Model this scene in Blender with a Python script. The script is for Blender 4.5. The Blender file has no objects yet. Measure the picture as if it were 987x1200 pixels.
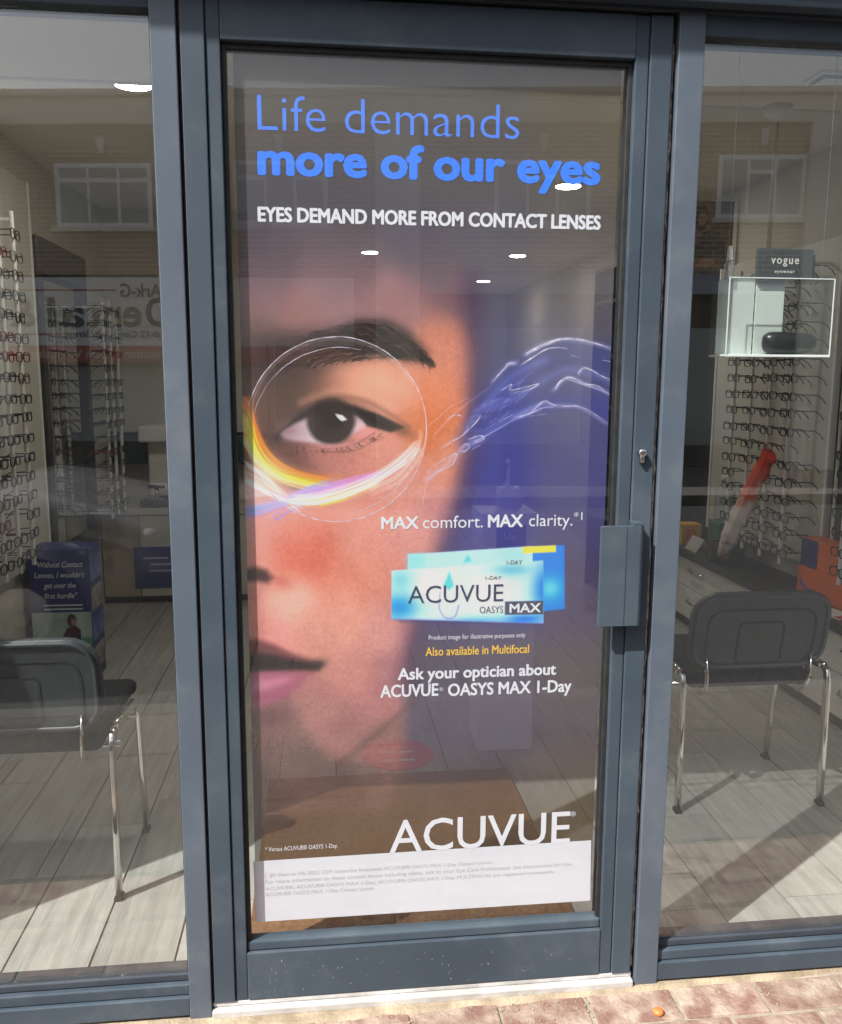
import bpy, bmesh, math, random
import numpy as np
from mathutils import Vector, Matrix
R = math.radians
random.seed(7)
rng = np.random.RandomState(11)
scene = bpy.context.scene
col = scene.collection

# ------------------------------------------------------------------ camera
cam = bpy.data.cameras.new('camera')
cam.sensor_fit = 'HORIZONTAL'; cam.sensor_width = 36.0; cam.lens = 36.0 * 1000 / 987
cam.clip_start = 0.05; cam.clip_end = 2000
camo = bpy.data.objects.new('camera', cam); col.objects.link(camo)
_r = Vector((0.99386, -0.11058, 0.00435)); _u = Vector((0.01271, 0.15311, 0.98813)); _f = Vector((0.10993, 0.98200, -0.15357))
m = Matrix((_r, _u, -_f)).transposed().to_4x4(); m.translation = (0.1778, -1.7665, 1.4079)
camo.matrix_world = m
scene.camera = camo
# ------------------------------------------------------------------ sky, sun, exposure
SUN_EL = R(49); SUN_AZ = R(235.4)
world = bpy.data.worlds.new('World'); scene.world = world; world.use_nodes = True
nt = world.node_tree
sky = nt.nodes.new('ShaderNodeTexSky'); sky.sky_type = 'NISHITA'; sky.sun_disc = False
sky.sun_elevation = SUN_EL; sky.sun_rotation = SUN_AZ; sky.dust_density = 4.0; sky.air_density = 1.0
hsv = nt.nodes.new('ShaderNodeHueSaturation'); hsv.inputs['Saturation'].default_value = 0.6   # hazy, whitish daylight
nt.links.new(sky.outputs[0], hsv.inputs['Color']); nt.links.new(hsv.outputs[0], nt.nodes['Background'].inputs[0])
nt.nodes['Background'].inputs[1].default_value = 0.1
sl = bpy.data.lights.new('sun', 'SUN'); sl.energy = 5.0; sl.angle = R(0.53); sl.color = (1.0, 0.97, 0.925)
so = bpy.data.objects.new('sun', sl); col.objects.link(so)
d = Vector((-math.sin(SUN_AZ) * math.cos(SUN_EL), -math.cos(SUN_AZ) * math.cos(SUN_EL), -math.sin(SUN_EL)))
so.rotation_euler = d.to_track_quat('-Z', 'Y').to_euler(); so.location = (-6, -5, 9)
vs = scene.view_settings
vs.view_transform = 'Standard'; vs.look = 'None'; vs.gamma = 1.0; vs.use_curve_mapping = False
vs.exposure = 1.05
scene.cycles.use_denoising = True
scene.cycles.max_bounces = 10; scene.cycles.diffuse_bounces = 8; scene.cycles.glossy_bounces = 6
scene.cycles.transparent_max_bounces = 24; scene.cycles.sample_clamp_indirect = 6.0
scene.cycles.caustics_reflective = False; scene.cycles.caustics_refractive = False

# ------------------------------------------------------------------ materials
MATS = {}
def s2l(c):
    return tuple((v / 12.92 if v <= 0.04045 else ((v + 0.055) / 1.055) ** 2.4) for v in c)
def node(nt, t, **kw):
    n = nt.nodes.new(t)
    for k, v in kw.items(): setattr(n, k, v)
    return n
def mat(name, c1, c2=None, scale=6.0, rough=0.5, metal=0.0, bump=0.0, bscale=None, stretch=(1, 1, 1), rvar=0.0, emit=None, spec=0.5, objvar=0.0, detail=5.0, contrast=(0.35, 0.65), dust=None):
    """procedural surface: two colours mixed by noise, bump and roughness from noise, per-object variation"""
    if name in MATS: return MATS[name]
    M = bpy.data.materials.new(name); M.use_nodes = True; t = M.node_tree
    b = t.nodes['Principled BSDF']
    b.inputs['Roughness'].default_value = rough; b.inputs['Metallic'].default_value = metal
    b.inputs['Specular IOR Level'].default_value = spec
    b.inputs['Base Color'].default_value = (*c1, 1)
    tc = node(t, 'ShaderNodeTexCoord'); mp = node(t, 'ShaderNodeMapping'); mp.inputs['Scale'].default_value = stretch
    t.links.new(tc.outputs['Object'], mp.inputs['Vector'])
    oi = node(t, 'ShaderNodeObjectInfo')
    if objvar:
        sc_ = node(t, 'ShaderNodeMath', operation='MULTIPLY'); sc_.inputs[1].default_value = 37.0
        t.links.new(oi.outputs['Random'], sc_.inputs[0])
        cx = node(t, 'ShaderNodeCombineXYZ')
        for i in range(3): t.links.new(sc_.outputs[0], cx.inputs[i])
        t.links.new(cx.outputs[0], mp.inputs['Location'])
    nz = node(t, 'ShaderNodeTexNoise'); nz.inputs['Scale'].default_value = scale; nz.inputs['Detail'].default_value = detail
    t.links.new(mp.outputs[0], nz.inputs['Vector'])
    if c2 is not None:
        rp = node(t, 'ShaderNodeValToRGB'); rp.color_ramp.elements[0].position = contrast[0]; rp.color_ramp.elements[1].position = contrast[1]
        rp.color_ramp.elements[0].color = (*c1, 1); rp.color_ramp.elements[1].color = (*c2, 1)
        t.links.new(nz.outputs['Fac'], rp.inputs[0]); out = rp.outputs[0]
        if objvar:
            hs = node(t, 'ShaderNodeHueSaturation'); mr = node(t, 'ShaderNodeMapRange')
            mr.inputs['To Min'].default_value = 1 - objvar; mr.inputs['To Max'].default_value = 1 + objvar
            t.links.new(oi.outputs['Random'], mr.inputs[0]); t.links.new(mr.outputs[0], hs.inputs['Value'])
            t.links.new(out, hs.inputs['Color']); out = hs.outputs[0]
        if dust:
            nd = node(t, 'ShaderNodeTexNoise'); nd.inputs['Scale'].default_value = 7.0; nd.inputs['Detail'].default_value = 9; nd.inputs['Roughness'].default_value = .72
            t.links.new(mp.outputs[0], nd.inputs['Vector'])
            md = node(t, 'ShaderNodeMapRange'); md.inputs['From Min'].default_value = .52; md.inputs['From Max'].default_value = .78; md.inputs['To Max'].default_value = .38
            t.links.new(nd.outputs['Fac'], md.inputs[0])
            mc = node(t, 'ShaderNodeMix', data_type='RGBA'); t.links.new(md.outputs[0], mc.inputs[0]); t.links.new(out, mc.inputs[6]); mc.inputs[7].default_value = (*dust, 1); out = mc.outputs[2]
        t.links.new(out, b.inputs['Base Color'])
    if rvar:
        mr = node(t, 'ShaderNodeMapRange'); mr.inputs['To Min'].default_value = max(rough - rvar, .02); mr.inputs['To Max'].default_value = rough + rvar
        t.links.new(nz.outputs['Fac'], mr.inputs[0]); t.links.new(mr.outputs[0], b.inputs['Roughness'])
    if bump:
        n2 = node(t, 'ShaderNodeTexNoise'); n2.inputs['Scale'].default_value = bscale or scale * 6; n2.inputs['Detail'].default_value = 4
        t.links.new(mp.outputs[0], n2.inputs['Vector'])
        bp = node(t, 'ShaderNodeBump'); bp.inputs['Strength'].default_value = bump; bp.inputs['Distance'].default_value = .004
        t.links.new(n2.outputs['Fac'], bp.inputs['Height']); t.links.new(bp.outputs[0], b.inputs['Normal'])
    if emit:
        b.inputs['Emission Color'].default_value = (*emit[0], 1); b.inputs['Emission Strength'].default_value = emit[1]
    MATS[name] = M; return M
def glass_mat(name, r0, tint=(1, 1, 1), rough=0.0, haze=0.0):
    """thin clear sheet: passes light straight through, reflects by the angle it is seen at"""
    if name in MATS: return MATS[name]
    M = bpy.data.materials.new(name); M.use_nodes = True; t = M.node_tree
    for n in list(t.nodes):
        if n.type != 'OUTPUT_MATERIAL': t.nodes.remove(n)
    o = [n for n in t.nodes if n.type == 'OUTPUT_MATERIAL'][0]
    tr = node(t, 'ShaderNodeBsdfTransparent'); tr.inputs[0].default_value = (*tint, 1)
    gl = node(t, 'ShaderNodeBsdfGlossy'); gl.inputs['Roughness'].default_value = rough
    lw = node(t, 'ShaderNodeLayerWeight'); lw.inputs['Blend'].default_value = 0.5
    pw = node(t, 'ShaderNodeMath', operation='POWER'); pw.inputs[1].default_value = 5.0
    ma = node(t, 'ShaderNodeMath', operation='MULTIPLY_ADD'); ma.inputs[1].default_value = 1 - r0; ma.inputs[2].default_value = r0
    t.links.new(lw.outputs['Facing'], pw.inputs[0]); t.links.new(pw.outputs[0], ma.inputs[0])
    mx = node(t, 'ShaderNodeMixShader'); t.links.new(ma.outputs[0], mx.inputs[0])
    t.links.new(tr.outputs[0], mx.inputs[1]); t.links.new(gl.outputs[0], mx.inputs[2])
    res = mx
    if haze:
        df = node(t, 'ShaderNodeBsdfDiffuse'); df.inputs[0].default_value = (.8, .82, .82, 1)
        nz = node(t, 'ShaderNodeTexNoise'); nz.inputs['Scale'].default_value = 3.0; nz.inputs['Detail'].default_value = 8
        mr = node(t, 'ShaderNodeMapRange'); mr.inputs['From Min'].default_value = .35; mr.inputs['From Max'].default_value = .75
        mr.inputs['To Min'].default_value = haze * .6; mr.inputs['To Max'].default_value = haze * 1.5
        tc = node(t, 'ShaderNodeTexCoord'); t.links.new(tc.outputs['Object'], nz.inputs['Vector'])
        t.links.new(nz.outputs['Fac'], mr.inputs[0])
        m2 = node(t, 'ShaderNodeMixShader'); t.links.new(mr.outputs[0], m2.inputs[0])
        t.links.new(mx.outputs[0], m2.inputs[1]); t.links.new(df.outputs[0], m2.inputs[2]); res = m2
    t.links.new(res.outputs[0], o.inputs[0]); MATS[name] = M; return M

FRAME = mat('powder_coated_frame', (.036, .050, .066), (.049, .066, .084), 3.5, .48, 0, .03, 260, rvar=.08, objvar=.05, spec=.25, dust=(.115, .125, .135))
FRAME_SHEEN = mat('mullion_coat_painted_sheen', (.066, .085, .110), (.082, .102, .129), 3.5, .42, 0, .03, 260, rvar=.08, objvar=.05, spec=.4, dust=(.16, .165, .165))  # mullion coat lightened: sky sheen painted into its colour, dust on top
FRAME_D = mat('dark_powder_coat', (.030, .036, .046), (.042, .050, .062), 5, .5, 0, .1, 200, spec=.25)
BLACK = mat('black_rubber', (.008, .008, .009), (.02, .02, .02), 30, .6)
GLASS = glass_mat('coated_window_glass', .112, (.97, .985, .98), 0, .002)
DOOR_GLASS = glass_mat('clear_door_glass', .05, (.98, .985, .985), 0, .002)
ALU = mat('worn_aluminium', (.60, .595, .58), (.42, .41, .39), 14, .45, .35, .25, 90, rvar=.15)
CHROME = mat('chrome', (.72, .71, .69), None, 5, .12, 1.0)
WHITE = mat('white_paint', (.72, .71, .68), (.66, .65, .61), 3, .5, 0, .05)
CREAM = mat('cream_laminate', (.47, .45, .40), (.43, .41, .36), 2.0, .45)
BEIGE = mat('beige_laminate', (.33, .275, .205), (.29, .24, .175), 2.5, .45)
CEIL = mat('ceiling_paint', (.82, .785, .71), (.79, .755, .68), 1.5, .8, 0, .1, 60)
DARKWOOD = mat('black_laminate', (.012, .012, .014), (.02, .02, .022), 6, .35)
NAVY = mat('navy_card', (.012, .018, .13), (.016, .022, .16), 4, .45)
PLASTIC_G = mat('grey_moulded_plastic', (.038, .043, .050), (.052, .058, .066), 20, .45, 0, .2, 320)
FABRIC = mat('charcoal_fabric', (.022, .024, .028), (.04, .042, .047), 60, .9, 0, .4, 500)

# ------------------------------------------------------------------ builders
def link(name, data, parent=None, loc=(0, 0, 0), rotz=0.0):
    o = bpy.data.objects.new(name, data); col.objects.link(o)
    o.location = loc; o.rotation_euler = (0, 0, rotz)
    if parent is not None: o.parent = parent
    return o
def tag(o, label=None, cat=None, group=None, kind=None):
    if label: o['label'] = label
    if cat: o['category'] = cat
    if group: o['group'] = group
    if kind: o['kind'] = kind
    return o
def thing(name, label, cat, loc=(0, 0, 0), rotz=0.0, group=None):
    return tag(link(name, None, None, loc, rotz), label, cat, group)
def finish(bm, material, smooth=False):
    me = bpy.data.meshes.new('m'); bm.normal_update(); bm.to_mesh(me); bm.free()
    for mm in (material if isinstance(material, (list, tuple)) else [material]): me.materials.append(mm)
    if smooth:
        for p in me.polygons: p.use_smooth = True
    return me
def bbox(bm, x0, x1, y0, y1, z0, z1, bev=0.0):
    g = bmesh.ops.create_cube(bm, size=1.0)
    vs_ = g['verts']
    for v in vs_:
        v.co = Vector((x0 + (v.co.x + .5) * (x1 - x0), y0 + (v.co.y + .5) * (y1 - y0), z0 + (v.co.z + .5) * (z1 - z0)))
    if bev:
        es = list({e for v in vs_ for e in v.link_edges})
        bmesh.ops.bevel(bm, geom=es, offset=bev, segments=2, affect='EDGES', profile=.5)
def box(name, x0, x1, y0, y1, z0, z1, material, parent=None, bev=.0015, rotz=0.0):
    """axis-aligned block given in its parent's frame; origin at its base centre"""
    bm = bmesh.new(); cx, cy = (x0 + x1) / 2, (y0 + y1) / 2
    b = min(bev, .3 * min(x1 - x0, y1 - y0, z1 - z0))
    bbox(bm, x0 - cx, x1 - cx, y0 - cy, y1 - cy, 0, z1 - z0, b)
    return link(name, finish(bm, material), parent, (cx, cy, z0), rotz)
def sweep(bm, pts, prof, closed=False, up=Vector((0, 0, 1)), scales=None):
    """profile polygon carried along a path"""
    n = len(pts); pts = [Vector(p) for p in pts]; rings = []
    for i, p in enumerate(pts):
        a = pts[(i - 1) % n] if (closed or i > 0) else p
        b = pts[(i + 1) % n] if (closed or i < n - 1) else p
        t = (b - a).normalized(); s = t.cross(up)
        if s.length < 1e-4: s = t.cross(Vector((0, 1, 0)))
        s.normalize(); w = s.cross(t).normalized(); k = scales[i] if scales else 1
        rings.append([bm.verts.new(p + s * x * k + w * y * k) for x, y in prof])
    k = len(prof)
    for i in range(n if closed else n - 1):
        A, B = rings[i], rings[(i + 1) % n]
        for j in range(k): bm.faces.new((A[j], A[(j + 1) % k], B[(j + 1) % k], B[j]))
    if not closed:
        bm.faces.new(rings[0][::-1]); bm.faces.new(rings[-1])
def circ(r, n=8, a0=0.0): return [(r * math.cos(a0 + 2 * math.pi * i / n), r * math.sin(a0 + 2 * math.pi * i / n)) for i in range(n)]
def rect(a, b): return [(-a, -b), (a, -b), (a, b), (-a, b)]
def lathe(bm, prof, n=20, c=(0, 0, 0)):
    rings = [[bm.verts.new((c[0] + r * math.cos(2 * math.pi * i / n), c[1] + r * math.sin(2 * math.pi * i / n), c[2] + z)) for i in range(n)] for r, z in prof]
    for A, B in zip(rings, rings[1:]):
        for i in range(n): bm.faces.new((A[i], A[(i + 1) % n], B[(i + 1) % n], B[i]))
    bm.faces.new(rings[0][::-1]); bm.faces.new(rings[-1])
def rrect(w, h, r, n=4):
    """rounded rectangle outline, centred"""
    out = []
    for cx, cy, a in ((w / 2 - r, h / 2 - r, 0), (-w / 2 + r, h / 2 - r, 90), (-w / 2 + r, -h / 2 + r, 180), (w / 2 - r, -h / 2 + r, 270)):
        for i in range(n + 1):
            t = R(a + 90 * i / n); out.append((cx + r * math.cos(t), cy + r * math.sin(t)))
    return out
def mesh_from(name, bm, material, parent=None, loc=(0, 0, 0), smooth=False, rotz=0.0):
    bmesh.ops.recalc_face_normals(bm, faces=bm.faces)
    return link(name, finish(bm, material, smooth), parent, loc, rotz)
_font = {}
def glyph_mesh(body, shear=0.0, spacing=1.0, offset=0.0):
    c = bpy.data.curves.new('t', 'FONT'); c.body = body; c.size = 1; c.resolution_u = 3; c.shear = shear; c.offset = offset; c.space_character = spacing
    o = bpy.data.objects.new('t', c); col.objects.link(o)
    dg = bpy.context.evaluated_depsgraph_get()
    me = bpy.data.meshes.new_from_object(o.evaluated_get(dg))
    n = len(me.vertices); co = np.empty(n * 3); me.vertices.foreach_get('co', co); co = co.reshape(-1, 3)
    fs = [tuple(p.vertices) for p in me.polygons]
    bpy.data.objects.remove(o); bpy.data.curves.remove(c); bpy.data.meshes.remove(me)
    return co, fs
CAP = None
def lettering(name, body, x0, x1, z, cap, y, material, parent, weight=0.0, face=-1, shear=0.0, spacing=1.0, step=.00012):
    """flat printed words from x0 to x1 on a plane y, facing -y (face=-1) or +y; weight thickens the strokes"""
    global CAP
    if CAP is None:
        h = glyph_mesh('H')[0]; CAP = h[:, 1].max()
    co, fs = glyph_mesh(body, shear, spacing, min(weight, 0.0)); weight = max(weight, 0.0)
    s = cap / CAP
    if x1 is None: sx = s
    else: sx = (abs(x1 - x0) - 2 * weight * s) / (co[:, 0].max() - co[:, 0].min())
    ox = co[:, 0].min()
    shifts = [(0, 0)]
    if weight > 0:
        w = weight * s
        shifts += [(w * math.cos(a * math.pi / 4), w * .8 * math.sin(a * math.pi / 4)) for a in range(8)]
    groups = [fs]
    if cap > .03 and ' ' in body:          # large print: every word is a piece of its own
        iv = sorted((co[list(f), 0].min(), co[list(f), 0].max()) for f in fs); gaps = []; hi = iv[0][1]
        for a, b in iv:
            if a > hi: gaps.append((a - hi, (a + hi) / 2))
            hi = max(hi, b)
        cuts = sorted(c for _, c in sorted(gaps)[-body.count(' '):])
        groups = [[] for _ in range(len(cuts) + 1)]
        for f in fs: groups[sum(co[f[0], 0] > c for c in cuts)].append(f)
    res = None
    for fs_ in groups:
        V = []; Fc = []
        used = sorted({i for f in fs_ for i in f}); idx = {v: i for i, v in enumerate(used)}
        for k, (dx_, dz_) in enumerate(shifts):
            b = len(V)
            for i in used: V.append((face * -1 * ((co[i, 0] - ox) * sx + dx_ + weight * s), face * k * step, co[i, 1] * s + dz_))
            for f in fs_: Fc.append(tuple(b + idx[i] for i in f))
        me = bpy.data.meshes.new('m'); me.from_pydata(V, [], Fc); me.materials.append(material); me.update()
        res = link(name, me, parent, (x0, y, z))
    return res

# ------------------------------------------------------------------ ground, road, pavement
ASPHALT = mat('asphalt', (.022, .022, .024), (.034, .033, .033), 9, .9, 0, .5, 120)
SLAB = mat('concrete_paving', (.13, .12, .11), (.10, .095, .085), 5, .9, 0, .4, 90)
CONC = mat('sandy_concrete', (.34, .275, .19), (.20, .155, .105), 16, .95, 0, .8, 120, detail=8)
BRICKP = mat('red_paver', (.155, .085, .066), (.30, .235, .185), 17, .92, 0, 1.0, 90, objvar=.12, contrast=(.40, .66), detail=8)
MORTAR = mat('sandy_joint', (.28, .235, .18), (.19, .155, .12), 25, .95, 0, .6, 200)
def sheet(name, x0, x1, y0, y1, z, material, kind='structure'):
    bm = bmesh.new(); bmesh.ops.create_grid(bm, x_segments=1, y_segments=1, size=.5)
    for v in bm.verts: v.co = Vector((v.co.x * (x1 - x0), v.co.y * (y1 - y0), 0))
    return tag(link(name, finish(bm, material), None, ((x0 + x1) / 2, (y0 + y1) / 2, z)), kind=kind)
sheet('ground', -400, 400, -400, 400, -.16, ASPHALT)
sheet('road', -60, 60, -8.3, -1.9, -.13, ASPHALT)
tag(box('pavement', -40, 40, -1.78, -.002, -.15, -.003, MORTAR, bev=0), kind='structure')
tag(box('kerb', -40, 40, -1.9, -1.782, -.15, 0, SLAB, bev=.008), kind='structure')
tag(box('pavement', -40, 40, -16, -8.42, -.15, -.01, SLAB, bev=0), kind='structure')
tag(box('kerb', -40, 40, -8.418, -8.3, -.15, 0, SLAB, bev=.008), kind='structure')
pave = bpy.data.objects['pavement']
def paver_mesh(w, dpt):
    bm = bmesh.new(); bbox(bm, -w / 2, w / 2, -dpt / 2, dpt / 2, 0, .05, .004)
    return finish(bm, BRICKP)
PM = paver_mesh(.196, .097); n_p = 0
for r in range(5):
    yy = -.0855 - .104 * r
    for k in range(30):
        xx = -2.2 + .204 * k + (.102 if r % 2 else 0) + rng.uniform(-.002, .002)
        o = link('brick', PM, pave, (xx - pave.location.x, yy - pave.location.y + rng.uniform(-.0015, .0015), -.05 + .151 + rng.uniform(-.003, .002)), R(rng.uniform(-.5, .5))); n_p += 1
SLABP = mat('paving_slab', (.105, .095, .083), (.078, .07, .062), 4, .9, 0, .4, 70, objvar=.12)
bm = bmesh.new(); bbox(bm, -.3022, .3022, -.2017, .2017, 0, .05, .003); SM = finish(bm, SLABP)
for r in range(3):
    for k in range(16):
        link('slab', SM, pave, (-4.6 + .606 * k + (.3 if r % 2 else 0) - pave.location.x, -.76 - .405 * r - pave.location.y, .101 + rng.uniform(-.002, .002)))
# cast strip between the frames and the brick, with an uneven front edge
bm = bmesh.new(); N = 60; top = []; bot = []
for i in range(N + 1):
    x = -1.4 + 3.9 * i / N
    y1 = -.082 + .052 * (x + .2) / 1.5 if x < 1.4 else -.03
    y1 = max(min(y1, -.026), -.088) + rng.uniform(-.006, .006)
    top.append(x); bot.append(y1)
vs0 = [bm.verts.new((x, .03, .004)) for x in top]; vs1 = [bm.verts.new((x, b * .75, .006 + rng.uniform(-.001, .001))) for x, b in zip(top, bot)]
vs2 = [bm.verts.new((x, b, -.006)) for x, b in zip(top, bot)]
for i in range(N):
    bm.faces.new((vs0[i], vs1[i], vs1[i + 1], vs0[i + 1])); bm.faces.new((vs1[i], vs2[i], vs2[i + 1], vs1[i + 1]))
tag(mesh_from('concrete_strip', bm, CONC), kind='structure')
# crumbs of grit and mortar on the strip
bm = bmesh.new()
for i in range(520):
    x = rng.uniform(-.6, 1.6); y = -abs(rng.normal(0, .035)) - .045; s = rng.uniform(.0008, .0026)
    g = bmesh.ops.create_icosphere(bm, subdivisions=1, radius=s)
    for v in g['verts']: v.co = v.co + Vector((x, y, .0055 if y > -.03 else .001))
tag(mesh_from('grit', bm, MORTAR), 'pale grit scattered along the foot of the shopfront', 'grit', kind='stuff')
ORANGE_CAP = mat('orange_plastic', (.62, .17, .04), (.5, .12, .03), 20, .5)
bm = bmesh.new(); lathe(bm, [(.010, 0), (.012, .002), (.012, .007), (.009, .010), (.003, .0105)], 16)
tag(mesh_from('bottle_cap', bm, ORANGE_CAP, None, (.905, -.113, -.0), True), 'small orange cap lying in a joint of the brick pavers', 'cap')

# ------------------------------------------------------------------ the shop shell
FL = .02
sheet('floor', -1.6, 2.6, .06, 9.2, FL - .006, mat('floor_joint', (.07, .063, .052), (.1, .09, .075), 8, .8))
WOOD = mat('washed_oak_plank', (.265, .258, .235), (.375, .368, .34), 5.5, .62, 0, .3, 26, stretch=(9, .7, 1), objvar=.08, detail=10, contrast=(.3, .72))
flo = bpy.data.objects['floor']
def plank_mesh(w, l):
    bm = bmesh.new(); bbox(bm, -w / 2, w / 2, -l / 2, l / 2, 0, .006, .0011); return finish(bm, WOOD)
PK = plank_mesh(.1955, .897)
far_bm = bmesh.new()
for i in range(21):
    off = [.0, .31, .62, .17, .48, .75][i % 6]
    for k in range(-1, 10):
        y0 = .075 + off + .9 * k; xx = -1.5 + .2 * i; a, b = max(y0, .065), min(y0 + .897, 9.15)
        if b - a < .06 or xx > 2.55: continue
        if b <= 3.9 and a == y0 and b - a > .8: link('plank', PK, flo, (xx - flo.location.x, (a + b) / 2 - flo.location.y, .0))
        elif b <= 3.9: link('plank', plank_mesh(.1955, b - a), flo, (xx - flo.location.x, (a + b) / 2 - flo.location.y, .0))
        else: bbox(far_bm, xx - .0978, xx + .0978, a, b, FL - .006, FL)
fp = mesh_from('far_planks', far_bm, WOOD, flo, (-flo.location.x, -flo.location.y, -flo.location.z)); fp['kind'] = 'stuff'
st_ = lambda o: tag(o, kind='structure')
WALL = mat('interior_wall_paint', (.48, .455, .40), (.44, .415, .365), 2, .8, 0, .05, 40)
st_(box('interior_wall', -1.6, -1.2, .05, 9.2, -.1, 2.9, WALL, bev=0))
st_(box('interior_wall', 2.45, 2.8, .05, 9.2, -.1, 2.9, WALL, bev=0))
st_(box('interior_wall', -1.2, 2.45, 9.0, 9.2, -.1, 2.9, WALL, bev=0))
st_(box('interior_wall', -1.2, -.15, 3.95, 4.05, -.1, 2.9, WALL, bev=0))
st_(box('ceiling', -1.2, 2.45, 1.09, 9.0, 2.45, 2.6, CEIL, bev=0))
st_(box('soffit', -1.2, 2.45, .05, 1.085, 2.3, 2.6, CEIL, bev=.004))
bm = bmesh.new(); bbox(bm, -1.2, 2.45, 1.086, 1.098, 2.294, 2.36)
st_(mesh_from('soffit_trim', bm, WHITE))
# the outside of the building: piers, wall above the shopfront, fascia
RENDER = mat('painted_render', (.50, .48, .44), (.42, .40, .37), 2, .9, 0, .3, 30)
st_(box('shop_pier', -3.2, -1.28, -.02, .4, -.05, 2.7, RENDER, bev=.01))
st_(box('shop_pier', 2.2, 4.2, -.02, .4, -.05, 2.7, RENDER, bev=.01))
st_(box('shop_wall', -9, 10, .02, .4, 2.7, 6.2, RENDER, bev=0))
st_(box('shop_wall', -9, -3.2, .0, .4, -.05, 2.7, RENDER, bev=0)); st_(box('shop_wall', 4.2, 10, .0, .4, -.05, 2.7, RENDER, bev=0))
st_(box('shop_roof', -9, 10, .41, 9.3, 3.0, 3.2, RENDER, bev=0))
st_(box('shop_side_wall', -1.9, -1.61, .41, 9.3, -.1, 3.0, RENDER, bev=0)); st_(box('shop_side_wall', 2.81, 3.0, .41, 9.3, -.1, 3.0, RENDER, bev=0))
st_(box('shop_rear_wall', -1.9, 3.0, 9.21, 9.4, -.1, 3.0, RENDER, bev=0))
fas = thing('fascia', 'dark grey fascia box with a projecting lip above the door', 'fascia', (.46, 0, 2.13))
box('fascia_board', -1.74, 1.74, -.05, .02, .012, .55, FRAME_D, fas, .002)
box('lip', -1.76, 1.76, -.062, -.03, 0, .011, FRAME, fas, .002)
box('lip', -1.75, 1.75, -.028, .018, -.006, .011, FRAME_D, fas, .001)
aw = thing('unseen_shade_box', 'added unseen grey shade cassette projecting above the shopfront', 'shade blocker', (.46, 0, 2.74))  # unseen box added to throw shade on the top of the shopfront
box('blocker', -1.9, 1.9, -.37, -.001, 0, .30, FRAME_D, aw, .02); box('blocker_face', -1.9, 1.9, -.378, -.371, .02, .28, FRAME, aw, .003)
bm = bmesh.new(); lathe(bm, [(.003, -.012), (.006, -.006), (.004, 0)], 8); mesh_from('paint_drip', bm, WHITE, fas, (.345 - .46, -.05, -.002), True)

# ------------------------------------------------------------------ side windows of the shopfront
def side_window(label, x0, x1, mull):
    t = thing('shop_window', label, 'window', ((x0 + x1) / 2, 0, 0)); cx = (x0 + x1) / 2
    box('mullion', mull[0] - cx, mull[1] - cx, -.026, .055, .0, 2.125, FRAME_SHEEN, t, .002)
    a, b = (x0, mull[0]) if mull[0] > cx else (mull[1], x1)
    box('sill', a - cx, b - cx, -.024, .055, .012, .056, FRAME, t, .002)
    box('sill_step', a - cx, b - cx, -.016, .055, .057, .082, FRAME, t, .003)
    box('glazing_bead', a - cx, b - cx, -.004, .045, .083, .1, FRAME_D, t, .003)
    box('head_rail', a - cx, b - cx, -.018, .055, 2.085, 2.125, FRAME, t, .002)
    e = (a - cx, a - cx + .05) if mull[0] > cx else (b - cx - .05, b - cx)
    box('jamb', e[0], e[1], -.022, .055, .101, 2.084, FRAME, t, .002)
    g = (a - cx + (.05 if mull[0] > cx else .001), b - cx - (.001 if mull[0] > cx else .05))
    box('glass_pane', g[0], g[1], .002, .008, .1005, 2.0845, GLASS, t, 0)
    box('gasket', (b - cx - .005) if mull[0] > cx else a - cx, (b - cx) if mull[0] > cx else a - cx + .005, -.002, .0015, .1005, 2.0845, BLACK, t, 0)
    return t
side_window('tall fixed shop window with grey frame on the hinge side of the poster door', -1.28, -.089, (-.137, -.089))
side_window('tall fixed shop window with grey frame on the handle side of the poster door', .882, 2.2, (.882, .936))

# ------------------------------------------------------------------ the door
door = thing('shop_door', 'anthracite grey aluminium shop door almost filled by the contact lens poster', 'door', (.394, 0, 0)); DX = .394
def dbox(n, x0, x1, y0, y1, z0, z1, mt=FRAME, bev=.002, par=None): return box(n, x0 - DX, x1 - DX, y0, y1, z0, z1, mt, par or door, bev)
dbox('stile', -.083, -.038, -.022, .05, .036, 2.118); dbox('stile_face', -.0365, -.010, -.018, .05, .036, 2.118)
dbox('stile', .826, .871, -.022, .05, .036, 2.118); dbox('stile_face', .797, .8245, -.018, .05, .036, 2.118)
dbox('bottom_rail', -.0095, .7965, -.020, .05, .036, .150)
dbox('top_rail', -.0095, .7965, -.020, .05, 2.036, 2.118)
dbox('glazing_bead', -.0095, .7965, -.013, .02, .1505, .1735, FRAME, .004)
dbox('gasket', -.0095, -.0005, -.006, .002, .174, 2.035, BLACK, .001); dbox('gasket', .7875, .7965, -.006, .002, .174, 2.035, BLACK, .001)
dbox('gasket', .0, .787, -.006, .002, 2.026, 2.0355, BLACK, .001)
dbox('glass_pane', -.006, .793, .002, .008, .170, 2.032, DOOR_GLASS, 0)
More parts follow.
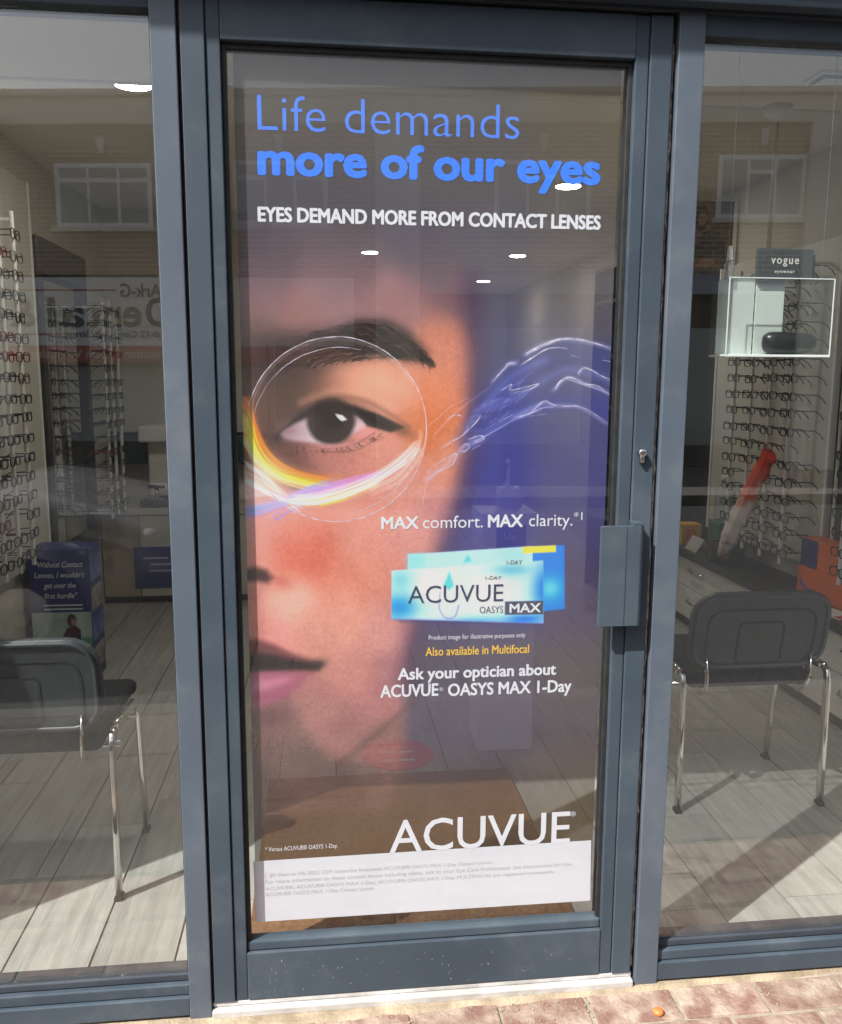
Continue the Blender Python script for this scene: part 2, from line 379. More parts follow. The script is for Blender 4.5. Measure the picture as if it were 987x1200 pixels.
# raised joint lines where bead and stile meet
dbox('hinge_gap', -.0885, -.0835, -.004, .04, .03, 2.12, BLACK, 0)
dbox('brush_strip', -.0878, -.0845, -.010, -.0042, .04, 2.11, mat('brown_brush', (.12, .075, .065), (.06, .04, .04), 60, .9, 0, .6, 400), 0)
dbox('hinge_gap', .8715, .8815, -.002, .04, .03, 2.12, BLACK, 0)
SEAL = mat('worn_pale_sealant', (.50, .44, .36), (.20, .16, .13), 38, .9, 0, .9, 240, contrast=(.42, .56), detail=8)
bm = bmesh.new(); n = 150
sweep(bm, [(.877 + rng.uniform(-.0006, .0006) - DX, -.0075 + rng.uniform(-.0015, .0015), .045 + (2.07 - .045) * i / n) for i in range(n + 1)], circ(.0034, 5), up=Vector((0, 1, 0)), scales=[rng.uniform(.55, 1.15) for i in range(n + 1)])
mesh_from('seal_strip', bm, SEAL, door)
# pull handle: a folded plate standing off the stile
hz0, hz1 = .886, 1.104
bm = bmesh.new(); prof = [(.752, -.044), (.812, -.044), (.823, -.036), (.823, -.022), (.838, -.022), (.846, -.030), (.846, -.050), (.838, -.0555), (.752, -.0555)]
A = [bm.verts.new((x - DX, y, hz0)) for x, y in prof]; B = [bm.verts.new((x - DX, y, hz1)) for x, y in prof]
for i in range(len(prof)): bm.faces.new((A[i], A[(i + 1) % 9], B[(i + 1) % 9], B[i]))
bm.faces.new(A[::-1]); bm.faces.new(B); bmesh.ops.recalc_face_normals(bm, faces=bm.faces)
bmesh.ops.bevel(bm, geom=[e for e in bm.edges], offset=.0012, segments=2, affect='EDGES')
h = link('pull_handle', finish(bm, FRAME), door)
bm = bmesh.new(); bbox(bm, .806 - DX, .8075 - DX, -.0562, -.0556, hz0 + .003, hz1 - .003); mesh_from('fold_line', bm, FRAME_D, h)
bm = bmesh.new(); bbox(bm, .822 - DX, .842 - DX, -.0535, -.022, hz1 - .0005, hz1 + .007, .001); mesh_from('end_cap', bm, FRAME, h)
# euro cylinder
bm = bmesh.new(); lathe(bm, [(.0085, 0), (.0085, .012), (.007, .0135)], 20)
for v in bm.verts: v.co = Vector((v.co.x, -v.co.z, v.co.y))
bbox(bm, -.0042, .0042, -.011, 0, -.021, -.006, .0015)
lk = mesh_from('lock_cylinder', bm, CHROME, door, (.842 - DX, -.022, 1.257), True)
bm = bmesh.new(); bbox(bm, -.0009, .0009, -.0139, -.0132, -.006, .003); mesh_from('key_slot', bm, BLACK, lk)
# pale scuffs and bolt dots left on the paint
bm = bmesh.new()
for i in range(60):
    x = rng.uniform(.0, .78); z = rng.uniform(.045, .135); s = rng.uniform(.0006, .0018); a = rng.uniform(0, 3)
    q = [bm.verts.new((x - DX + s * k * math.cos(t + a), -.0203, z + s * (2 if i % 3 else 1) * math.sin(t + a))) for t, k in ((0, 1), (1.6, .7), (3.1, 1), (4.7, .6))]
    bm.faces.new(q)
sc_o = mesh_from('scuff_marks', bm, mat('pale_dust', (.22, .24, .25), (.16, .17, .18), 20, .9), door); sc_o['kind'] = 'stuff'
thr = thing('door_threshold', 'worn silver aluminium threshold strip under the grey door', 'threshold', (.394, 0, 0))
box('tread', -.482, .482, -.033, .05, .004, .022, ALU, thr, .003); box('upstand', -.482, .482, -.018, .05, .0225, .0345, ALU, thr, .003)

# print layout of the door film, in metres: x from the glass edge, z above the pavement; colours 0-255
PRINT_GAIN, PRINT_LIFT, FILM_COVER = 1.65, .015, .71
NBROW = 51
BACKDROP = [(0.038, 2.027, 94, 92, 88), (0.25, 2.036, 94, 92, 88), (0.485, 2.047, 94, 92, 88), (0.709, 2.056, 98, 94, 80), (0.036, 1.95, 88, 85, 84), (0.25, 1.958, 88, 85, 84), (0.486, 1.968, 88, 85, 84), (0.712, 1.976, 92, 87, 76), (0.032, 1.809, 84, 82, 84), (0.249, 1.815, 84, 82, 84), (0.488, 1.823, 84, 82, 84), (0.717, 1.829, 88, 84, 76), (0.029, 1.697, 86, 84, 96), (0.248, 1.702, 86, 84, 96), (0.49, 1.707, 86, 84, 96), (0.721, 1.712, 90, 86, 88), (0.027, 1.599, 92, 90, 100), (0.247, 1.602, 92, 90, 100), (0.491, 1.606, 92, 90, 100), (0.725, 1.61, 96, 92, 92), (0.024, 1.482, 86, 86, 112), (0.246, 1.484, 86, 86, 112), (0.493, 1.486, 86, 86, 112), (0.729, 1.488, 90, 88, 104), (0.019, 1.311, 80, 83, 128), (0.245, 1.311, 80, 83, 128), (0.496, 1.31, 70, 73, 134), (0.736, 1.31, 84, 85, 120), (0.017, 1.206, 74, 76, 132), (0.244, 1.204, 74, 76, 132), (0.497, 1.202, 64, 66, 138), (0.74, 1.2, 78, 78, 124), (0.014, 1.099, 76, 74, 120), (0.244, 1.096, 76, 74, 120), (0.499, 1.092, 66, 64, 126), (0.743, 1.088, 80, 76, 112), (0.01, 0.953, 80, 74, 108), (0.243, 0.948, 80, 74, 108), (0.501, 0.941, 80, 74, 108), (0.749, 0.935, 84, 76, 100), (0.005, 0.766, 86, 80, 94), (0.241, 0.757, 86, 80, 94), (0.504, 0.748, 86, 80, 94), (0.756, 0.739, 90, 82, 86), (0.002, 0.67, 78, 72, 94), (0.241, 0.66, 78, 72, 94), (0.506, 0.649, 78, 72, 94), (0.759, 0.638, 82, 74, 86), (-0.0, 0.573, 74, 67, 74), (0.24, 0.561, 74, 67, 74), (0.507, 0.548, 74, 67, 74), (0.763, 0.536, 78, 69, 66), (-0.003, 0.474, 76, 64, 56), (0.239, 0.46, 76, 64, 56), (0.509, 0.446, 76, 64, 56), (0.767, 0.432, 80, 66, 48), (-0.006, 0.353, 72, 60, 50), (0.238, 0.338, 72, 60, 50), (0.51, 0.321, 72, 60, 50), (0.771, 0.304, 76, 62, 42)]
SKIN = [(0.047, 1.746, 81, 79, 87), (0.214, 1.75, 81, 79, 87), (0.385, 1.754, 81, 79, 89), (0.045, 1.673, 87, 79, 89), (0.214, 1.676, 93, 83, 93), (0.385, 1.68, 87, 81, 95), (0.044, 1.624, 96, 83, 93), (0.213, 1.627, 108, 92, 100), (0.386, 1.63, 98, 87, 98), (0.043, 1.566, 131, 100, 104), (0.213, 1.577, 146, 114, 117), (0.351, 1.57, 148, 110, 112), (0.456, 1.572, 117, 92, 100), (0.041, 1.482, 99, 79, 77), (0.126, 1.517, 144, 108, 106), (0.422, 1.486, 186, 124, 106), (0.467, 1.416, 195, 129, 110), (0.031, 1.414, 114, 81, 76), (0.091, 1.432, 83, 65, 62), (0.098, 1.389, 74, 58, 53), (0.167, 1.384, 112, 79, 68), (0.263, 1.415, 201, 145, 121), (0.316, 1.398, 197, 133, 110), (0.423, 1.363, 203, 129, 100), (0.393, 1.305, 186, 108, 70), (0.211, 1.398, 186, 129, 106), (0.037, 1.346, 106, 73, 64), (0.053, 1.285, 87, 62, 55), (0.086, 1.227, 106, 71, 70), (0.192, 1.231, 169, 112, 104), (0.298, 1.239, 193, 129, 115), (0.352, 1.203, 197, 139, 127), (0.442, 1.239, 201, 139, 121), (0.253, 1.186, 186, 120, 106), (0.031, 1.099, 210, 149, 140), (0.119, 1.097, 203, 137, 125), (0.244, 1.077, 199, 137, 125), (0.352, 1.075, 195, 137, 129), (0.416, 1.111, 180, 126, 128), (0.021, 1.045, 216, 151, 138), (0.113, 1.043, 197, 108, 91), (0.15, 1.051, 193, 104, 87), (0.207, 0.986, 199, 128, 110), (0.297, 0.984, 195, 129, 115), (0.371, 0.963, 180, 124, 123), (0.027, 0.944, 210, 155, 142), (0.099, 0.951, 222, 166, 152), (0.206, 0.911, 201, 143, 127), (0.297, 0.871, 195, 139, 131), (0.345, 0.869, 176, 124, 129), (0.026, 0.882, 203, 137, 131), (0.169, 0.878, 195, 139, 127), (0.241, 0.777, 184, 128, 121), (0.325, 0.774, 152, 108, 115), (0.057, 0.668, 126, 91, 92), (0.167, 0.702, 164, 115, 113), (0.278, 0.727, 161, 110, 112), (0.074, 0.618, 107, 85, 83), (0.203, 0.652, 143, 101, 99), (0.11, 0.557, 96, 77, 74), (0.02, 0.65, 115, 88, 86), (0.016, 0.513, 87, 72, 71), (0.202, 0.503, 84, 69, 67), (0.306, 0.608, 132, 99, 97), (0.296, 0.518, 94, 75, 74), (0.201, 0.412, 74, 63, 58), (0.014, 0.402, 72, 61, 57)]
FACE = [(-0.049, 1.807), (0.333, 1.818), (0.429, 1.722), (0.469, 1.589), (0.483, 1.451), (0.483, 1.346), (0.475, 1.256), (0.458, 1.166), (0.431, 1.074), (0.4, 0.981), (0.373, 0.907), (0.353, 0.831), (0.344, 0.754), (0.344, 0.636), (0.338, 0.546), (0.3, 0.467), (0.201, 0.391), (-0.096, 0.409)]
PAINT = [
('b', 0.067, 1.311, 0.0356, 0.0605, 10, (78, 58, 52), 0.75),
('b', 0.075, 1.363, 0.0463, 0.0356, 0, (84, 66, 58), 0.6),
('b', 0.124, 1.366, 0.0605, 0.0178, -8, (92, 70, 58), 0.6),
('b', 0.113, 1.226, 0.0676, 0.0231, 22, (96, 66, 64), 0.6),
('b', 0.267, 1.405, 0.089, 0.0338, 14, (228, 160, 136), 0.7),
('b', 0.334, 1.459, 0.0445, 0.0142, 20, (214, 146, 124), 0.4),
('b', 0.139, 1.046, 0.0196, 0.0392, -18, (190, 104, 88), 0.2),
('b', 0.095, 0.948, 0.0463, 0.0267, 0, (226, 166, 152), 0.3),
('b', 0.031, 1.077, 0.0267, 0.0356, 0, (222, 156, 146), 0.35),
('b', 0.244, 1.132, 0.1068, 0.0285, 5, (222, 160, 148), 0.35),
('b', 0.387, 1.31, 0.0249, 0.0712, 10, (206, 120, 78), 0.4),
('s', [(0.477, 1.606), (0.49, 1.451), (0.489, 1.31), (0.468, 1.184), (0.433, 1.065), (0.389, 0.953), (0.36, 0.85), (0.349, 0.754)], 0.0463, 0.0392, (74, 50, 78), 0.5, 0.0463),
('b', 0.027, 0.953, 0.0178, 0.1068, 0, (150, 96, 92), 0.35),
('p', [(0.01, 1.478), (0.075, 1.493), (0.143, 1.507), (0.212, 1.518), (0.255, 1.528), (0.299, 1.529), (0.334, 1.516), (0.369, 1.489), (0.39, 1.461), (0.383, 1.444), (0.348, 1.443), (0.307, 1.452), (0.255, 1.448), (0.203, 1.437), (0.142, 1.415), (0.081, 1.394), (0.032, 1.397), (0.008, 1.414)], (70, 56, 57), 0.6, 0.0231),
('p', [(0.195, 1.497), (0.247, 1.52), (0.295, 1.52), (0.334, 1.498), (0.369, 1.461), (0.316, 1.464), (0.255, 1.463), (0.203, 1.456)], (44, 38, 40), 0.5, 0.016),
('p', [(0.186, 1.504), (0.247, 1.525), (0.307, 1.527), (0.351, 1.504), (0.385, 1.465), (0.373, 1.449), (0.325, 1.454), (0.264, 1.458), (0.203, 1.451)], (38, 33, 35), 0.5, 0.0125),
('b', 0.091, 1.449, 0.0748, 0.0427, -12, (54, 44, 45), 0.6),
('b', 0.116, 1.411, 0.0783, 0.032, -8, (74, 58, 54), 0.5),
('p', [(0.081, 1.291), (0.095, 1.309), (0.118, 1.327), (0.146, 1.342), (0.196, 1.352), (0.235, 1.345), (0.268, 1.329), (0.259, 1.312), (0.24, 1.299), (0.214, 1.282), (0.185, 1.272), (0.141, 1.279), (0.108, 1.284)], (196, 176, 184), 1, 0.0071),
('b', 0.103, 1.302, 0.0249, 0.0178, 0, (128, 98, 104), 0.8),
('b', 0.128, 1.297, 0.0214, 0.0178, 0, (170, 142, 150), 0.5),
('b', 0.184, 1.337, 0.0819, 0.016, 0, (84, 66, 70), 0.6),
('b', 0.257, 1.31, 0.016, 0.0125, 0, (214, 160, 164), 0.5),
('p', [(0.239, 1.322), (0.237, 1.311), (0.233, 1.301), (0.228, 1.292), (0.22, 1.284), (0.21, 1.278), (0.2, 1.275), (0.189, 1.274), (0.178, 1.275), (0.167, 1.279), (0.158, 1.284), (0.15, 1.292), (0.145, 1.301), (0.141, 1.311), (0.14, 1.322), (0.142, 1.333), (0.145, 1.343), (0.151, 1.352), (0.159, 1.36), (0.168, 1.365), (0.179, 1.369), (0.19, 1.37), (0.201, 1.369), (0.211, 1.365), (0.22, 1.36), (0.228, 1.352), (0.234, 1.343), (0.237, 1.333)], (54, 46, 47), 1, 0.0071),
('p', [(0.213, 1.327), (0.212, 1.32), (0.208, 1.313), (0.202, 1.308), (0.195, 1.306), (0.187, 1.306), (0.18, 1.308), (0.174, 1.313), (0.17, 1.32), (0.169, 1.327), (0.17, 1.334), (0.174, 1.341), (0.18, 1.346), (0.187, 1.348), (0.195, 1.348), (0.202, 1.346), (0.208, 1.341), (0.212, 1.334)], (34, 31, 34), 0.8, 0.0071),
('p', [(0.084, 1.301), (0.118, 1.332), (0.152, 1.35), (0.196, 1.359), (0.237, 1.354), (0.287, 1.335), (0.333, 1.31), (0.312, 1.302), (0.278, 1.312), (0.257, 1.325), (0.234, 1.337), (0.196, 1.345), (0.152, 1.335), (0.118, 1.319)], (34, 29, 31), 0.9, 0.0071),
('p', [(0.234, 1.35), (0.287, 1.335), (0.34, 1.309), (0.312, 1.3), (0.264, 1.312)], (28, 25, 28), 0.9, 0.0053),
('b', 0.079, 1.289, 0.0107, 0.0107, 0, (45, 36, 40), 0.85),
('b', 0.176, 1.354, 0.0712, 0.0142, 0, (50, 40, 40), 0.5),
('p', [(0.198, 1.337), (0.213, 1.334), (0.222, 1.325), (0.211, 1.322), (0.203, 1.329)], (225, 225, 230), 1, 0.0027),
('p', [(0.235, 1.29), (0.254, 1.3), (0.278, 1.305), (0.271, 1.294), (0.243, 1.284)], (216, 140, 140), 0.7, 0.0071),
('s', [(0.082, 1.282), (0.116, 1.276), (0.158, 1.267), (0.201, 1.267), (0.243, 1.277), (0.278, 1.297)], 0.0027, 0.0027, (120, 80, 84), 0.6, 0.0036),
('s', [(0.124, 1.267), (0.175, 1.259), (0.226, 1.26), (0.264, 1.273), (0.295, 1.297)], 0.0021, 0.0018, (96, 66, 68), 0.5, 0.0036),
('b', 0.209, 1.27, 0.0605, 0.0053, -4, (206, 150, 148), 0.45),
('s', [(0.109, 1.347), (0.153, 1.367), (0.207, 1.373), (0.261, 1.364), (0.316, 1.334), (0.35, 1.31)], 0.0071, 0.0053, (104, 72, 62), 0.5, 0.0125),
('s', [(0.129, 1.36), (0.193, 1.383), (0.261, 1.377), (0.323, 1.347)], 0.0142, 0.0107, (226, 164, 142), 0.35, 0.016),
('b', 0.33, 1.305, 0.032, 0.0107, 24, (70, 48, 44), 0.55),
('b', 0.041, 1.302, 0.0249, 0.0712, 0, (96, 68, 60), 0.5),
('p', [(0.001, 1.012), (0.029, 1.017), (0.05, 1.011), (0.064, 0.994), (0.053, 0.982), (0.025, 0.988), (0.0, 0.987)], (66, 50, 52), 0.95, 0.0107),
('b', 0.081, 0.985, 0.0231, 0.0142, 20, (176, 96, 84), 0.6),
('b', 0.028, 0.971, 0.0427, 0.0107, 0, (180, 120, 112), 0.4),
('p', [(-0.007, 0.857), (0.025, 0.86), (0.064, 0.845), (0.105, 0.823), (0.147, 0.809), (0.157, 0.797), (0.143, 0.784), (-0.009, 0.785)], (116, 70, 74), 0.9, 0.0142),
('p', [(-0.007, 0.853), (0.029, 0.858), (0.068, 0.842), (0.107, 0.821), (0.143, 0.807), (0.114, 0.798), (-0.009, 0.797)], (104, 62, 66), 0.7, 0.0089),
('p', [(-0.008, 0.827), (0.042, 0.829), (0.096, 0.814), (0.161, 0.801), (0.157, 0.789), (0.105, 0.789), (-0.009, 0.787)], (44, 33, 36), 0.95, 0.0089),
('b', 0.154, 0.801, 0.0196, 0.0107, -12, (58, 42, 44), 0.8),
('p', [(-0.009, 0.787), (0.077, 0.788), (0.139, 0.784), (0.12, 0.756), (0.08, 0.727), (0.028, 0.704), (-0.011, 0.698)], (152, 92, 110), 0.92, 0.0107),
('b', 0.037, 0.759, 0.032, 0.016, -8, (196, 138, 158), 0.65),
('b', 0.077, 0.767, 0.0249, 0.0089, -12, (206, 138, 160), 0.5),
('b', 0.039, 0.684, 0.057, 0.0196, -8, (98, 70, 74), 0.75),
('s', [(0.375, 0.729), (0.33, 0.68), (0.282, 0.639), (0.231, 0.597), (0.174, 0.548)], 0.0089, 0.016, (84, 62, 64), 0.45, 0.016),
('s', [(0.165, 0.555), (0.09, 0.505), (0.015, 0.473)], 0.016, 0.0249, (84, 66, 66), 0.45, 0.0214),
('p', [(0.386, 1.305), (0.384, 1.281), (0.38, 1.257), (0.373, 1.234), (0.363, 1.212), (0.35, 1.191), (0.335, 1.172), (0.317, 1.156), (0.298, 1.141), (0.277, 1.13), (0.255, 1.121), (0.232, 1.115), (0.208, 1.113), (0.185, 1.113), (0.161, 1.117), (0.139, 1.123), (0.117, 1.133), (0.097, 1.145), (0.079, 1.16), (0.062, 1.177), (0.048, 1.196), (0.037, 1.216), (0.028, 1.238), (0.021, 1.261), (0.018, 1.284), (0.017, 1.308), (0.02, 1.331), (0.025, 1.354), (0.033, 1.377), (0.043, 1.398), (0.056, 1.417), (0.071, 1.435), (0.088, 1.451), (0.107, 1.464), (0.127, 1.475), (0.148, 1.483), (0.17, 1.489), (0.193, 1.492), (0.216, 1.492), (0.238, 1.489), (0.261, 1.483), (0.282, 1.474), (0.302, 1.462), (0.32, 1.448), (0.337, 1.432), (0.352, 1.414), (0.364, 1.393), (0.374, 1.372), (0.38, 1.349), (0.385, 1.325)], (235, 225, 225), 0.07, 0.0036),
('s', [(0.042, 1.213), (0.037, 1.221), (0.034, 1.229), (0.031, 1.238), (0.028, 1.247), (0.025, 1.256), (0.023, 1.265), (0.022, 1.274), (0.021, 1.283), (0.02, 1.292), (0.02, 1.301), (0.02, 1.31), (0.021, 1.32), (0.022, 1.329), (0.024, 1.338), (0.026, 1.347), (0.028, 1.355), (0.031, 1.364), (0.034, 1.373), (0.038, 1.381), (0.042, 1.389), (0.046, 1.397), (0.051, 1.405), (0.056, 1.412), (0.061, 1.42), (0.067, 1.427), (0.073, 1.433), (0.08, 1.44), (0.087, 1.446), (0.094, 1.451), (0.101, 1.456), (0.108, 1.461), (0.116, 1.466), (0.124, 1.47), (0.132, 1.474), (0.14, 1.477), (0.149, 1.48), (0.157, 1.483), (0.166, 1.485), (0.175, 1.486), (0.184, 1.488), (0.193, 1.488), (0.201, 1.489), (0.21, 1.489), (0.219, 1.488), (0.228, 1.487), (0.237, 1.485), (0.246, 1.483), (0.254, 1.481), (0.263, 1.478), (0.271, 1.475), (0.279, 1.471), (0.287, 1.467), (0.295, 1.463), (0.303, 1.458), (0.31, 1.453), (0.317, 1.447), (0.324, 1.441), (0.33, 1.435), (0.337, 1.428), (0.342, 1.421), (0.348, 1.414), (0.353, 1.406), (0.358, 1.398)], 0.0057, 0.0057, (235, 222, 224), 0.16, 0.0044),
('s', [(0.01, 1.349), (0.032, 1.276), (0.072, 1.227), (0.138, 1.205), (0.202, 1.197)], 0.0356, 0.0178, (240, 150, 70), 0.45, 0.0249),
('s', [(0.009, 1.302), (0.041, 1.232), (0.095, 1.202), (0.159, 1.187)], 0.0249, 0.0125, (252, 214, 110), 0.4, 0.0178),
('s', [(0.006, 1.206), (0.059, 1.184), (0.111, 1.159)], 0.032, 0.0214, (244, 196, 190), 0.5, 0.0214),
('s', [(0.004, 1.131), (0.067, 1.145), (0.138, 1.173), (0.209, 1.19)], 0.0249, 0.016, (150, 150, 235), 0.55, 0.0178),
('s', [(0.12, 1.162), (0.209, 1.183), (0.298, 1.211), (0.366, 1.261)], 0.0231, 0.016, (232, 190, 210), 0.5, 0.0178),
('s', [(0.102, 1.148), (0.209, 1.161), (0.28, 1.189)], 0.0125, 0.0089, (222, 220, 140), 0.5, 0.0107),
('s', [(0.023, 1.362), (0.041, 1.301), (0.071, 1.247), (0.122, 1.211), (0.201, 1.192)], 0.0044, 0.0013, (240, 140, 60), 0.38, 0.0028),
('s', [(0.024, 1.373), (0.038, 1.311), (0.065, 1.256), (0.113, 1.219), (0.189, 1.199)], 0.0047, 0.0013, (240, 140, 60), 0.37, 0.0028),
('s', [(0.021, 1.353), (0.035, 1.294), (0.062, 1.243), (0.111, 1.209), (0.187, 1.192)], 0.0023, 0.0013, (240, 140, 60), 0.42, 0.0028),
('s', [(0.004, 1.353), (0.023, 1.293), (0.054, 1.24), (0.107, 1.204), (0.188, 1.186)], 0.0047, 0.0013, (240, 140, 60), 0.52, 0.0028),
('s', [(0.007, 1.372), (0.026, 1.311), (0.058, 1.258), (0.111, 1.222), (0.192, 1.203)], 0.0045, 0.0013, (240, 140, 60), 0.42, 0.0028),
('s', [(0.014, 1.354), (0.031, 1.297), (0.061, 1.247), (0.113, 1.215), (0.192, 1.2)], 0.0027, 0.0013, (240, 140, 60), 0.45, 0.0028),
('s', [(0.014, 1.36), (0.031, 1.299), (0.06, 1.247), (0.111, 1.211), (0.19, 1.192)], 0.0035, 0.0013, (240, 140, 60), 0.47, 0.0028),
('s', [(0.019, 1.369), (0.035, 1.308), (0.063, 1.254), (0.113, 1.217), (0.19, 1.197)], 0.0044, 0.0013, (240, 140, 60), 0.39, 0.0028),
('s', [(0.015, 1.36), (0.034, 1.301), (0.065, 1.249), (0.118, 1.215), (0.198, 1.197)], 0.0042, 0.0013, (240, 140, 60), 0.37, 0.0028),
('s', [(0.014, 1.369), (0.033, 1.308), (0.064, 1.254), (0.118, 1.218), (0.198, 1.198)], 0.0048, 0.0013, (240, 140, 60), 0.42, 0.0028),
('s', [(0.022, 1.365), (0.037, 1.304), (0.064, 1.25), (0.114, 1.214), (0.19, 1.195)], 0.0049, 0.0013, (240, 140, 60), 0.52, 0.0028),
('s', [(0.016, 1.371), (0.033, 1.31), (0.063, 1.257), (0.114, 1.221), (0.193, 1.202)], 0.0045, 0.0013, (240, 140, 60), 0.53, 0.0028),
('s', [(0.014, 1.361), (0.029, 1.3), (0.057, 1.248), (0.107, 1.213), (0.184, 1.194)], 0.0026, 0.0013, (240, 140, 60), 0.47, 0.0028),
('s', [(0.011, 1.357), (0.027, 1.299), (0.055, 1.25), (0.106, 1.217), (0.183, 1.201)], 0.0044, 0.0013, (240, 140, 60), 0.44, 0.0028),
('s', [(0.015, 1.356), (0.032, 1.295), (0.061, 1.243), (0.113, 1.207), (0.191, 1.189)], 0.0038, 0.0013, (240, 140, 60), 0.53, 0.0028),
('s', [(0.017, 1.37), (0.033, 1.307), (0.062, 1.251), (0.112, 1.212), (0.19, 1.191)], 0.0033, 0.0013, (240, 140, 60), 0.37, 0.0028),
('s', [(0.012, 1.334), (0.035, 1.265), (0.073, 1.222), (0.126, 1.204), (0.186, 1.192)], 0.0024, 0.0011, (250, 205, 70), 0.46, 0.0028),
('s', [(0.011, 1.322), (0.036, 1.254), (0.076, 1.212), (0.131, 1.196), (0.193, 1.186)], 0.002, 0.0011, (250, 205, 70), 0.54, 0.0028),
('s', [(0.017, 1.324), (0.038, 1.258), (0.073, 1.219), (0.124, 1.205), (0.182, 1.197)], 0.0033, 0.0011, (250, 205, 70), 0.39, 0.0028),
('s', [(0.019, 1.325), (0.04, 1.254), (0.075, 1.211), (0.125, 1.192), (0.183, 1.18)], 0.0022, 0.0011, (250, 205, 70), 0.59, 0.0028),
('s', [(0.012, 1.325), (0.036, 1.255), (0.074, 1.211), (0.128, 1.192), (0.189, 1.179)], 0.0042, 0.0011, (250, 205, 70), 0.37, 0.0028),
('s', [(0.001, 1.331), (0.024, 1.261), (0.061, 1.218), (0.113, 1.199), (0.172, 1.187)], 0.0031, 0.0011, (250, 205, 70), 0.52, 0.0028),
('s', [(0.012, 1.337), (0.036, 1.265), (0.076, 1.221), (0.13, 1.2), (0.193, 1.187)], 0.0018, 0.0011, (250, 205, 70), 0.38, 0.0028),
('s', [(0.016, 1.337), (0.037, 1.265), (0.073, 1.22), (0.124, 1.199), (0.183, 1.186)], 0.0027, 0.0011, (250, 205, 70), 0.58, 0.0028),
('s', [(0.018, 1.331), (0.038, 1.262), (0.072, 1.22), (0.122, 1.202), (0.179, 1.192)], 0.0037, 0.0011, (250, 205, 70), 0.6, 0.0028),
('s', [(0.003, 1.341), (0.028, 1.268), (0.068, 1.222), (0.124, 1.2), (0.187, 1.185)], 0.002, 0.0011, (250, 205, 70), 0.56, 0.0028),
('s', [(0.02, 1.327), (0.04, 1.259), (0.075, 1.217), (0.125, 1.2), (0.182, 1.19)], 0.0027, 0.0011, (250, 205, 70), 0.56, 0.0028),
('s', [(0.009, 1.336), (0.034, 1.264), (0.074, 1.218), (0.129, 1.197), (0.192, 1.183)], 0.0042, 0.0011, (250, 205, 70), 0.55, 0.0028),
('s', [(0.003, 1.342), (0.028, 1.268), (0.067, 1.222), (0.121, 1.2), (0.183, 1.185)], 0.004, 0.0011, (250, 205, 70), 0.51, 0.0028),
('s', [(0.024, 1.34), (0.043, 1.27), (0.076, 1.226), (0.125, 1.207), (0.181, 1.195)], 0.0024, 0.0011, (250, 205, 70), 0.43, 0.0028),
('s', [(0.004, 1.335), (0.026, 1.264), (0.062, 1.221), (0.114, 1.202), (0.173, 1.19)], 0.0041, 0.0011, (250, 205, 70), 0.47, 0.0028),
('s', [(0.016, 1.329), (0.04, 1.259), (0.078, 1.216), (0.132, 1.197), (0.193, 1.185)], 0.0038, 0.0011, (250, 205, 70), 0.44, 0.0028),
('s', [(0.023, 1.339), (0.043, 1.267), (0.077, 1.222), (0.127, 1.201), (0.184, 1.187)], 0.0026, 0.0011, (250, 205, 70), 0.57, 0.0028),
('s', [(0.022, 1.34), (0.041, 1.271), (0.075, 1.229), (0.124, 1.212), (0.181, 1.201)], 0.0039, 0.0011, (250, 205, 70), 0.44, 0.0028),
('s', [(0.011, 1.337), (0.031, 1.267), (0.067, 1.224), (0.118, 1.204), (0.176, 1.192)], 0.0024, 0.0011, (250, 205, 70), 0.5, 0.0028),
('s', [(0.007, 1.285), (0.041, 1.233), (0.087, 1.203), (0.152, 1.185)], 0.0031, 0.0008, (255, 235, 160), 0.37, 0.0028),
('s', [(0.014, 1.283), (0.046, 1.228), (0.091, 1.196), (0.154, 1.176)], 0.0023, 0.0008, (255, 235, 160), 0.54, 0.0028),
('s', [(0.023, 1.28), (0.053, 1.226), (0.095, 1.195), (0.156, 1.175)], 0.0022, 0.0008, (255, 235, 160), 0.52, 0.0028),
('s', [(0.007, 1.286), (0.04, 1.233), (0.086, 1.202), (0.151, 1.183)], 0.0019, 0.0008, (255, 235, 160), 0.39, 0.0028),
('s', [(0.008, 1.293), (0.038, 1.239), (0.08, 1.207), (0.141, 1.187)], 0.0014, 0.0008, (255, 235, 160), 0.56, 0.0028),
('s', [(0.011, 1.284), (0.042, 1.233), (0.086, 1.205), (0.149, 1.189)], 0.0015, 0.0008, (255, 235, 160), 0.4, 0.0028),
('s', [(0.024, 1.293), (0.05, 1.236), (0.09, 1.202), (0.148, 1.18)], 0.0024, 0.0008, (255, 235, 160), 0.36, 0.0028),
('s', [(0.022, 1.287), (0.048, 1.235), (0.087, 1.205), (0.144, 1.187)], 0.0024, 0.0008, (255, 235, 160), 0.37, 0.0028),
('s', [(0.016, 1.283), (0.044, 1.231), (0.085, 1.201), (0.143, 1.184)], 0.0017, 0.0008, (255, 235, 160), 0.37, 0.0028),
('s', [(0.015, 1.286), (0.046, 1.235), (0.09, 1.206), (0.153, 1.189)], 0.0022, 0.0008, (255, 235, 160), 0.52, 0.0028),
('s', [(0.005, 1.288), (0.037, 1.236), (0.083, 1.206), (0.148, 1.188)], 0.002, 0.0008, (255, 235, 160), 0.5, 0.0028),
('s', [(0.011, 1.277), (0.043, 1.224), (0.089, 1.194), (0.152, 1.176)], 0.0021, 0.0008, (255, 235, 160), 0.41, 0.0028),
('s', [(0.015, 1.234), (0.053, 1.206), (0.095, 1.16), (0.12, 1.135)], 0.0026, 0.0007, (250, 240, 235), 0.55, 0.0028),
('s', [(0.004, 1.224), (0.046, 1.2), (0.092, 1.158), (0.121, 1.138)], 0.0022, 0.0007, (250, 240, 235), 0.47, 0.0028),
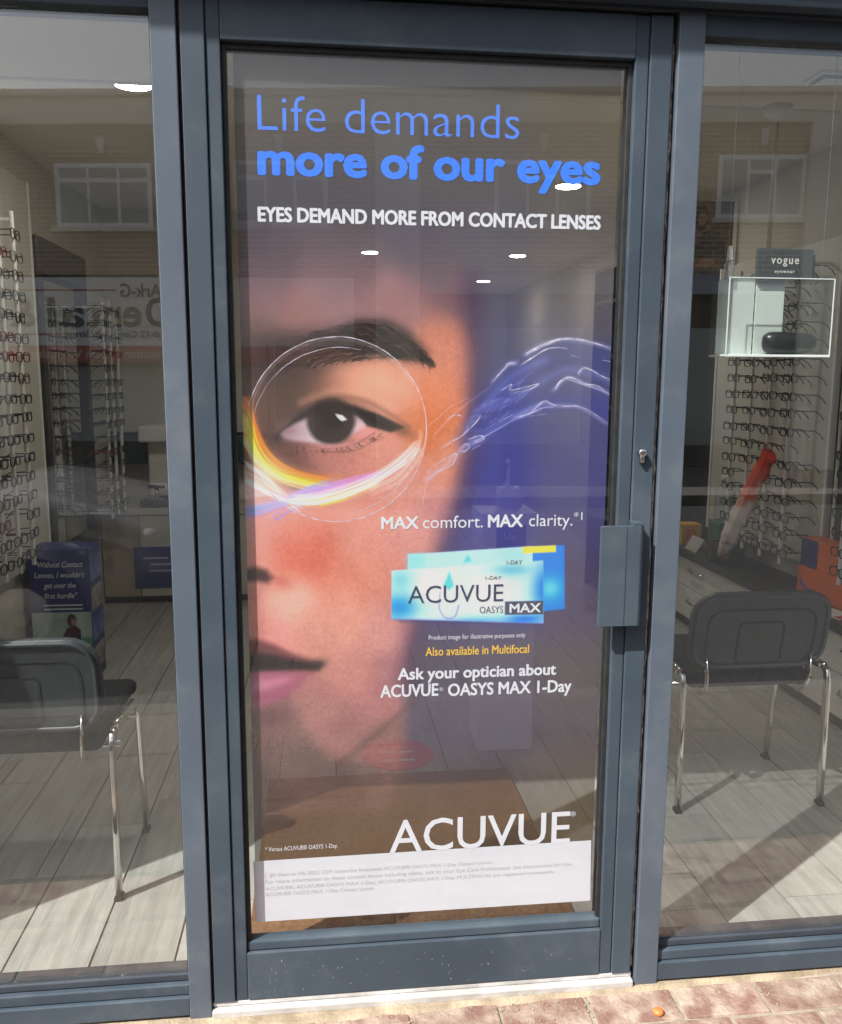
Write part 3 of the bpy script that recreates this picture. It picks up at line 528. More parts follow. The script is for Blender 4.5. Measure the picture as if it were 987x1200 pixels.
('s', [(0.013, 1.231), (0.05, 1.205), (0.091, 1.162), (0.115, 1.139)], 0.0018, 0.0007, (250, 240, 235), 0.37, 0.0028),
('s', [(0.017, 1.236), (0.055, 1.206), (0.096, 1.158), (0.12, 1.131)], 0.0025, 0.0007, (250, 240, 235), 0.43, 0.0028),
('s', [(0.01, 1.231), (0.048, 1.203), (0.089, 1.157), (0.113, 1.132)], 0.0016, 0.0007, (250, 240, 235), 0.39, 0.0028),
('s', [(0.016, 1.232), (0.052, 1.205), (0.091, 1.16), (0.113, 1.136)], 0.0023, 0.0007, (250, 240, 235), 0.37, 0.0028),
('s', [(0.015, 1.238), (0.053, 1.212), (0.095, 1.168), (0.12, 1.145)], 0.0019, 0.0007, (250, 240, 235), 0.59, 0.0028),
('s', [(0.008, 1.242), (0.05, 1.21), (0.095, 1.161), (0.124, 1.132)], 0.0019, 0.0007, (250, 240, 235), 0.58, 0.0028),
('s', [(0.02, 1.227), (0.059, 1.204), (0.102, 1.162), (0.127, 1.141)], 0.0024, 0.0007, (250, 240, 235), 0.46, 0.0028),
('s', [(0.006, 1.169), (0.059, 1.173), (0.115, 1.156)], 0.002, 0.0011, (235, 150, 170), 0.36, 0.0028),
('s', [(0.006, 1.166), (0.059, 1.17), (0.116, 1.153)], 0.0024, 0.0011, (235, 150, 170), 0.44, 0.0028),
('s', [(0.003, 1.18), (0.055, 1.181), (0.111, 1.16)], 0.0029, 0.0011, (235, 150, 170), 0.31, 0.0028),
('s', [(0.01, 1.168), (0.062, 1.175), (0.118, 1.161)], 0.0031, 0.0011, (235, 150, 170), 0.4, 0.0028),
('s', [(0.013, 1.163), (0.061, 1.168), (0.112, 1.152)], 0.003, 0.0011, (235, 150, 170), 0.46, 0.0028),
('s', [(0.019, 1.174), (0.066, 1.175), (0.117, 1.154)], 0.0027, 0.0011, (235, 150, 170), 0.46, 0.0028),
('s', [(0.014, 1.171), (0.062, 1.171), (0.113, 1.149)], 0.0034, 0.0011, (235, 150, 170), 0.43, 0.0028),
('s', [(0.008, 1.165), (0.06, 1.171), (0.116, 1.156)], 0.0026, 0.0011, (235, 150, 170), 0.43, 0.0028),
('s', [(0.006, 1.18), (0.055, 1.178), (0.107, 1.155)], 0.003, 0.0011, (235, 150, 170), 0.42, 0.0028),
('s', [(0.013, 1.17), (0.064, 1.171), (0.119, 1.15)], 0.0042, 0.0011, (235, 150, 170), 0.44, 0.0028),
('s', [(0.016, 1.165), (0.066, 1.171), (0.12, 1.156)], 0.0026, 0.0011, (235, 150, 170), 0.3, 0.0028),
('s', [(0.001, 1.161), (0.053, 1.17), (0.108, 1.157)], 0.002, 0.0011, (235, 150, 170), 0.4, 0.0028),
('s', [(0.013, 1.163), (0.062, 1.17), (0.113, 1.155)], 0.0035, 0.0011, (235, 150, 170), 0.34, 0.0028),
('s', [(0.007, 1.179), (0.058, 1.179), (0.113, 1.157)], 0.0029, 0.0011, (235, 150, 170), 0.35, 0.0028),
('s', [(0.018, 1.137), (0.058, 1.145), (0.103, 1.159), (0.151, 1.184), (0.201, 1.199)], 0.0038, 0.0012, (120, 150, 240), 0.54, 0.0028),
('s', [(0.002, 1.143), (0.045, 1.15), (0.092, 1.164), (0.142, 1.189), (0.195, 1.204)], 0.0033, 0.0012, (120, 150, 240), 0.38, 0.0028),
('s', [(0.02, 1.126), (0.057, 1.133), (0.098, 1.147), (0.142, 1.171), (0.188, 1.185)], 0.0041, 0.0012, (120, 150, 240), 0.39, 0.0028),
('s', [(0.004, 1.131), (0.046, 1.14), (0.092, 1.155), (0.142, 1.181), (0.194, 1.196)], 0.0024, 0.0012, (120, 150, 240), 0.48, 0.0028),
('s', [(0.016, 1.134), (0.053, 1.142), (0.095, 1.157), (0.14, 1.183), (0.186, 1.198)], 0.0041, 0.0012, (120, 150, 240), 0.47, 0.0028),
('s', [(0.016, 1.143), (0.056, 1.147), (0.099, 1.157), (0.147, 1.179), (0.196, 1.189)], 0.0045, 0.0012, (120, 150, 240), 0.43, 0.0028),
('s', [(0.019, 1.133), (0.057, 1.142), (0.098, 1.159), (0.143, 1.186), (0.189, 1.203)], 0.0039, 0.0012, (120, 150, 240), 0.59, 0.0028),
('s', [(0.011, 1.14), (0.05, 1.146), (0.093, 1.158), (0.14, 1.182), (0.188, 1.195)], 0.0048, 0.0012, (120, 150, 240), 0.46, 0.0028),
('s', [(0.007, 1.135), (0.046, 1.143), (0.089, 1.158), (0.136, 1.183), (0.185, 1.198)], 0.0043, 0.0012, (120, 150, 240), 0.57, 0.0028),
('s', [(0.006, 1.135), (0.049, 1.141), (0.096, 1.153), (0.146, 1.177), (0.198, 1.19)], 0.0033, 0.0012, (120, 150, 240), 0.59, 0.0028),
('s', [(0.019, 1.136), (0.056, 1.141), (0.096, 1.153), (0.141, 1.175), (0.187, 1.187)], 0.0045, 0.0012, (120, 150, 240), 0.52, 0.0028),
('s', [(0.017, 1.147), (0.056, 1.15), (0.099, 1.159), (0.146, 1.18), (0.195, 1.19)], 0.0028, 0.0012, (120, 150, 240), 0.4, 0.0028),
('s', [(0.019, 1.128), (0.056, 1.135), (0.098, 1.15), (0.143, 1.176), (0.19, 1.191)], 0.0026, 0.0012, (120, 150, 240), 0.44, 0.0028),
('s', [(0.014, 1.128), (0.055, 1.135), (0.1, 1.15), (0.149, 1.175), (0.2, 1.189)], 0.0042, 0.0012, (120, 150, 240), 0.41, 0.0028),
('s', [(0.07, 1.117), (0.116, 1.14), (0.17, 1.166)], 0.003, 0.0008, (130, 130, 240), 0.43, 0.0028),
('s', [(0.064, 1.123), (0.109, 1.149), (0.164, 1.177)], 0.0018, 0.0008, (130, 130, 240), 0.46, 0.0028),
('s', [(0.059, 1.133), (0.105, 1.156), (0.16, 1.18)], 0.0021, 0.0008, (130, 130, 240), 0.48, 0.0028),
('s', [(0.066, 1.134), (0.113, 1.155), (0.169, 1.178)], 0.0013, 0.0008, (130, 130, 240), 0.43, 0.0028),
('s', [(0.073, 1.117), (0.113, 1.145), (0.162, 1.175)], 0.0029, 0.0008, (130, 130, 240), 0.52, 0.0028),
('s', [(0.074, 1.12), (0.118, 1.143), (0.171, 1.167)], 0.0014, 0.0008, (130, 130, 240), 0.37, 0.0028),
('s', [(0.059, 1.134), (0.109, 1.151), (0.167, 1.17)], 0.0024, 0.0008, (130, 130, 240), 0.36, 0.0028),
('s', [(0.027, 1.122), (0.083, 1.14), (0.122, 1.152)], 0.0022, 0.0007, (240, 120, 90), 0.42, 0.0028),
('s', [(0.035, 1.121), (0.086, 1.142), (0.12, 1.157)], 0.0012, 0.0007, (240, 120, 90), 0.43, 0.0028),
('s', [(0.026, 1.133), (0.082, 1.146), (0.122, 1.153)], 0.0013, 0.0007, (240, 120, 90), 0.34, 0.0028),
('s', [(0.039, 1.121), (0.09, 1.141), (0.123, 1.153)], 0.0023, 0.0007, (240, 120, 90), 0.4, 0.0028),
('s', [(0.038, 1.124), (0.09, 1.144), (0.124, 1.157)], 0.0022, 0.0007, (240, 120, 90), 0.32, 0.0028),
('s', [(0.027, 1.122), (0.082, 1.141), (0.119, 1.153)], 0.0022, 0.0007, (240, 120, 90), 0.47, 0.0028),
('s', [(0.038, 1.134), (0.087, 1.151), (0.118, 1.161)], 0.0026, 0.0007, (240, 120, 90), 0.41, 0.0028),
('s', [(0.118, 1.164), (0.179, 1.182), (0.24, 1.201), (0.292, 1.212)], 0.0025, 0.0011, (200, 140, 220), 0.43, 0.0028),
('s', [(0.114, 1.157), (0.176, 1.179), (0.237, 1.2), (0.29, 1.214)], 0.0022, 0.0011, (200, 140, 220), 0.5, 0.0028),
('s', [(0.116, 1.163), (0.18, 1.181), (0.244, 1.2), (0.299, 1.212)], 0.0025, 0.0011, (200, 140, 220), 0.45, 0.0028),
('s', [(0.113, 1.174), (0.176, 1.19), (0.24, 1.206), (0.295, 1.215)], 0.002, 0.0011, (200, 140, 220), 0.32, 0.0028),
('s', [(0.12, 1.158), (0.183, 1.178), (0.246, 1.199), (0.301, 1.213)], 0.0027, 0.0011, (200, 140, 220), 0.44, 0.0028),
('s', [(0.113, 1.171), (0.175, 1.187), (0.237, 1.204), (0.29, 1.213)], 0.0031, 0.0011, (200, 140, 220), 0.47, 0.0028),
('s', [(0.112, 1.172), (0.175, 1.188), (0.238, 1.205), (0.293, 1.214)], 0.0025, 0.0011, (200, 140, 220), 0.5, 0.0028),
('s', [(0.118, 1.159), (0.182, 1.179), (0.247, 1.199), (0.304, 1.212)], 0.0022, 0.0011, (200, 140, 220), 0.47, 0.0028),
('s', [(0.112, 1.173), (0.174, 1.19), (0.237, 1.208), (0.292, 1.219)], 0.0034, 0.0011, (200, 140, 220), 0.3, 0.0028),
('s', [(0.116, 1.165), (0.18, 1.184), (0.244, 1.203), (0.299, 1.216)], 0.0031, 0.0011, (200, 140, 220), 0.44, 0.0028),
('s', [(0.112, 1.167), (0.176, 1.186), (0.239, 1.205), (0.294, 1.217)], 0.0032, 0.0011, (200, 140, 220), 0.32, 0.0028),
('s', [(0.123, 1.166), (0.186, 1.183), (0.249, 1.201), (0.304, 1.211)], 0.0039, 0.0011, (200, 140, 220), 0.37, 0.0028),
('s', [(0.102, 1.154), (0.173, 1.159), (0.228, 1.176), (0.282, 1.195)], 0.0012, 0.0007, (215, 225, 130), 0.48, 0.0028),
('s', [(0.106, 1.15), (0.176, 1.155), (0.229, 1.171), (0.282, 1.188)], 0.0014, 0.0007, (215, 225, 130), 0.41, 0.0028),
('s', [(0.101, 1.158), (0.171, 1.161), (0.224, 1.176), (0.278, 1.192)], 0.0024, 0.0007, (215, 225, 130), 0.45, 0.0028),
('s', [(0.106, 1.154), (0.176, 1.158), (0.23, 1.174), (0.283, 1.192)], 0.0013, 0.0007, (215, 225, 130), 0.52, 0.0028),
('s', [(0.098, 1.159), (0.17, 1.162), (0.224, 1.176), (0.279, 1.192)], 0.0026, 0.0007, (215, 225, 130), 0.36, 0.0028),
('s', [(0.096, 1.154), (0.168, 1.158), (0.224, 1.173), (0.279, 1.19)], 0.0014, 0.0007, (215, 225, 130), 0.5, 0.0028),
('s', [(0.096, 1.161), (0.167, 1.165), (0.221, 1.181), (0.275, 1.199)], 0.0012, 0.0007, (215, 225, 130), 0.47, 0.0028),
('s', [(0.109, 1.156), (0.177, 1.161), (0.227, 1.178), (0.278, 1.195)], 0.0015, 0.0007, (215, 225, 130), 0.49, 0.0028),
('s', [(0.104, 1.154), (0.176, 1.159), (0.231, 1.176), (0.286, 1.195)], 0.0021, 0.0007, (215, 225, 130), 0.42, 0.0028),
('s', [(0.167, 1.149), (0.211, 1.159), (0.221, 1.163)], 0.0022, 0.0007, (250, 200, 80), 0.41, 0.0028),
('s', [(0.167, 1.147), (0.209, 1.157), (0.216, 1.159)], 0.0013, 0.0007, (250, 200, 80), 0.53, 0.0028),
('s', [(0.167, 1.147), (0.21, 1.156), (0.219, 1.159)], 0.002, 0.0007, (250, 200, 80), 0.38, 0.0028),
('s', [(0.159, 1.143), (0.205, 1.154), (0.216, 1.158)], 0.0017, 0.0007, (250, 200, 80), 0.45, 0.0028),
('s', [(0.166, 1.149), (0.208, 1.16), (0.215, 1.163)], 0.0013, 0.0007, (250, 200, 80), 0.59, 0.0028),
('s', [(0.168, 1.146), (0.209, 1.157), (0.216, 1.161)], 0.0025, 0.0007, (250, 200, 80), 0.51, 0.0028),
('s', [(0.163, 1.149), (0.207, 1.16), (0.215, 1.165)], 0.002, 0.0007, (250, 200, 80), 0.52, 0.0028),
('s', [(0.104, 1.153), (0.176, 1.165), (0.257, 1.196), (0.321, 1.235), (0.366, 1.279)], 0.0017, 0.0006, (250, 240, 235), 0.56, 0.0028),
('s', [(0.114, 1.158), (0.182, 1.168), (0.259, 1.197), (0.319, 1.235), (0.361, 1.277)], 0.0018, 0.0006, (250, 240, 235), 0.52, 0.0028),
('s', [(0.107, 1.163), (0.18, 1.173), (0.262, 1.202), (0.327, 1.239), (0.374, 1.281)], 0.0015, 0.0006, (250, 240, 235), 0.51, 0.0028),
('s', [(0.112, 1.166), (0.181, 1.176), (0.259, 1.203), (0.321, 1.24), (0.364, 1.28)], 0.0017, 0.0006, (250, 240, 235), 0.41, 0.0028),
('s', [(0.118, 1.166), (0.186, 1.172), (0.265, 1.196), (0.326, 1.229), (0.369, 1.266)], 0.0023, 0.0006, (250, 240, 235), 0.43, 0.0028),
('s', [(0.104, 1.167), (0.177, 1.177), (0.26, 1.205), (0.325, 1.242), (0.372, 1.282)], 0.0023, 0.0006, (250, 240, 235), 0.43, 0.0028),
('s', [(0.123, 1.149), (0.191, 1.161), (0.268, 1.191), (0.328, 1.231), (0.37, 1.274)], 0.0019, 0.0006, (250, 240, 235), 0.58, 0.0028),
('s', [(0.105, 1.152), (0.177, 1.165), (0.258, 1.196), (0.322, 1.236), (0.367, 1.28)], 0.001, 0.0006, (250, 240, 235), 0.37, 0.0028),
('s', [(0.1, 1.16), (0.174, 1.167), (0.258, 1.192), (0.325, 1.226), (0.373, 1.263)], 0.0015, 0.0006, (250, 240, 235), 0.55, 0.0028),
('s', [(0.121, 1.161), (0.19, 1.168), (0.269, 1.192), (0.331, 1.226), (0.374, 1.263)], 0.0018, 0.0006, (250, 240, 235), 0.53, 0.0028),
('s', [(0.102, 1.158), (0.174, 1.166), (0.255, 1.192), (0.319, 1.227), (0.365, 1.266)], 0.0012, 0.0006, (250, 240, 235), 0.54, 0.0028),
('s', [(0.112, 1.152), (0.185, 1.161), (0.267, 1.188), (0.332, 1.225), (0.379, 1.265)], 0.0017, 0.0006, (250, 240, 235), 0.43, 0.0028),
('s', [(0.109, 1.162), (0.179, 1.17), (0.258, 1.196), (0.32, 1.231), (0.364, 1.27)], 0.0015, 0.0006, (250, 240, 235), 0.59, 0.0028),
('s', [(0.104, 1.15), (0.175, 1.159), (0.256, 1.186), (0.319, 1.223), (0.364, 1.263)], 0.0017, 0.0006, (250, 240, 235), 0.57, 0.0028),
('s', [(0.013, 1.197), (0.071, 1.165), (0.115, 1.151), (0.176, 1.151), (0.265, 1.183), (0.346, 1.234)], 0.0018, 0.0006, (252, 246, 240), 0.67, 0.0028),
('s', [(0.009, 1.198), (0.068, 1.166), (0.112, 1.152), (0.174, 1.152), (0.264, 1.184), (0.345, 1.234)], 0.0015, 0.0006, (252, 246, 240), 0.51, 0.0028),
('s', [(0.006, 1.2), (0.065, 1.167), (0.109, 1.152), (0.172, 1.152), (0.262, 1.183), (0.344, 1.233)], 0.0018, 0.0006, (252, 246, 240), 0.69, 0.0028),
('s', [(0.006, 1.204), (0.065, 1.172), (0.109, 1.158), (0.171, 1.158), (0.261, 1.19), (0.342, 1.24)], 0.0021, 0.0006, (252, 246, 240), 0.5, 0.0028),
('s', [(0.007, 1.201), (0.066, 1.17), (0.111, 1.156), (0.173, 1.156), (0.264, 1.189), (0.346, 1.24)], 0.0018, 0.0006, (252, 246, 240), 0.54, 0.0028),
('s', [(0.015, 1.204), (0.071, 1.17), (0.113, 1.154), (0.173, 1.153), (0.261, 1.183), (0.34, 1.232)], 0.0018, 0.0006, (252, 246, 240), 0.56, 0.0028),
('s', [(0.01, 1.205), (0.068, 1.172), (0.112, 1.156), (0.174, 1.155), (0.263, 1.185), (0.344, 1.234)], 0.002, 0.0006, (252, 246, 240), 0.58, 0.0028),
('s', [(0.26, 1.173), (0.321, 1.201), (0.363, 1.257), (0.374, 1.303)], 0.0008, 0.0005, (240, 220, 215), 0.33, 0.0028),
('s', [(0.273, 1.166), (0.335, 1.195), (0.378, 1.251), (0.389, 1.298)], 0.0017, 0.0005, (240, 220, 215), 0.28, 0.0028),
('s', [(0.257, 1.181), (0.321, 1.204), (0.366, 1.254), (0.38, 1.295)], 0.0017, 0.0005, (240, 220, 215), 0.32, 0.0028),
('s', [(0.263, 1.185), (0.324, 1.208), (0.368, 1.259), (0.38, 1.3)], 0.0018, 0.0005, (240, 220, 215), 0.34, 0.0028),
('s', [(0.267, 1.17), (0.33, 1.196), (0.375, 1.249), (0.387, 1.293)], 0.0016, 0.0005, (240, 220, 215), 0.38, 0.0028),
('s', [(0.271, 1.166), (0.334, 1.198), (0.378, 1.258), (0.389, 1.308)], 0.0014, 0.0005, (240, 220, 215), 0.26, 0.0028),
('s', [(0.271, 1.178), (0.329, 1.205), (0.368, 1.259), (0.375, 1.304)], 0.0017, 0.0005, (240, 220, 215), 0.37, 0.0028),
('s', [(0.273, 1.174), (0.334, 1.203), (0.378, 1.26), (0.389, 1.308)], 0.0011, 0.0005, (240, 220, 215), 0.26, 0.0028),
('s', [(0.265, 1.178), (0.325, 1.203), (0.367, 1.255), (0.377, 1.298)], 0.0017, 0.0005, (240, 220, 215), 0.27, 0.0028),
('s', [(0.271, 1.182), (0.334, 1.206), (0.378, 1.258), (0.39, 1.3)], 0.0014, 0.0005, (240, 220, 215), 0.31, 0.0028),
('s', [(0.271, 1.175), (0.334, 1.199), (0.378, 1.25), (0.39, 1.292)], 0.001, 0.0005, (240, 220, 215), 0.28, 0.0028),
('s', [(0.266, 1.185), (0.325, 1.207), (0.367, 1.255), (0.376, 1.295)], 0.0018, 0.0005, (240, 220, 215), 0.38, 0.0028),
('s', [(0.256, 1.176), (0.32, 1.206), (0.366, 1.262), (0.38, 1.31)], 0.0008, 0.0005, (240, 220, 215), 0.27, 0.0028),
('s', [(0.26, 1.185), (0.32, 1.21), (0.363, 1.262), (0.373, 1.305)], 0.0017, 0.0005, (240, 220, 215), 0.25, 0.0028),
('b', 0.068, 1.197, 0.0605, 0.0392, 15, (255, 225, 180), 0.3),
('b', 0.039, 1.202, 0.0427, 0.0463, 0, (250, 232, 222), 0.45),
('b', 0.085, 1.152, 0.0534, 0.0214, -14, (220, 190, 225), 0.35),
('p', [(0.471, 1.337), (0.488, 1.366), (0.525, 1.399), (0.558, 1.44), (0.625, 1.482), (0.68, 1.494), (0.784, 1.473), (0.786, 1.316), (0.741, 1.341), (0.684, 1.354), (0.629, 1.341), (0.556, 1.32), (0.506, 1.279), (0.472, 1.258)], (64, 72, 142), 0.28, 0.0125),
('s', [(0.467, 1.291), (0.484, 1.308), (0.526, 1.358), (0.563, 1.399), (0.605, 1.432), (0.655, 1.457), (0.715, 1.466), (0.78, 1.454)], 0.0356, 0.0605, (60, 70, 146), 0.24, 0.0249),
('s', [(0.468, 1.271), (0.526, 1.316), (0.59, 1.345), (0.65, 1.358), (0.71, 1.362), (0.785, 1.341)], 0.0249, 0.032, (60, 70, 146), 0.24, 0.0249),
('s', [(0.472, 1.308), (0.525, 1.374), (0.575, 1.42), (0.638, 1.449)], 0.0125, 0.016, (120, 132, 205), 0.32, 0.0142),
('s', [(0.623, 1.399), (0.682, 1.429), (0.751, 1.417), (0.782, 1.404)], 0.016, 0.0125, (120, 132, 205), 0.32, 0.0142),
('s', [(0.485, 1.27), (0.556, 1.325), (0.624, 1.35)], 0.0142, 0.0125, (120, 132, 205), 0.32, 0.0142),
('s', [(0.513, 1.35), (0.564, 1.366), (0.606, 1.387)], 0.0142, 0.0089, (120, 132, 205), 0.32, 0.0142),
('s', [(0.596, 1.461), (0.638, 1.484), (0.688, 1.492), (0.749, 1.483), (0.782, 1.473)], 0.0125, 0.0053, (190, 190, 235), 0.28, 0.0089),
('s', [(0.525, 1.403), (0.558, 1.438), (0.575, 1.444)], 0.0071, 0.0107, (190, 190, 235), 0.28, 0.0089),
('s', [(0.388, 1.2), (0.434, 1.233), (0.472, 1.27), (0.506, 1.283)], 0.0107, 0.0089, (190, 190, 235), 0.28, 0.0089),
('s', [(0.657, 1.387), (0.687, 1.413), (0.726, 1.4), (0.778, 1.38)], 0.0089, 0.0053, (190, 190, 235), 0.28, 0.0089),
('s', [(0.573, 1.328), (0.628, 1.357), (0.658, 1.355), (0.71, 1.353), (0.776, 1.317)], 0.0089, 0.0053, (190, 190, 235), 0.28, 0.0089),
('s', [(0.526, 1.405), (0.547, 1.426), (0.561, 1.438), (0.577, 1.442)], 0.0009, 0.0011, (225, 220, 250), 0.4, 0.002),
('s', [(0.527, 1.403), (0.546, 1.425), (0.557, 1.438), (0.57, 1.444)], 0.0009, 0.0011, (170, 180, 240), 0.23, 0.002),
('s', [(0.528, 1.403), (0.547, 1.426), (0.558, 1.439), (0.571, 1.445)], 0.0009, 0.0011, (170, 180, 240), 0.29, 0.002),
('s', [(0.555, 1.44), (0.567, 1.444), (0.574, 1.44)], 0.0019, 0.0014, (225, 220, 250), 0.37, 0.002),
('s', [(0.554, 1.441), (0.564, 1.445), (0.57, 1.441)], 0.0019, 0.0014, (170, 180, 240), 0.4, 0.002),
('s', [(0.553, 1.437), (0.563, 1.441), (0.57, 1.436)], 0.0019, 0.0014, (170, 180, 240), 0.3, 0.002),
('s', [(0.596, 1.46), (0.625, 1.476), (0.654, 1.488), (0.683, 1.492), (0.717, 1.49), (0.751, 1.482), (0.779, 1.473)], 0.0028, 0.0006, (225, 220, 250), 0.38, 0.002),
('s', [(0.597, 1.462), (0.626, 1.478), (0.656, 1.489), (0.687, 1.494), (0.722, 1.491), (0.757, 1.483), (0.786, 1.475)], 0.0028, 0.0006, (170, 180, 240), 0.29, 0.002),
('s', [(0.598, 1.463), (0.626, 1.478), (0.655, 1.488), (0.683, 1.492), (0.717, 1.488), (0.75, 1.479), (0.778, 1.47)], 0.0028, 0.0006, (170, 180, 240), 0.42, 0.002),
('s', [(0.603, 1.466), (0.63, 1.479), (0.661, 1.489)], 0.0037, 0.0011, (225, 220, 250), 0.17, 0.002),
('s', [(0.605, 1.467), (0.629, 1.478), (0.657, 1.487)], 0.0037, 0.0011, (170, 180, 240), 0.16, 0.002),
('s', [(0.608, 1.467), (0.631, 1.477), (0.659, 1.486)], 0.0037, 0.0011, (170, 180, 240), 0.24, 0.002),
('s', [(0.584, 1.438), (0.609, 1.454), (0.635, 1.47), (0.661, 1.475), (0.685, 1.474)], 0.0019, 0.0005, (225, 220, 250), 0.24, 0.002),
('s', [(0.588, 1.439), (0.613, 1.455), (0.638, 1.47), (0.664, 1.474), (0.687, 1.472)], 0.0019, 0.0005, (170, 180, 240), 0.33, 0.002),
('s', [(0.591, 1.441), (0.615, 1.457), (0.638, 1.472), (0.662, 1.477), (0.684, 1.475)], 0.0019, 0.0005, (170, 180, 240), 0.36, 0.002),
('s', [(0.663, 1.388), (0.673, 1.402), (0.689, 1.412), (0.706, 1.408), (0.728, 1.397), (0.754, 1.393), (0.779, 1.377)], 0.0021, 0.0005, (225, 220, 250), 0.38, 0.002),
('s', [(0.661, 1.389), (0.672, 1.404), (0.688, 1.414), (0.706, 1.411), (0.728, 1.401), (0.754, 1.397), (0.78, 1.382)], 0.0021, 0.0005, (170, 180, 240), 0.39, 0.002),
('s', [(0.662, 1.389), (0.671, 1.404), (0.687, 1.414), (0.703, 1.41), (0.724, 1.4), (0.749, 1.396), (0.774, 1.381)], 0.0021, 0.0005, (170, 180, 240), 0.31, 0.002),
('s', [(0.682, 1.412), (0.717, 1.4), (0.752, 1.39), (0.779, 1.379)], 0.0016, 0.0013, (232, 222, 248), 0.5, 0.0016),
('s', [(0.68, 1.411), (0.714, 1.4), (0.749, 1.39), (0.774, 1.381)], 0.001, 0.0006, (225, 220, 250), 0.14, 0.002),
('s', [(0.683, 1.415), (0.717, 1.401), (0.751, 1.389), (0.776, 1.376)], 0.001, 0.0006, (170, 180, 240), 0.16, 0.002),
('s', [(0.682, 1.414), (0.716, 1.401), (0.75, 1.389), (0.775, 1.378)], 0.001, 0.0006, (170, 180, 240), 0.17, 0.002),
('s', [(0.708, 1.423), (0.719, 1.436), (0.736, 1.431), (0.758, 1.418), (0.777, 1.41)], 0.0015, 0.0005, (225, 220, 250), 0.34, 0.002),
('s', [(0.709, 1.416), (0.721, 1.43), (0.738, 1.426), (0.76, 1.413), (0.779, 1.406)], 0.0015, 0.0005, (170, 180, 240), 0.35, 0.002),
('s', [(0.71, 1.417), (0.723, 1.431), (0.74, 1.427), (0.763, 1.414), (0.783, 1.407)], 0.0015, 0.0005, (170, 180, 240), 0.21, 0.002),
('s', [(0.544, 1.386), (0.565, 1.398), (0.562, 1.385), (0.592, 1.39), (0.625, 1.397), (0.601, 1.384), (0.562, 1.376)], 0.0012, 0.0004, (225, 220, 250), 0.31, 0.002),
('s', [(0.549, 1.385), (0.569, 1.399), (0.564, 1.387), (0.593, 1.392), (0.624, 1.401), (0.599, 1.388), (0.558, 1.381)], 0.0012, 0.0004, (170, 180, 240), 0.29, 0.002),
('s', [(0.544, 1.386), (0.565, 1.399), (0.562, 1.386), (0.592, 1.391), (0.625, 1.399), (0.602, 1.385), (0.562, 1.378)], 0.0012, 0.0004, (170, 180, 240), 0.33, 0.002),
('s', [(0.578, 1.326), (0.609, 1.336), (0.629, 1.355), (0.641, 1.361), (0.658, 1.353), (0.683, 1.349), (0.708, 1.349), (0.738, 1.337), (0.772, 1.313)], 0.0014, 0.0005, (225, 220, 250), 0.27, 0.002),
('s', [(0.576, 1.33), (0.608, 1.341), (0.628, 1.359), (0.641, 1.365), (0.658, 1.357), (0.683, 1.354), (0.709, 1.354), (0.739, 1.342), (0.774, 1.317)], 0.0014, 0.0005, (170, 180, 240), 0.36, 0.002),
('s', [(0.575, 1.325), (0.607, 1.336), (0.629, 1.355), (0.642, 1.361), (0.66, 1.353), (0.687, 1.35), (0.713, 1.35), (0.745, 1.338), (0.78, 1.314)], 0.0014, 0.0005, (170, 180, 240), 0.27, 0.002),
('s', [(0.586, 1.331), (0.616, 1.341), (0.637, 1.35), (0.658, 1.351)], 0.0025, 0.0011, (232, 222, 248), 0.55, 0.0016),
('s', [(0.585, 1.329), (0.615, 1.341), (0.636, 1.351), (0.657, 1.353)], 0.0016, 0.0005, (225, 220, 250), 0.26, 0.002),
('s', [(0.584, 1.33), (0.615, 1.34), (0.638, 1.348), (0.66, 1.349)], 0.0016, 0.0005, (170, 180, 240), 0.27, 0.002),
('s', [(0.586, 1.328), (0.615, 1.339), (0.635, 1.348), (0.655, 1.35)], 0.0016, 0.0005, (170, 180, 240), 0.21, 0.002),
('s', [(0.468, 1.297), (0.494, 1.32), (0.504, 1.333)], 0.0012, 0.0004, (225, 220, 250), 0.29, 0.002),
('s', [(0.466, 1.291), (0.491, 1.318), (0.5, 1.335)], 0.0012, 0.0004, (170, 180, 240), 0.26, 0.002),
('s', [(0.464, 1.297), (0.489, 1.322), (0.498, 1.337)], 0.0012, 0.0004, (170, 180, 240), 0.28, 0.002),
('s', [(0.457, 1.262), (0.47, 1.271), (0.478, 1.265), (0.468, 1.255), (0.462, 1.259)], 0.001, 0.0004, (225, 220, 250), 0.28, 0.002),
('s', [(0.463, 1.265), (0.475, 1.274), (0.482, 1.269), (0.472, 1.259), (0.464, 1.263)], 0.001, 0.0004, (170, 180, 240), 0.37, 0.002),
('s', [(0.463, 1.266), (0.474, 1.274), (0.479, 1.267), (0.467, 1.255), (0.458, 1.259)], 0.001, 0.0004, (170, 180, 240), 0.23, 0.002),
('s', [(0.436, 1.244), (0.452, 1.251), (0.447, 1.234), (0.437, 1.225), (0.411, 1.213), (0.384, 1.19)], 0.0011, 0.0005, (225, 220, 250), 0.21, 0.002),
('s', [(0.434, 1.245), (0.45, 1.252), (0.446, 1.236), (0.437, 1.228), (0.41, 1.216), (0.385, 1.194)], 0.0011, 0.0005, (170, 180, 240), 0.36, 0.002),
('s', [(0.435, 1.245), (0.452, 1.253), (0.448, 1.236), (0.439, 1.228), (0.414, 1.216), (0.388, 1.194)], 0.0011, 0.0005, (170, 180, 240), 0.27, 0.002),
('s', [(0.39, 1.209), (0.418, 1.236), (0.446, 1.254)], 0.0009, 0.0004, (225, 220, 250), 0.2, 0.002),
('s', [(0.385, 1.216), (0.416, 1.24), (0.448, 1.257)], 0.0009, 0.0004, (170, 180, 240), 0.17, 0.002),
('s', [(0.391, 1.215), (0.421, 1.239), (0.451, 1.256)], 0.0009, 0.0004, (170, 180, 240), 0.18, 0.002),
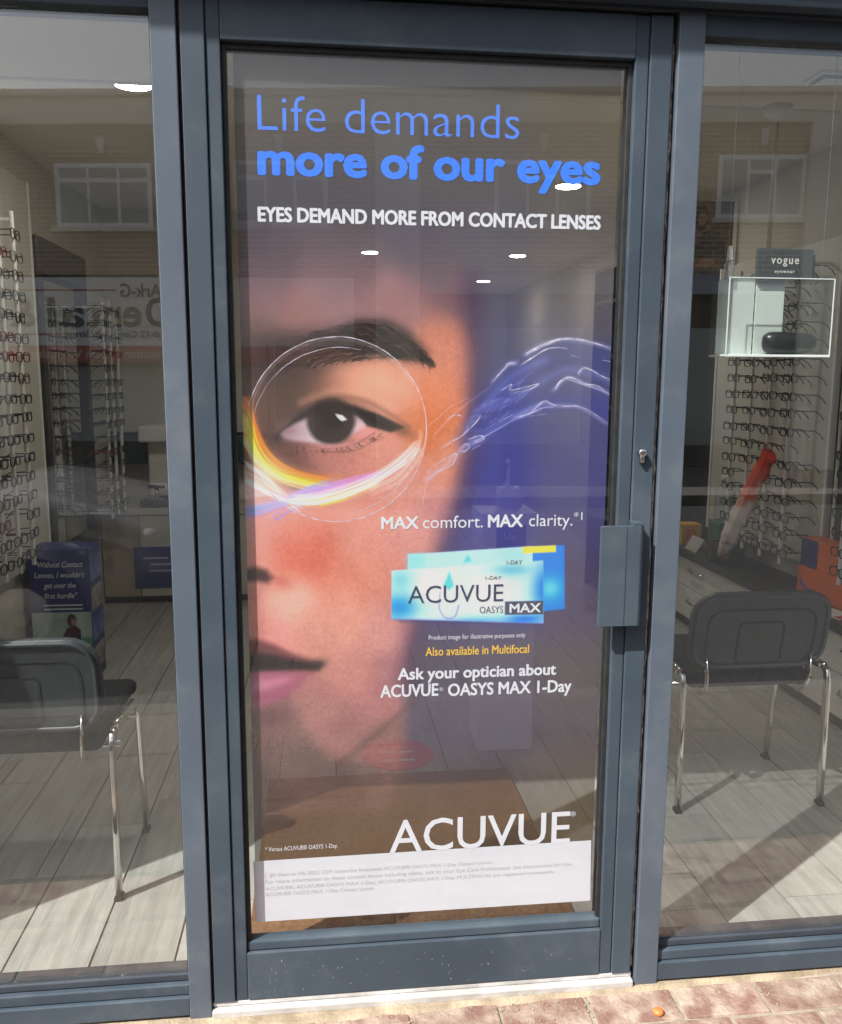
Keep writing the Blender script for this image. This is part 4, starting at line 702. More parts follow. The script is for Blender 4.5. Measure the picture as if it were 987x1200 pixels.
('s', [(0.416, 1.265), (0.442, 1.282), (0.462, 1.293), (0.477, 1.309)], 0.001, 0.0004, (225, 220, 250), 0.3, 0.002),
('s', [(0.419, 1.262), (0.443, 1.28), (0.463, 1.292), (0.477, 1.309)], 0.001, 0.0004, (170, 180, 240), 0.18, 0.002),
('s', [(0.415, 1.264), (0.441, 1.28), (0.464, 1.29), (0.479, 1.305)], 0.001, 0.0004, (170, 180, 240), 0.23, 0.002),
('s', [(0.432, 1.327), (0.448, 1.334), (0.463, 1.33)], 0.001, 0.0004, (225, 220, 250), 0.2, 0.002),
('s', [(0.435, 1.325), (0.453, 1.334), (0.469, 1.333)], 0.001, 0.0004, (170, 180, 240), 0.18, 0.002),
('s', [(0.431, 1.325), (0.45, 1.334), (0.466, 1.332)], 0.001, 0.0004, (170, 180, 240), 0.15, 0.002),
('s', [(0.404, 1.292), (0.433, 1.325), (0.471, 1.358), (0.525, 1.395)], 0.0012, 0.0008, (232, 222, 248), 0.35, 0.0016),
('s', [(0.403, 1.293), (0.433, 1.325), (0.472, 1.356), (0.527, 1.392)], 0.0007, 0.0004, (225, 220, 250), 0.11, 0.002),
('s', [(0.407, 1.293), (0.435, 1.327), (0.472, 1.361), (0.525, 1.399)], 0.0007, 0.0004, (170, 180, 240), 0.14, 0.002),
('s', [(0.401, 1.292), (0.43, 1.324), (0.468, 1.356), (0.522, 1.392)], 0.0007, 0.0004, (170, 180, 240), 0.1, 0.002),
('s', [(0.489, 1.279), (0.514, 1.291), (0.544, 1.308), (0.573, 1.325)], 0.0016, 0.001, (232, 222, 248), 0.55, 0.0016),
('s', [(0.489, 1.278), (0.514, 1.292), (0.543, 1.31), (0.572, 1.327)], 0.001, 0.0004, (225, 220, 250), 0.17, 0.002),
('s', [(0.489, 1.282), (0.515, 1.293), (0.546, 1.308), (0.576, 1.323)], 0.001, 0.0004, (170, 180, 240), 0.15, 0.002),
('s', [(0.486, 1.279), (0.511, 1.29), (0.54, 1.306), (0.569, 1.321)], 0.001, 0.0004, (170, 180, 240), 0.15, 0.002),
('s', [(0.476, 1.283), (0.502, 1.292), (0.51, 1.286), (0.49, 1.275)], 0.0015, 0.0006, (225, 220, 250), 0.27, 0.002),
('s', [(0.475, 1.286), (0.5, 1.293), (0.508, 1.284), (0.486, 1.272)], 0.0015, 0.0006, (170, 180, 240), 0.25, 0.002),
('s', [(0.478, 1.28), (0.502, 1.29), (0.509, 1.286), (0.486, 1.277)], 0.0015, 0.0006, (170, 180, 240), 0.29, 0.002),
('s', [(0.387, 1.308), (0.412, 1.329), (0.442, 1.354), (0.477, 1.37)], 0.0012, 0.0008, (232, 222, 248), 0.25, 0.0016),
('s', [(0.386, 1.308), (0.411, 1.329), (0.44, 1.354), (0.476, 1.371)], 0.0007, 0.0004, (225, 220, 250), 0.11, 0.002),
('s', [(0.389, 1.311), (0.414, 1.33), (0.442, 1.353), (0.477, 1.368)], 0.0007, 0.0004, (170, 180, 240), 0.12, 0.002),
('s', [(0.387, 1.306), (0.411, 1.328), (0.44, 1.354), (0.476, 1.372)], 0.0007, 0.0004, (170, 180, 240), 0.11, 0.002),
('s', [(0.38, 1.149), (0.388, 1.192)], 0.0012, 0.0008, (232, 222, 248), 0.4, 0.0016),
('s', [(0.529, 1.371), (0.538, 1.38), (0.546, 1.381)], 0.0012, 0.0004, (40, 50, 140), 0.28, 0.0016),
('s', [(0.529, 1.372), (0.538, 1.382), (0.547, 1.384)], 0.0007, 0.0002, (225, 220, 250), 0.11, 0.002),
('s', [(0.528, 1.371), (0.537, 1.38), (0.546, 1.381)], 0.0007, 0.0002, (170, 180, 240), 0.11, 0.002),
('s', [(0.531, 1.372), (0.539, 1.38), (0.548, 1.38)], 0.0007, 0.0002, (170, 180, 240), 0.09, 0.002),
('s', [(0.552, 1.363), (0.559, 1.369), (0.566, 1.372)], 0.0012, 0.0004, (150, 165, 235), 0.28, 0.0016),
('s', [(0.549, 1.366), (0.557, 1.369), (0.564, 1.37)], 0.0007, 0.0002, (225, 220, 250), 0.09, 0.002),
('s', [(0.552, 1.36), (0.557, 1.366), (0.563, 1.37)], 0.0007, 0.0002, (170, 180, 240), 0.12, 0.002),
('s', [(0.55, 1.36), (0.557, 1.366), (0.564, 1.371)], 0.0007, 0.0002, (170, 180, 240), 0.11, 0.002),
('s', [(0.535, 1.33), (0.544, 1.338), (0.554, 1.341)], 0.0012, 0.0004, (40, 50, 140), 0.28, 0.0016),
('s', [(0.534, 1.327), (0.543, 1.338), (0.553, 1.343)], 0.0007, 0.0002, (225, 220, 250), 0.08, 0.002),
('s', [(0.537, 1.332), (0.546, 1.338), (0.554, 1.339)], 0.0007, 0.0002, (170, 180, 240), 0.08, 0.002),
('s', [(0.533, 1.326), (0.544, 1.334), (0.556, 1.337)], 0.0007, 0.0002, (170, 180, 240), 0.09, 0.002),
('s', [(0.513, 1.338), (0.525, 1.35), (0.537, 1.352)], 0.0012, 0.0004, (150, 165, 235), 0.28, 0.0016),
('s', [(0.513, 1.339), (0.524, 1.353), (0.535, 1.355)], 0.0007, 0.0002, (225, 220, 250), 0.1, 0.002),
('s', [(0.51, 1.338), (0.523, 1.351), (0.537, 1.353)], 0.0007, 0.0002, (170, 180, 240), 0.09, 0.002),
('s', [(0.51, 1.334), (0.521, 1.347), (0.533, 1.349)], 0.0007, 0.0002, (170, 180, 240), 0.12, 0.002),
('s', [(0.493, 1.339), (0.499, 1.346), (0.506, 1.347)], 0.0012, 0.0004, (40, 50, 140), 0.28, 0.0016),
('s', [(0.493, 1.341), (0.498, 1.347), (0.503, 1.346)], 0.0007, 0.0002, (225, 220, 250), 0.07, 0.002),
('s', [(0.491, 1.337), (0.499, 1.344), (0.508, 1.344)], 0.0007, 0.0002, (170, 180, 240), 0.12, 0.002),
('s', [(0.491, 1.337), (0.496, 1.345), (0.502, 1.347)], 0.0007, 0.0002, (170, 180, 240), 0.11, 0.002),
('s', [(0.576, 1.359), (0.582, 1.367), (0.588, 1.367)], 0.0012, 0.0004, (150, 165, 235), 0.28, 0.0016),
('s', [(0.574, 1.359), (0.582, 1.366), (0.591, 1.365)], 0.0007, 0.0002, (225, 220, 250), 0.1, 0.002),
('s', [(0.579, 1.361), (0.584, 1.367), (0.589, 1.364)], 0.0007, 0.0002, (170, 180, 240), 0.07, 0.002),
('s', [(0.574, 1.357), (0.581, 1.366), (0.588, 1.366)], 0.0007, 0.0002, (170, 180, 240), 0.11, 0.002),
('s', [(0.5, 1.327), (0.505, 1.333), (0.511, 1.333)], 0.0012, 0.0004, (40, 50, 140), 0.28, 0.0016),
('s', [(0.503, 1.327), (0.509, 1.332), (0.515, 1.333)], 0.0007, 0.0002, (225, 220, 250), 0.12, 0.002),
('s', [(0.498, 1.324), (0.503, 1.33), (0.508, 1.331)], 0.0007, 0.0002, (170, 180, 240), 0.12, 0.002),
('s', [(0.497, 1.326), (0.504, 1.331), (0.511, 1.331)], 0.0007, 0.0002, (170, 180, 240), 0.11, 0.002),
('s', [(0.585, 1.369), (0.59, 1.373), (0.594, 1.375)], 0.0012, 0.0004, (150, 165, 235), 0.28, 0.0016),
('s', [(0.585, 1.369), (0.591, 1.373), (0.596, 1.375)], 0.0007, 0.0002, (225, 220, 250), 0.11, 0.002),
('s', [(0.588, 1.371), (0.593, 1.375), (0.598, 1.379)], 0.0007, 0.0002, (170, 180, 240), 0.08, 0.002),
('s', [(0.587, 1.369), (0.591, 1.372), (0.595, 1.373)], 0.0007, 0.0002, (170, 180, 240), 0.08, 0.002),
('s', [(0.531, 1.357), (0.542, 1.368), (0.553, 1.37)], 0.0012, 0.0004, (40, 50, 140), 0.28, 0.0016),
('s', [(0.527, 1.356), (0.538, 1.369), (0.549, 1.372)], 0.0007, 0.0002, (225, 220, 250), 0.11, 0.002),
('s', [(0.529, 1.356), (0.542, 1.366), (0.555, 1.367)], 0.0007, 0.0002, (170, 180, 240), 0.11, 0.002),
('s', [(0.529, 1.359), (0.541, 1.369), (0.552, 1.369)], 0.0007, 0.0002, (170, 180, 240), 0.12, 0.002),
('s', [(0.506, 1.352), (0.518, 1.362), (0.53, 1.366)], 0.0012, 0.0004, (150, 165, 235), 0.28, 0.0016),
('s', [(0.504, 1.352), (0.515, 1.363), (0.526, 1.367)], 0.0007, 0.0002, (225, 220, 250), 0.1, 0.002),
('s', [(0.505, 1.352), (0.516, 1.364), (0.527, 1.369)], 0.0007, 0.0002, (170, 180, 240), 0.14, 0.002),
('s', [(0.507, 1.35), (0.519, 1.36), (0.53, 1.365)], 0.0007, 0.0002, (170, 180, 240), 0.08, 0.002),
('s', [(0.541, 1.343), (0.552, 1.354), (0.564, 1.357)], 0.0012, 0.0004, (40, 50, 140), 0.28, 0.0016),
('s', [(0.539, 1.345), (0.552, 1.355), (0.566, 1.356)], 0.0007, 0.0002, (225, 220, 250), 0.13, 0.002),
('s', [(0.54, 1.343), (0.551, 1.354), (0.562, 1.357)], 0.0007, 0.0002, (170, 180, 240), 0.11, 0.002),
('s', [(0.54, 1.342), (0.553, 1.352), (0.566, 1.355)], 0.0007, 0.0002, (170, 180, 240), 0.14, 0.002),
('s', [(0.476, 1.321), (0.486, 1.332), (0.497, 1.333)], 0.0012, 0.0004, (150, 165, 235), 0.28, 0.0016),
('s', [(0.476, 1.32), (0.488, 1.33), (0.5, 1.33)], 0.0007, 0.0002, (225, 220, 250), 0.12, 0.002),
('s', [(0.478, 1.318), (0.486, 1.33), (0.495, 1.331)], 0.0007, 0.0002, (170, 180, 240), 0.08, 0.002),
('s', [(0.477, 1.324), (0.487, 1.333), (0.498, 1.331)], 0.0007, 0.0002, (170, 180, 240), 0.12, 0.002),
('s', [(0.565, 1.369), (0.573, 1.375), (0.58, 1.377)], 0.0012, 0.0004, (40, 50, 140), 0.28, 0.0016),
('s', [(0.565, 1.371), (0.572, 1.377), (0.579, 1.378)], 0.0007, 0.0002, (225, 220, 250), 0.11, 0.002),
('s', [(0.566, 1.365), (0.572, 1.372), (0.579, 1.374)], 0.0007, 0.0002, (170, 180, 240), 0.1, 0.002),
('s', [(0.568, 1.365), (0.574, 1.373), (0.58, 1.376)], 0.0007, 0.0002, (170, 180, 240), 0.1, 0.002),
('s', [(0.487, 1.341), (0.492, 1.344), (0.497, 1.347)], 0.0012, 0.0004, (150, 165, 235), 0.28, 0.0016),
('s', [(0.484, 1.343), (0.489, 1.347), (0.495, 1.35)], 0.0007, 0.0002, (225, 220, 250), 0.14, 0.002),
('s', [(0.487, 1.342), (0.491, 1.344), (0.495, 1.347)], 0.0007, 0.0002, (170, 180, 240), 0.12, 0.002),
('s', [(0.484, 1.34), (0.491, 1.345), (0.498, 1.349)], 0.0007, 0.0002, (170, 180, 240), 0.11, 0.002),
('s', [(0.551, 1.38), (0.557, 1.387), (0.564, 1.387)], 0.0012, 0.0004, (40, 50, 140), 0.28, 0.0016),
('s', [(0.553, 1.378), (0.559, 1.386), (0.566, 1.388)], 0.0007, 0.0002, (225, 220, 250), 0.1, 0.002),
('s', [(0.55, 1.382), (0.557, 1.39), (0.564, 1.39)], 0.0007, 0.0002, (170, 180, 240), 0.11, 0.002),
('s', [(0.554, 1.383), (0.559, 1.39), (0.565, 1.39)], 0.0007, 0.0002, (170, 180, 240), 0.11, 0.002),
('s', [(0.55, 1.358), (0.558, 1.364), (0.567, 1.368)], 0.0012, 0.0004, (150, 165, 235), 0.28, 0.0016),
('s', [(0.553, 1.36), (0.561, 1.365), (0.57, 1.369)], 0.0007, 0.0002, (225, 220, 250), 0.08, 0.002),
('s', [(0.547, 1.359), (0.555, 1.364), (0.563, 1.367)], 0.0007, 0.0002, (170, 180, 240), 0.08, 0.002),
('s', [(0.551, 1.36), (0.558, 1.364), (0.565, 1.368)], 0.0007, 0.0002, (170, 180, 240), 0.09, 0.002),
('s', [(0.584, 1.4), (0.588, 1.406), (0.593, 1.406)], 0.0012, 0.0004, (40, 50, 140), 0.28, 0.0016),
('s', [(0.583, 1.401), (0.587, 1.406), (0.592, 1.406)], 0.0007, 0.0002, (225, 220, 250), 0.09, 0.002),
('s', [(0.585, 1.401), (0.59, 1.406), (0.596, 1.405)], 0.0007, 0.0002, (170, 180, 240), 0.12, 0.002),
('s', [(0.583, 1.397), (0.589, 1.402), (0.595, 1.402)], 0.0007, 0.0002, (170, 180, 240), 0.09, 0.002),
('s', [(0.583, 1.373), (0.59, 1.381), (0.597, 1.382)], 0.0012, 0.0004, (150, 165, 235), 0.28, 0.0016),
('s', [(0.58, 1.371), (0.588, 1.378), (0.597, 1.379)], 0.0007, 0.0002, (225, 220, 250), 0.07, 0.002),
('s', [(0.581, 1.371), (0.587, 1.381), (0.594, 1.384)], 0.0007, 0.0002, (170, 180, 240), 0.12, 0.002),
('s', [(0.58, 1.373), (0.589, 1.381), (0.599, 1.384)], 0.0007, 0.0002, (170, 180, 240), 0.1, 0.002),
('s', [(0.538, 1.376), (0.544, 1.38), (0.551, 1.384)], 0.0012, 0.0004, (40, 50, 140), 0.28, 0.0016),
('s', [(0.541, 1.379), (0.547, 1.381), (0.553, 1.382)], 0.0007, 0.0002, (225, 220, 250), 0.1, 0.002),
('s', [(0.539, 1.376), (0.546, 1.379), (0.553, 1.381)], 0.0007, 0.0002, (170, 180, 240), 0.12, 0.002),
('s', [(0.537, 1.378), (0.542, 1.382), (0.548, 1.387)], 0.0007, 0.0002, (170, 180, 240), 0.13, 0.002),
('s', [(0.582, 1.396), (0.59, 1.406), (0.598, 1.406)], 0.0012, 0.0004, (150, 165, 235), 0.28, 0.0016),
('s', [(0.581, 1.397), (0.59, 1.406), (0.599, 1.406)], 0.0007, 0.0002, (225, 220, 250), 0.12, 0.002),
('s', [(0.579, 1.393), (0.59, 1.404), (0.6, 1.405)], 0.0007, 0.0002, (170, 180, 240), 0.11, 0.002),
('s', [(0.584, 1.395), (0.592, 1.405), (0.6, 1.406)], 0.0007, 0.0002, (170, 180, 240), 0.09, 0.002),
('s', [(0.557, 1.335), (0.562, 1.342), (0.567, 1.342)], 0.0012, 0.0004, (40, 50, 140), 0.28, 0.0016),
('s', [(0.557, 1.335), (0.562, 1.343), (0.567, 1.345)], 0.0007, 0.0002, (225, 220, 250), 0.11, 0.002),
('s', [(0.554, 1.335), (0.559, 1.341), (0.564, 1.342)], 0.0007, 0.0002, (170, 180, 240), 0.13, 0.002),
('s', [(0.555, 1.333), (0.561, 1.339), (0.568, 1.338)], 0.0007, 0.0002, (170, 180, 240), 0.09, 0.002),
('s', [(0.593, 1.385), (0.602, 1.391), (0.61, 1.395)], 0.0012, 0.0004, (150, 165, 235), 0.28, 0.0016),
('s', [(0.595, 1.387), (0.603, 1.394), (0.611, 1.398)], 0.0007, 0.0002, (225, 220, 250), 0.09, 0.002),
('s', [(0.593, 1.386), (0.601, 1.391), (0.609, 1.394)], 0.0007, 0.0002, (170, 180, 240), 0.07, 0.002),
('s', [(0.596, 1.384), (0.604, 1.39), (0.612, 1.395)], 0.0007, 0.0002, (170, 180, 240), 0.09, 0.002),
('s', [(0.548, 1.375), (0.558, 1.385), (0.568, 1.387)], 0.0012, 0.0004, (40, 50, 140), 0.28, 0.0016),
('s', [(0.545, 1.373), (0.557, 1.382), (0.57, 1.384)], 0.0007, 0.0002, (225, 220, 250), 0.09, 0.002),
('s', [(0.55, 1.374), (0.56, 1.385), (0.571, 1.389)], 0.0007, 0.0002, (170, 180, 240), 0.11, 0.002),
('s', [(0.544, 1.376), (0.556, 1.385), (0.568, 1.386)], 0.0007, 0.0002, (170, 180, 240), 0.12, 0.002),
('s', [(0.575, 1.384), (0.586, 1.393), (0.597, 1.397)], 0.0012, 0.0004, (150, 165, 235), 0.28, 0.0016),
('s', [(0.575, 1.382), (0.585, 1.392), (0.597, 1.399)], 0.0007, 0.0002, (225, 220, 250), 0.12, 0.002),
('s', [(0.573, 1.386), (0.584, 1.393), (0.595, 1.396)], 0.0007, 0.0002, (170, 180, 240), 0.09, 0.002),
('s', [(0.571, 1.385), (0.585, 1.393), (0.599, 1.397)], 0.0007, 0.0002, (170, 180, 240), 0.07, 0.002),
('s', [(0.577, 1.404), (0.586, 1.41), (0.596, 1.415)], 0.0012, 0.0004, (40, 50, 140), 0.28, 0.0016),
('s', [(0.574, 1.407), (0.586, 1.412), (0.598, 1.415)], 0.0007, 0.0002, (225, 220, 250), 0.09, 0.002),
('s', [(0.58, 1.405), (0.588, 1.412), (0.596, 1.418)], 0.0007, 0.0002, (170, 180, 240), 0.08, 0.002),
('s', [(0.575, 1.402), (0.586, 1.408), (0.597, 1.413)], 0.0007, 0.0002, (170, 180, 240), 0.1, 0.002),
('s', [(0.591, 1.373), (0.597, 1.379), (0.604, 1.381)], 0.0012, 0.0004, (150, 165, 235), 0.28, 0.0016),
('s', [(0.589, 1.373), (0.597, 1.38), (0.605, 1.383)], 0.0007, 0.0002, (225, 220, 250), 0.12, 0.002),
('s', [(0.593, 1.372), (0.598, 1.377), (0.603, 1.378)], 0.0007, 0.0002, (170, 180, 240), 0.11, 0.002),
('s', [(0.591, 1.371), (0.596, 1.376), (0.6, 1.378)], 0.0007, 0.0002, (170, 180, 240), 0.12, 0.002),
('s', [(0.499, 1.342), (0.511, 1.355), (0.523, 1.357)], 0.0012, 0.0004, (40, 50, 140), 0.28, 0.0016),
('s', [(0.501, 1.345), (0.512, 1.358), (0.524, 1.359)], 0.0007, 0.0002, (225, 220, 250), 0.08, 0.002),
('s', [(0.495, 1.341), (0.509, 1.353), (0.524, 1.354)], 0.0007, 0.0002, (170, 180, 240), 0.08, 0.002),
('s', [(0.5, 1.343), (0.511, 1.355), (0.522, 1.356)], 0.0007, 0.0002, (170, 180, 240), 0.09, 0.002),
('s', [(0.51, 1.324), (0.517, 1.332), (0.524, 1.332)], 0.0012, 0.0004, (150, 165, 235), 0.28, 0.0016),
('s', [(0.509, 1.326), (0.515, 1.335), (0.522, 1.335)], 0.0007, 0.0002, (225, 220, 250), 0.14, 0.002),
('s', [(0.509, 1.322), (0.515, 1.331), (0.522, 1.332)], 0.0007, 0.0002, (170, 180, 240), 0.08, 0.002),
('s', [(0.513, 1.327), (0.518, 1.334), (0.522, 1.333)], 0.0007, 0.0002, (170, 180, 240), 0.08, 0.002),
('s', [(0.562, 1.358), (0.57, 1.364), (0.577, 1.367)], 0.0012, 0.0004, (40, 50, 140), 0.28, 0.0016),
('s', [(0.566, 1.361), (0.571, 1.367), (0.576, 1.371)], 0.0007, 0.0002, (225, 220, 250), 0.09, 0.002),
('s', [(0.562, 1.359), (0.569, 1.364), (0.577, 1.366)], 0.0007, 0.0002, (170, 180, 240), 0.13, 0.002),
('s', [(0.561, 1.356), (0.569, 1.363), (0.578, 1.368)], 0.0007, 0.0002, (170, 180, 240), 0.13, 0.002),
('s', [(0.564, 1.39), (0.575, 1.398), (0.586, 1.403)], 0.0012, 0.0004, (150, 165, 235), 0.28, 0.0016),
('s', [(0.563, 1.392), (0.574, 1.398), (0.585, 1.402)], 0.0007, 0.0002, (225, 220, 250), 0.1, 0.002),
('s', [(0.568, 1.389), (0.577, 1.396), (0.586, 1.399)], 0.0007, 0.0002, (170, 180, 240), 0.07, 0.002),
('s', [(0.566, 1.39), (0.575, 1.399), (0.584, 1.404)], 0.0007, 0.0002, (170, 180, 240), 0.14, 0.002),
('s', [(0.474, 1.289), (0.487, 1.301), (0.5, 1.304)], 0.0012, 0.0004, (40, 50, 140), 0.28, 0.0016),
('s', [(0.471, 1.291), (0.483, 1.301), (0.496, 1.302)], 0.0007, 0.0002, (225, 220, 250), 0.08, 0.002),
('s', [(0.475, 1.286), (0.487, 1.297), (0.5, 1.3)], 0.0007, 0.0002, (170, 180, 240), 0.08, 0.002),
('s', [(0.477, 1.289), (0.489, 1.302), (0.502, 1.304)], 0.0007, 0.0002, (170, 180, 240), 0.1, 0.002),
('s', [(0.52, 1.358), (0.528, 1.364), (0.535, 1.367)], 0.0012, 0.0004, (150, 165, 235), 0.28, 0.0016),
('s', [(0.518, 1.356), (0.527, 1.362), (0.535, 1.364)], 0.0007, 0.0002, (225, 220, 250), 0.14, 0.002),
('s', [(0.524, 1.358), (0.531, 1.363), (0.538, 1.365)], 0.0007, 0.0002, (170, 180, 240), 0.12, 0.002),
('s', [(0.519, 1.361), (0.526, 1.367), (0.532, 1.37)], 0.0007, 0.0002, (170, 180, 240), 0.13, 0.002),
('s', [(0.482, 1.325), (0.488, 1.332), (0.494, 1.332)], 0.0012, 0.0004, (40, 50, 140), 0.28, 0.0016),
('s', [(0.48, 1.328), (0.488, 1.334), (0.496, 1.334)], 0.0007, 0.0002, (225, 220, 250), 0.13, 0.002),
('s', [(0.482, 1.328), (0.487, 1.333), (0.492, 1.332)], 0.0007, 0.0002, (170, 180, 240), 0.07, 0.002),
('s', [(0.478, 1.328), (0.484, 1.332), (0.491, 1.33)], 0.0007, 0.0002, (170, 180, 240), 0.12, 0.002),
('s', [(0.521, 1.316), (0.531, 1.324), (0.54, 1.327)], 0.0012, 0.0004, (150, 165, 235), 0.28, 0.0016),
('s', [(0.521, 1.319), (0.529, 1.326), (0.538, 1.328)], 0.0007, 0.0002, (225, 220, 250), 0.13, 0.002),
('s', [(0.519, 1.313), (0.528, 1.323), (0.538, 1.327)], 0.0007, 0.0002, (170, 180, 240), 0.12, 0.002),
('s', [(0.519, 1.313), (0.528, 1.323), (0.538, 1.327)], 0.0007, 0.0002, (170, 180, 240), 0.09, 0.002),
('s', [(0.538, 1.342), (0.55, 1.354), (0.562, 1.356)], 0.0012, 0.0004, (40, 50, 140), 0.28, 0.0016),
('s', [(0.54, 1.343), (0.551, 1.354), (0.562, 1.354)], 0.0007, 0.0002, (225, 220, 250), 0.11, 0.002),
('s', [(0.535, 1.342), (0.546, 1.353), (0.558, 1.353)], 0.0007, 0.0002, (170, 180, 240), 0.08, 0.002),
('s', [(0.541, 1.341), (0.552, 1.355), (0.563, 1.358)], 0.0007, 0.0002, (170, 180, 240), 0.09, 0.002),
('s', [(0.594, 1.412), (0.604, 1.421), (0.614, 1.424)], 0.0012, 0.0004, (150, 165, 235), 0.28, 0.0016),
('s', [(0.592, 1.415), (0.604, 1.422), (0.616, 1.422)], 0.0007, 0.0002, (225, 220, 250), 0.08, 0.002),
('s', [(0.592, 1.414), (0.604, 1.423), (0.616, 1.425)], 0.0007, 0.0002, (170, 180, 240), 0.08, 0.002),
('s', [(0.595, 1.412), (0.605, 1.421), (0.615, 1.424)], 0.0007, 0.0002, (170, 180, 240), 0.14, 0.002),
('s', [(0.541, 1.352), (0.553, 1.363), (0.566, 1.367)], 0.0012, 0.0004, (40, 50, 140), 0.28, 0.0016),
('s', [(0.539, 1.35), (0.552, 1.36), (0.566, 1.364)], 0.0007, 0.0002, (225, 220, 250), 0.08, 0.002),
('s', [(0.545, 1.349), (0.555, 1.36), (0.566, 1.364)], 0.0007, 0.0002, (170, 180, 240), 0.14, 0.002),
('s', [(0.544, 1.355), (0.556, 1.365), (0.568, 1.368)], 0.0007, 0.0002, (170, 180, 240), 0.13, 0.002),
('s', [(0.524, 1.342), (0.529, 1.345), (0.534, 1.349)], 0.0012, 0.0004, (150, 165, 235), 0.28, 0.0016),
('s', [(0.526, 1.34), (0.531, 1.344), (0.536, 1.348)], 0.0007, 0.0002, (225, 220, 250), 0.12, 0.002),
('s', [(0.523, 1.341), (0.527, 1.346), (0.531, 1.351)], 0.0007, 0.0002, (170, 180, 240), 0.14, 0.002),
('s', [(0.525, 1.343), (0.53, 1.344), (0.536, 1.346)], 0.0007, 0.0002, (170, 180, 240), 0.12, 0.002),
('s', [(0.59, 1.408), (0.599, 1.414), (0.608, 1.418)], 0.0012, 0.0004, (40, 50, 140), 0.28, 0.0016),
('s', [(0.591, 1.41), (0.599, 1.416), (0.607, 1.42)], 0.0007, 0.0002, (225, 220, 250), 0.09, 0.002),
('s', [(0.591, 1.405), (0.6, 1.413), (0.609, 1.418)], 0.0007, 0.0002, (170, 180, 240), 0.12, 0.002),
('s', [(0.586, 1.405), (0.596, 1.411), (0.605, 1.414)], 0.0007, 0.0002, (170, 180, 240), 0.08, 0.002),
('s', [(0.491, 1.321), (0.503, 1.33), (0.515, 1.336)], 0.0012, 0.0004, (150, 165, 235), 0.28, 0.0016),
('s', [(0.487, 1.32), (0.501, 1.327), (0.514, 1.332)], 0.0007, 0.0002, (225, 220, 250), 0.11, 0.002),
('s', [(0.488, 1.319), (0.503, 1.327), (0.517, 1.333)], 0.0007, 0.0002, (170, 180, 240), 0.08, 0.002),
('s', [(0.487, 1.32), (0.501, 1.327), (0.515, 1.333)], 0.0007, 0.0002, (170, 180, 240), 0.12, 0.002),
('s', [(0.547, 1.329), (0.557, 1.341), (0.568, 1.342)], 0.0012, 0.0004, (40, 50, 140), 0.28, 0.0016),
('s', [(0.545, 1.328), (0.556, 1.338), (0.566, 1.338)], 0.0007, 0.0002, (225, 220, 250), 0.07, 0.002),
('s', [(0.55, 1.328), (0.56, 1.341), (0.57, 1.343)], 0.0007, 0.0002, (170, 180, 240), 0.1, 0.002),
('s', [(0.548, 1.33), (0.559, 1.341), (0.57, 1.342)], 0.0007, 0.0002, (170, 180, 240), 0.14, 0.002),
('s', [(0.533, 1.362), (0.541, 1.368), (0.549, 1.372)], 0.0012, 0.0004, (150, 165, 235), 0.28, 0.0016),
('s', [(0.534, 1.364), (0.541, 1.369), (0.548, 1.371)], 0.0007, 0.0002, (225, 220, 250), 0.08, 0.002),
('s', [(0.533, 1.359), (0.54, 1.364), (0.547, 1.368)], 0.0007, 0.0002, (170, 180, 240), 0.14, 0.002),
('s', [(0.535, 1.359), (0.543, 1.367), (0.55, 1.372)], 0.0007, 0.0002, (170, 180, 240), 0.12, 0.002),
('s', [(0.547, 1.364), (0.559, 1.376), (0.571, 1.378)], 0.0012, 0.0004, (40, 50, 140), 0.28, 0.0016),
('s', [(0.549, 1.368), (0.559, 1.378), (0.569, 1.379)], 0.0007, 0.0002, (225, 220, 250), 0.07, 0.002),
('s', [(0.546, 1.367), (0.559, 1.376), (0.573, 1.376)], 0.0007, 0.0002, (170, 180, 240), 0.12, 0.002),
('s', [(0.545, 1.363), (0.558, 1.374), (0.572, 1.377)], 0.0007, 0.0002, (170, 180, 240), 0.07, 0.002),
('s', [(0.544, 1.346), (0.55, 1.351), (0.557, 1.354)], 0.0012, 0.0004, (150, 165, 235), 0.28, 0.0016),
('s', [(0.542, 1.346), (0.549, 1.35), (0.557, 1.351)], 0.0007, 0.0002, (225, 220, 250), 0.07, 0.002),
('s', [(0.543, 1.347), (0.548, 1.35), (0.554, 1.352)], 0.0007, 0.0002, (170, 180, 240), 0.08, 0.002),
('s', [(0.543, 1.348), (0.549, 1.353), (0.556, 1.354)], 0.0007, 0.0002, (170, 180, 240), 0.08, 0.002),
('s', [(0.521, 1.309), (0.532, 1.316), (0.542, 1.321)], 0.0012, 0.0004, (40, 50, 140), 0.28, 0.0016),
('s', [(0.523, 1.311), (0.532, 1.319), (0.54, 1.325)], 0.0007, 0.0002, (225, 220, 250), 0.09, 0.002),
('s', [(0.524, 1.31), (0.533, 1.318), (0.542, 1.324)], 0.0007, 0.0002, (170, 180, 240), 0.08, 0.002),
('s', [(0.525, 1.306), (0.533, 1.315), (0.541, 1.322)], 0.0007, 0.0002, (170, 180, 240), 0.12, 0.002),
('s', [(0.472, 1.309), (0.484, 1.322), (0.496, 1.323)], 0.0012, 0.0004, (150, 165, 235), 0.28, 0.0016),
('s', [(0.473, 1.311), (0.485, 1.322), (0.497, 1.322)], 0.0007, 0.0002, (225, 220, 250), 0.1, 0.002),
('s', [(0.473, 1.307), (0.483, 1.321), (0.494, 1.323)], 0.0007, 0.0002, (170, 180, 240), 0.1, 0.002),
('s', [(0.472, 1.308), (0.485, 1.321), (0.497, 1.324)], 0.0007, 0.0002, (170, 180, 240), 0.11, 0.002),
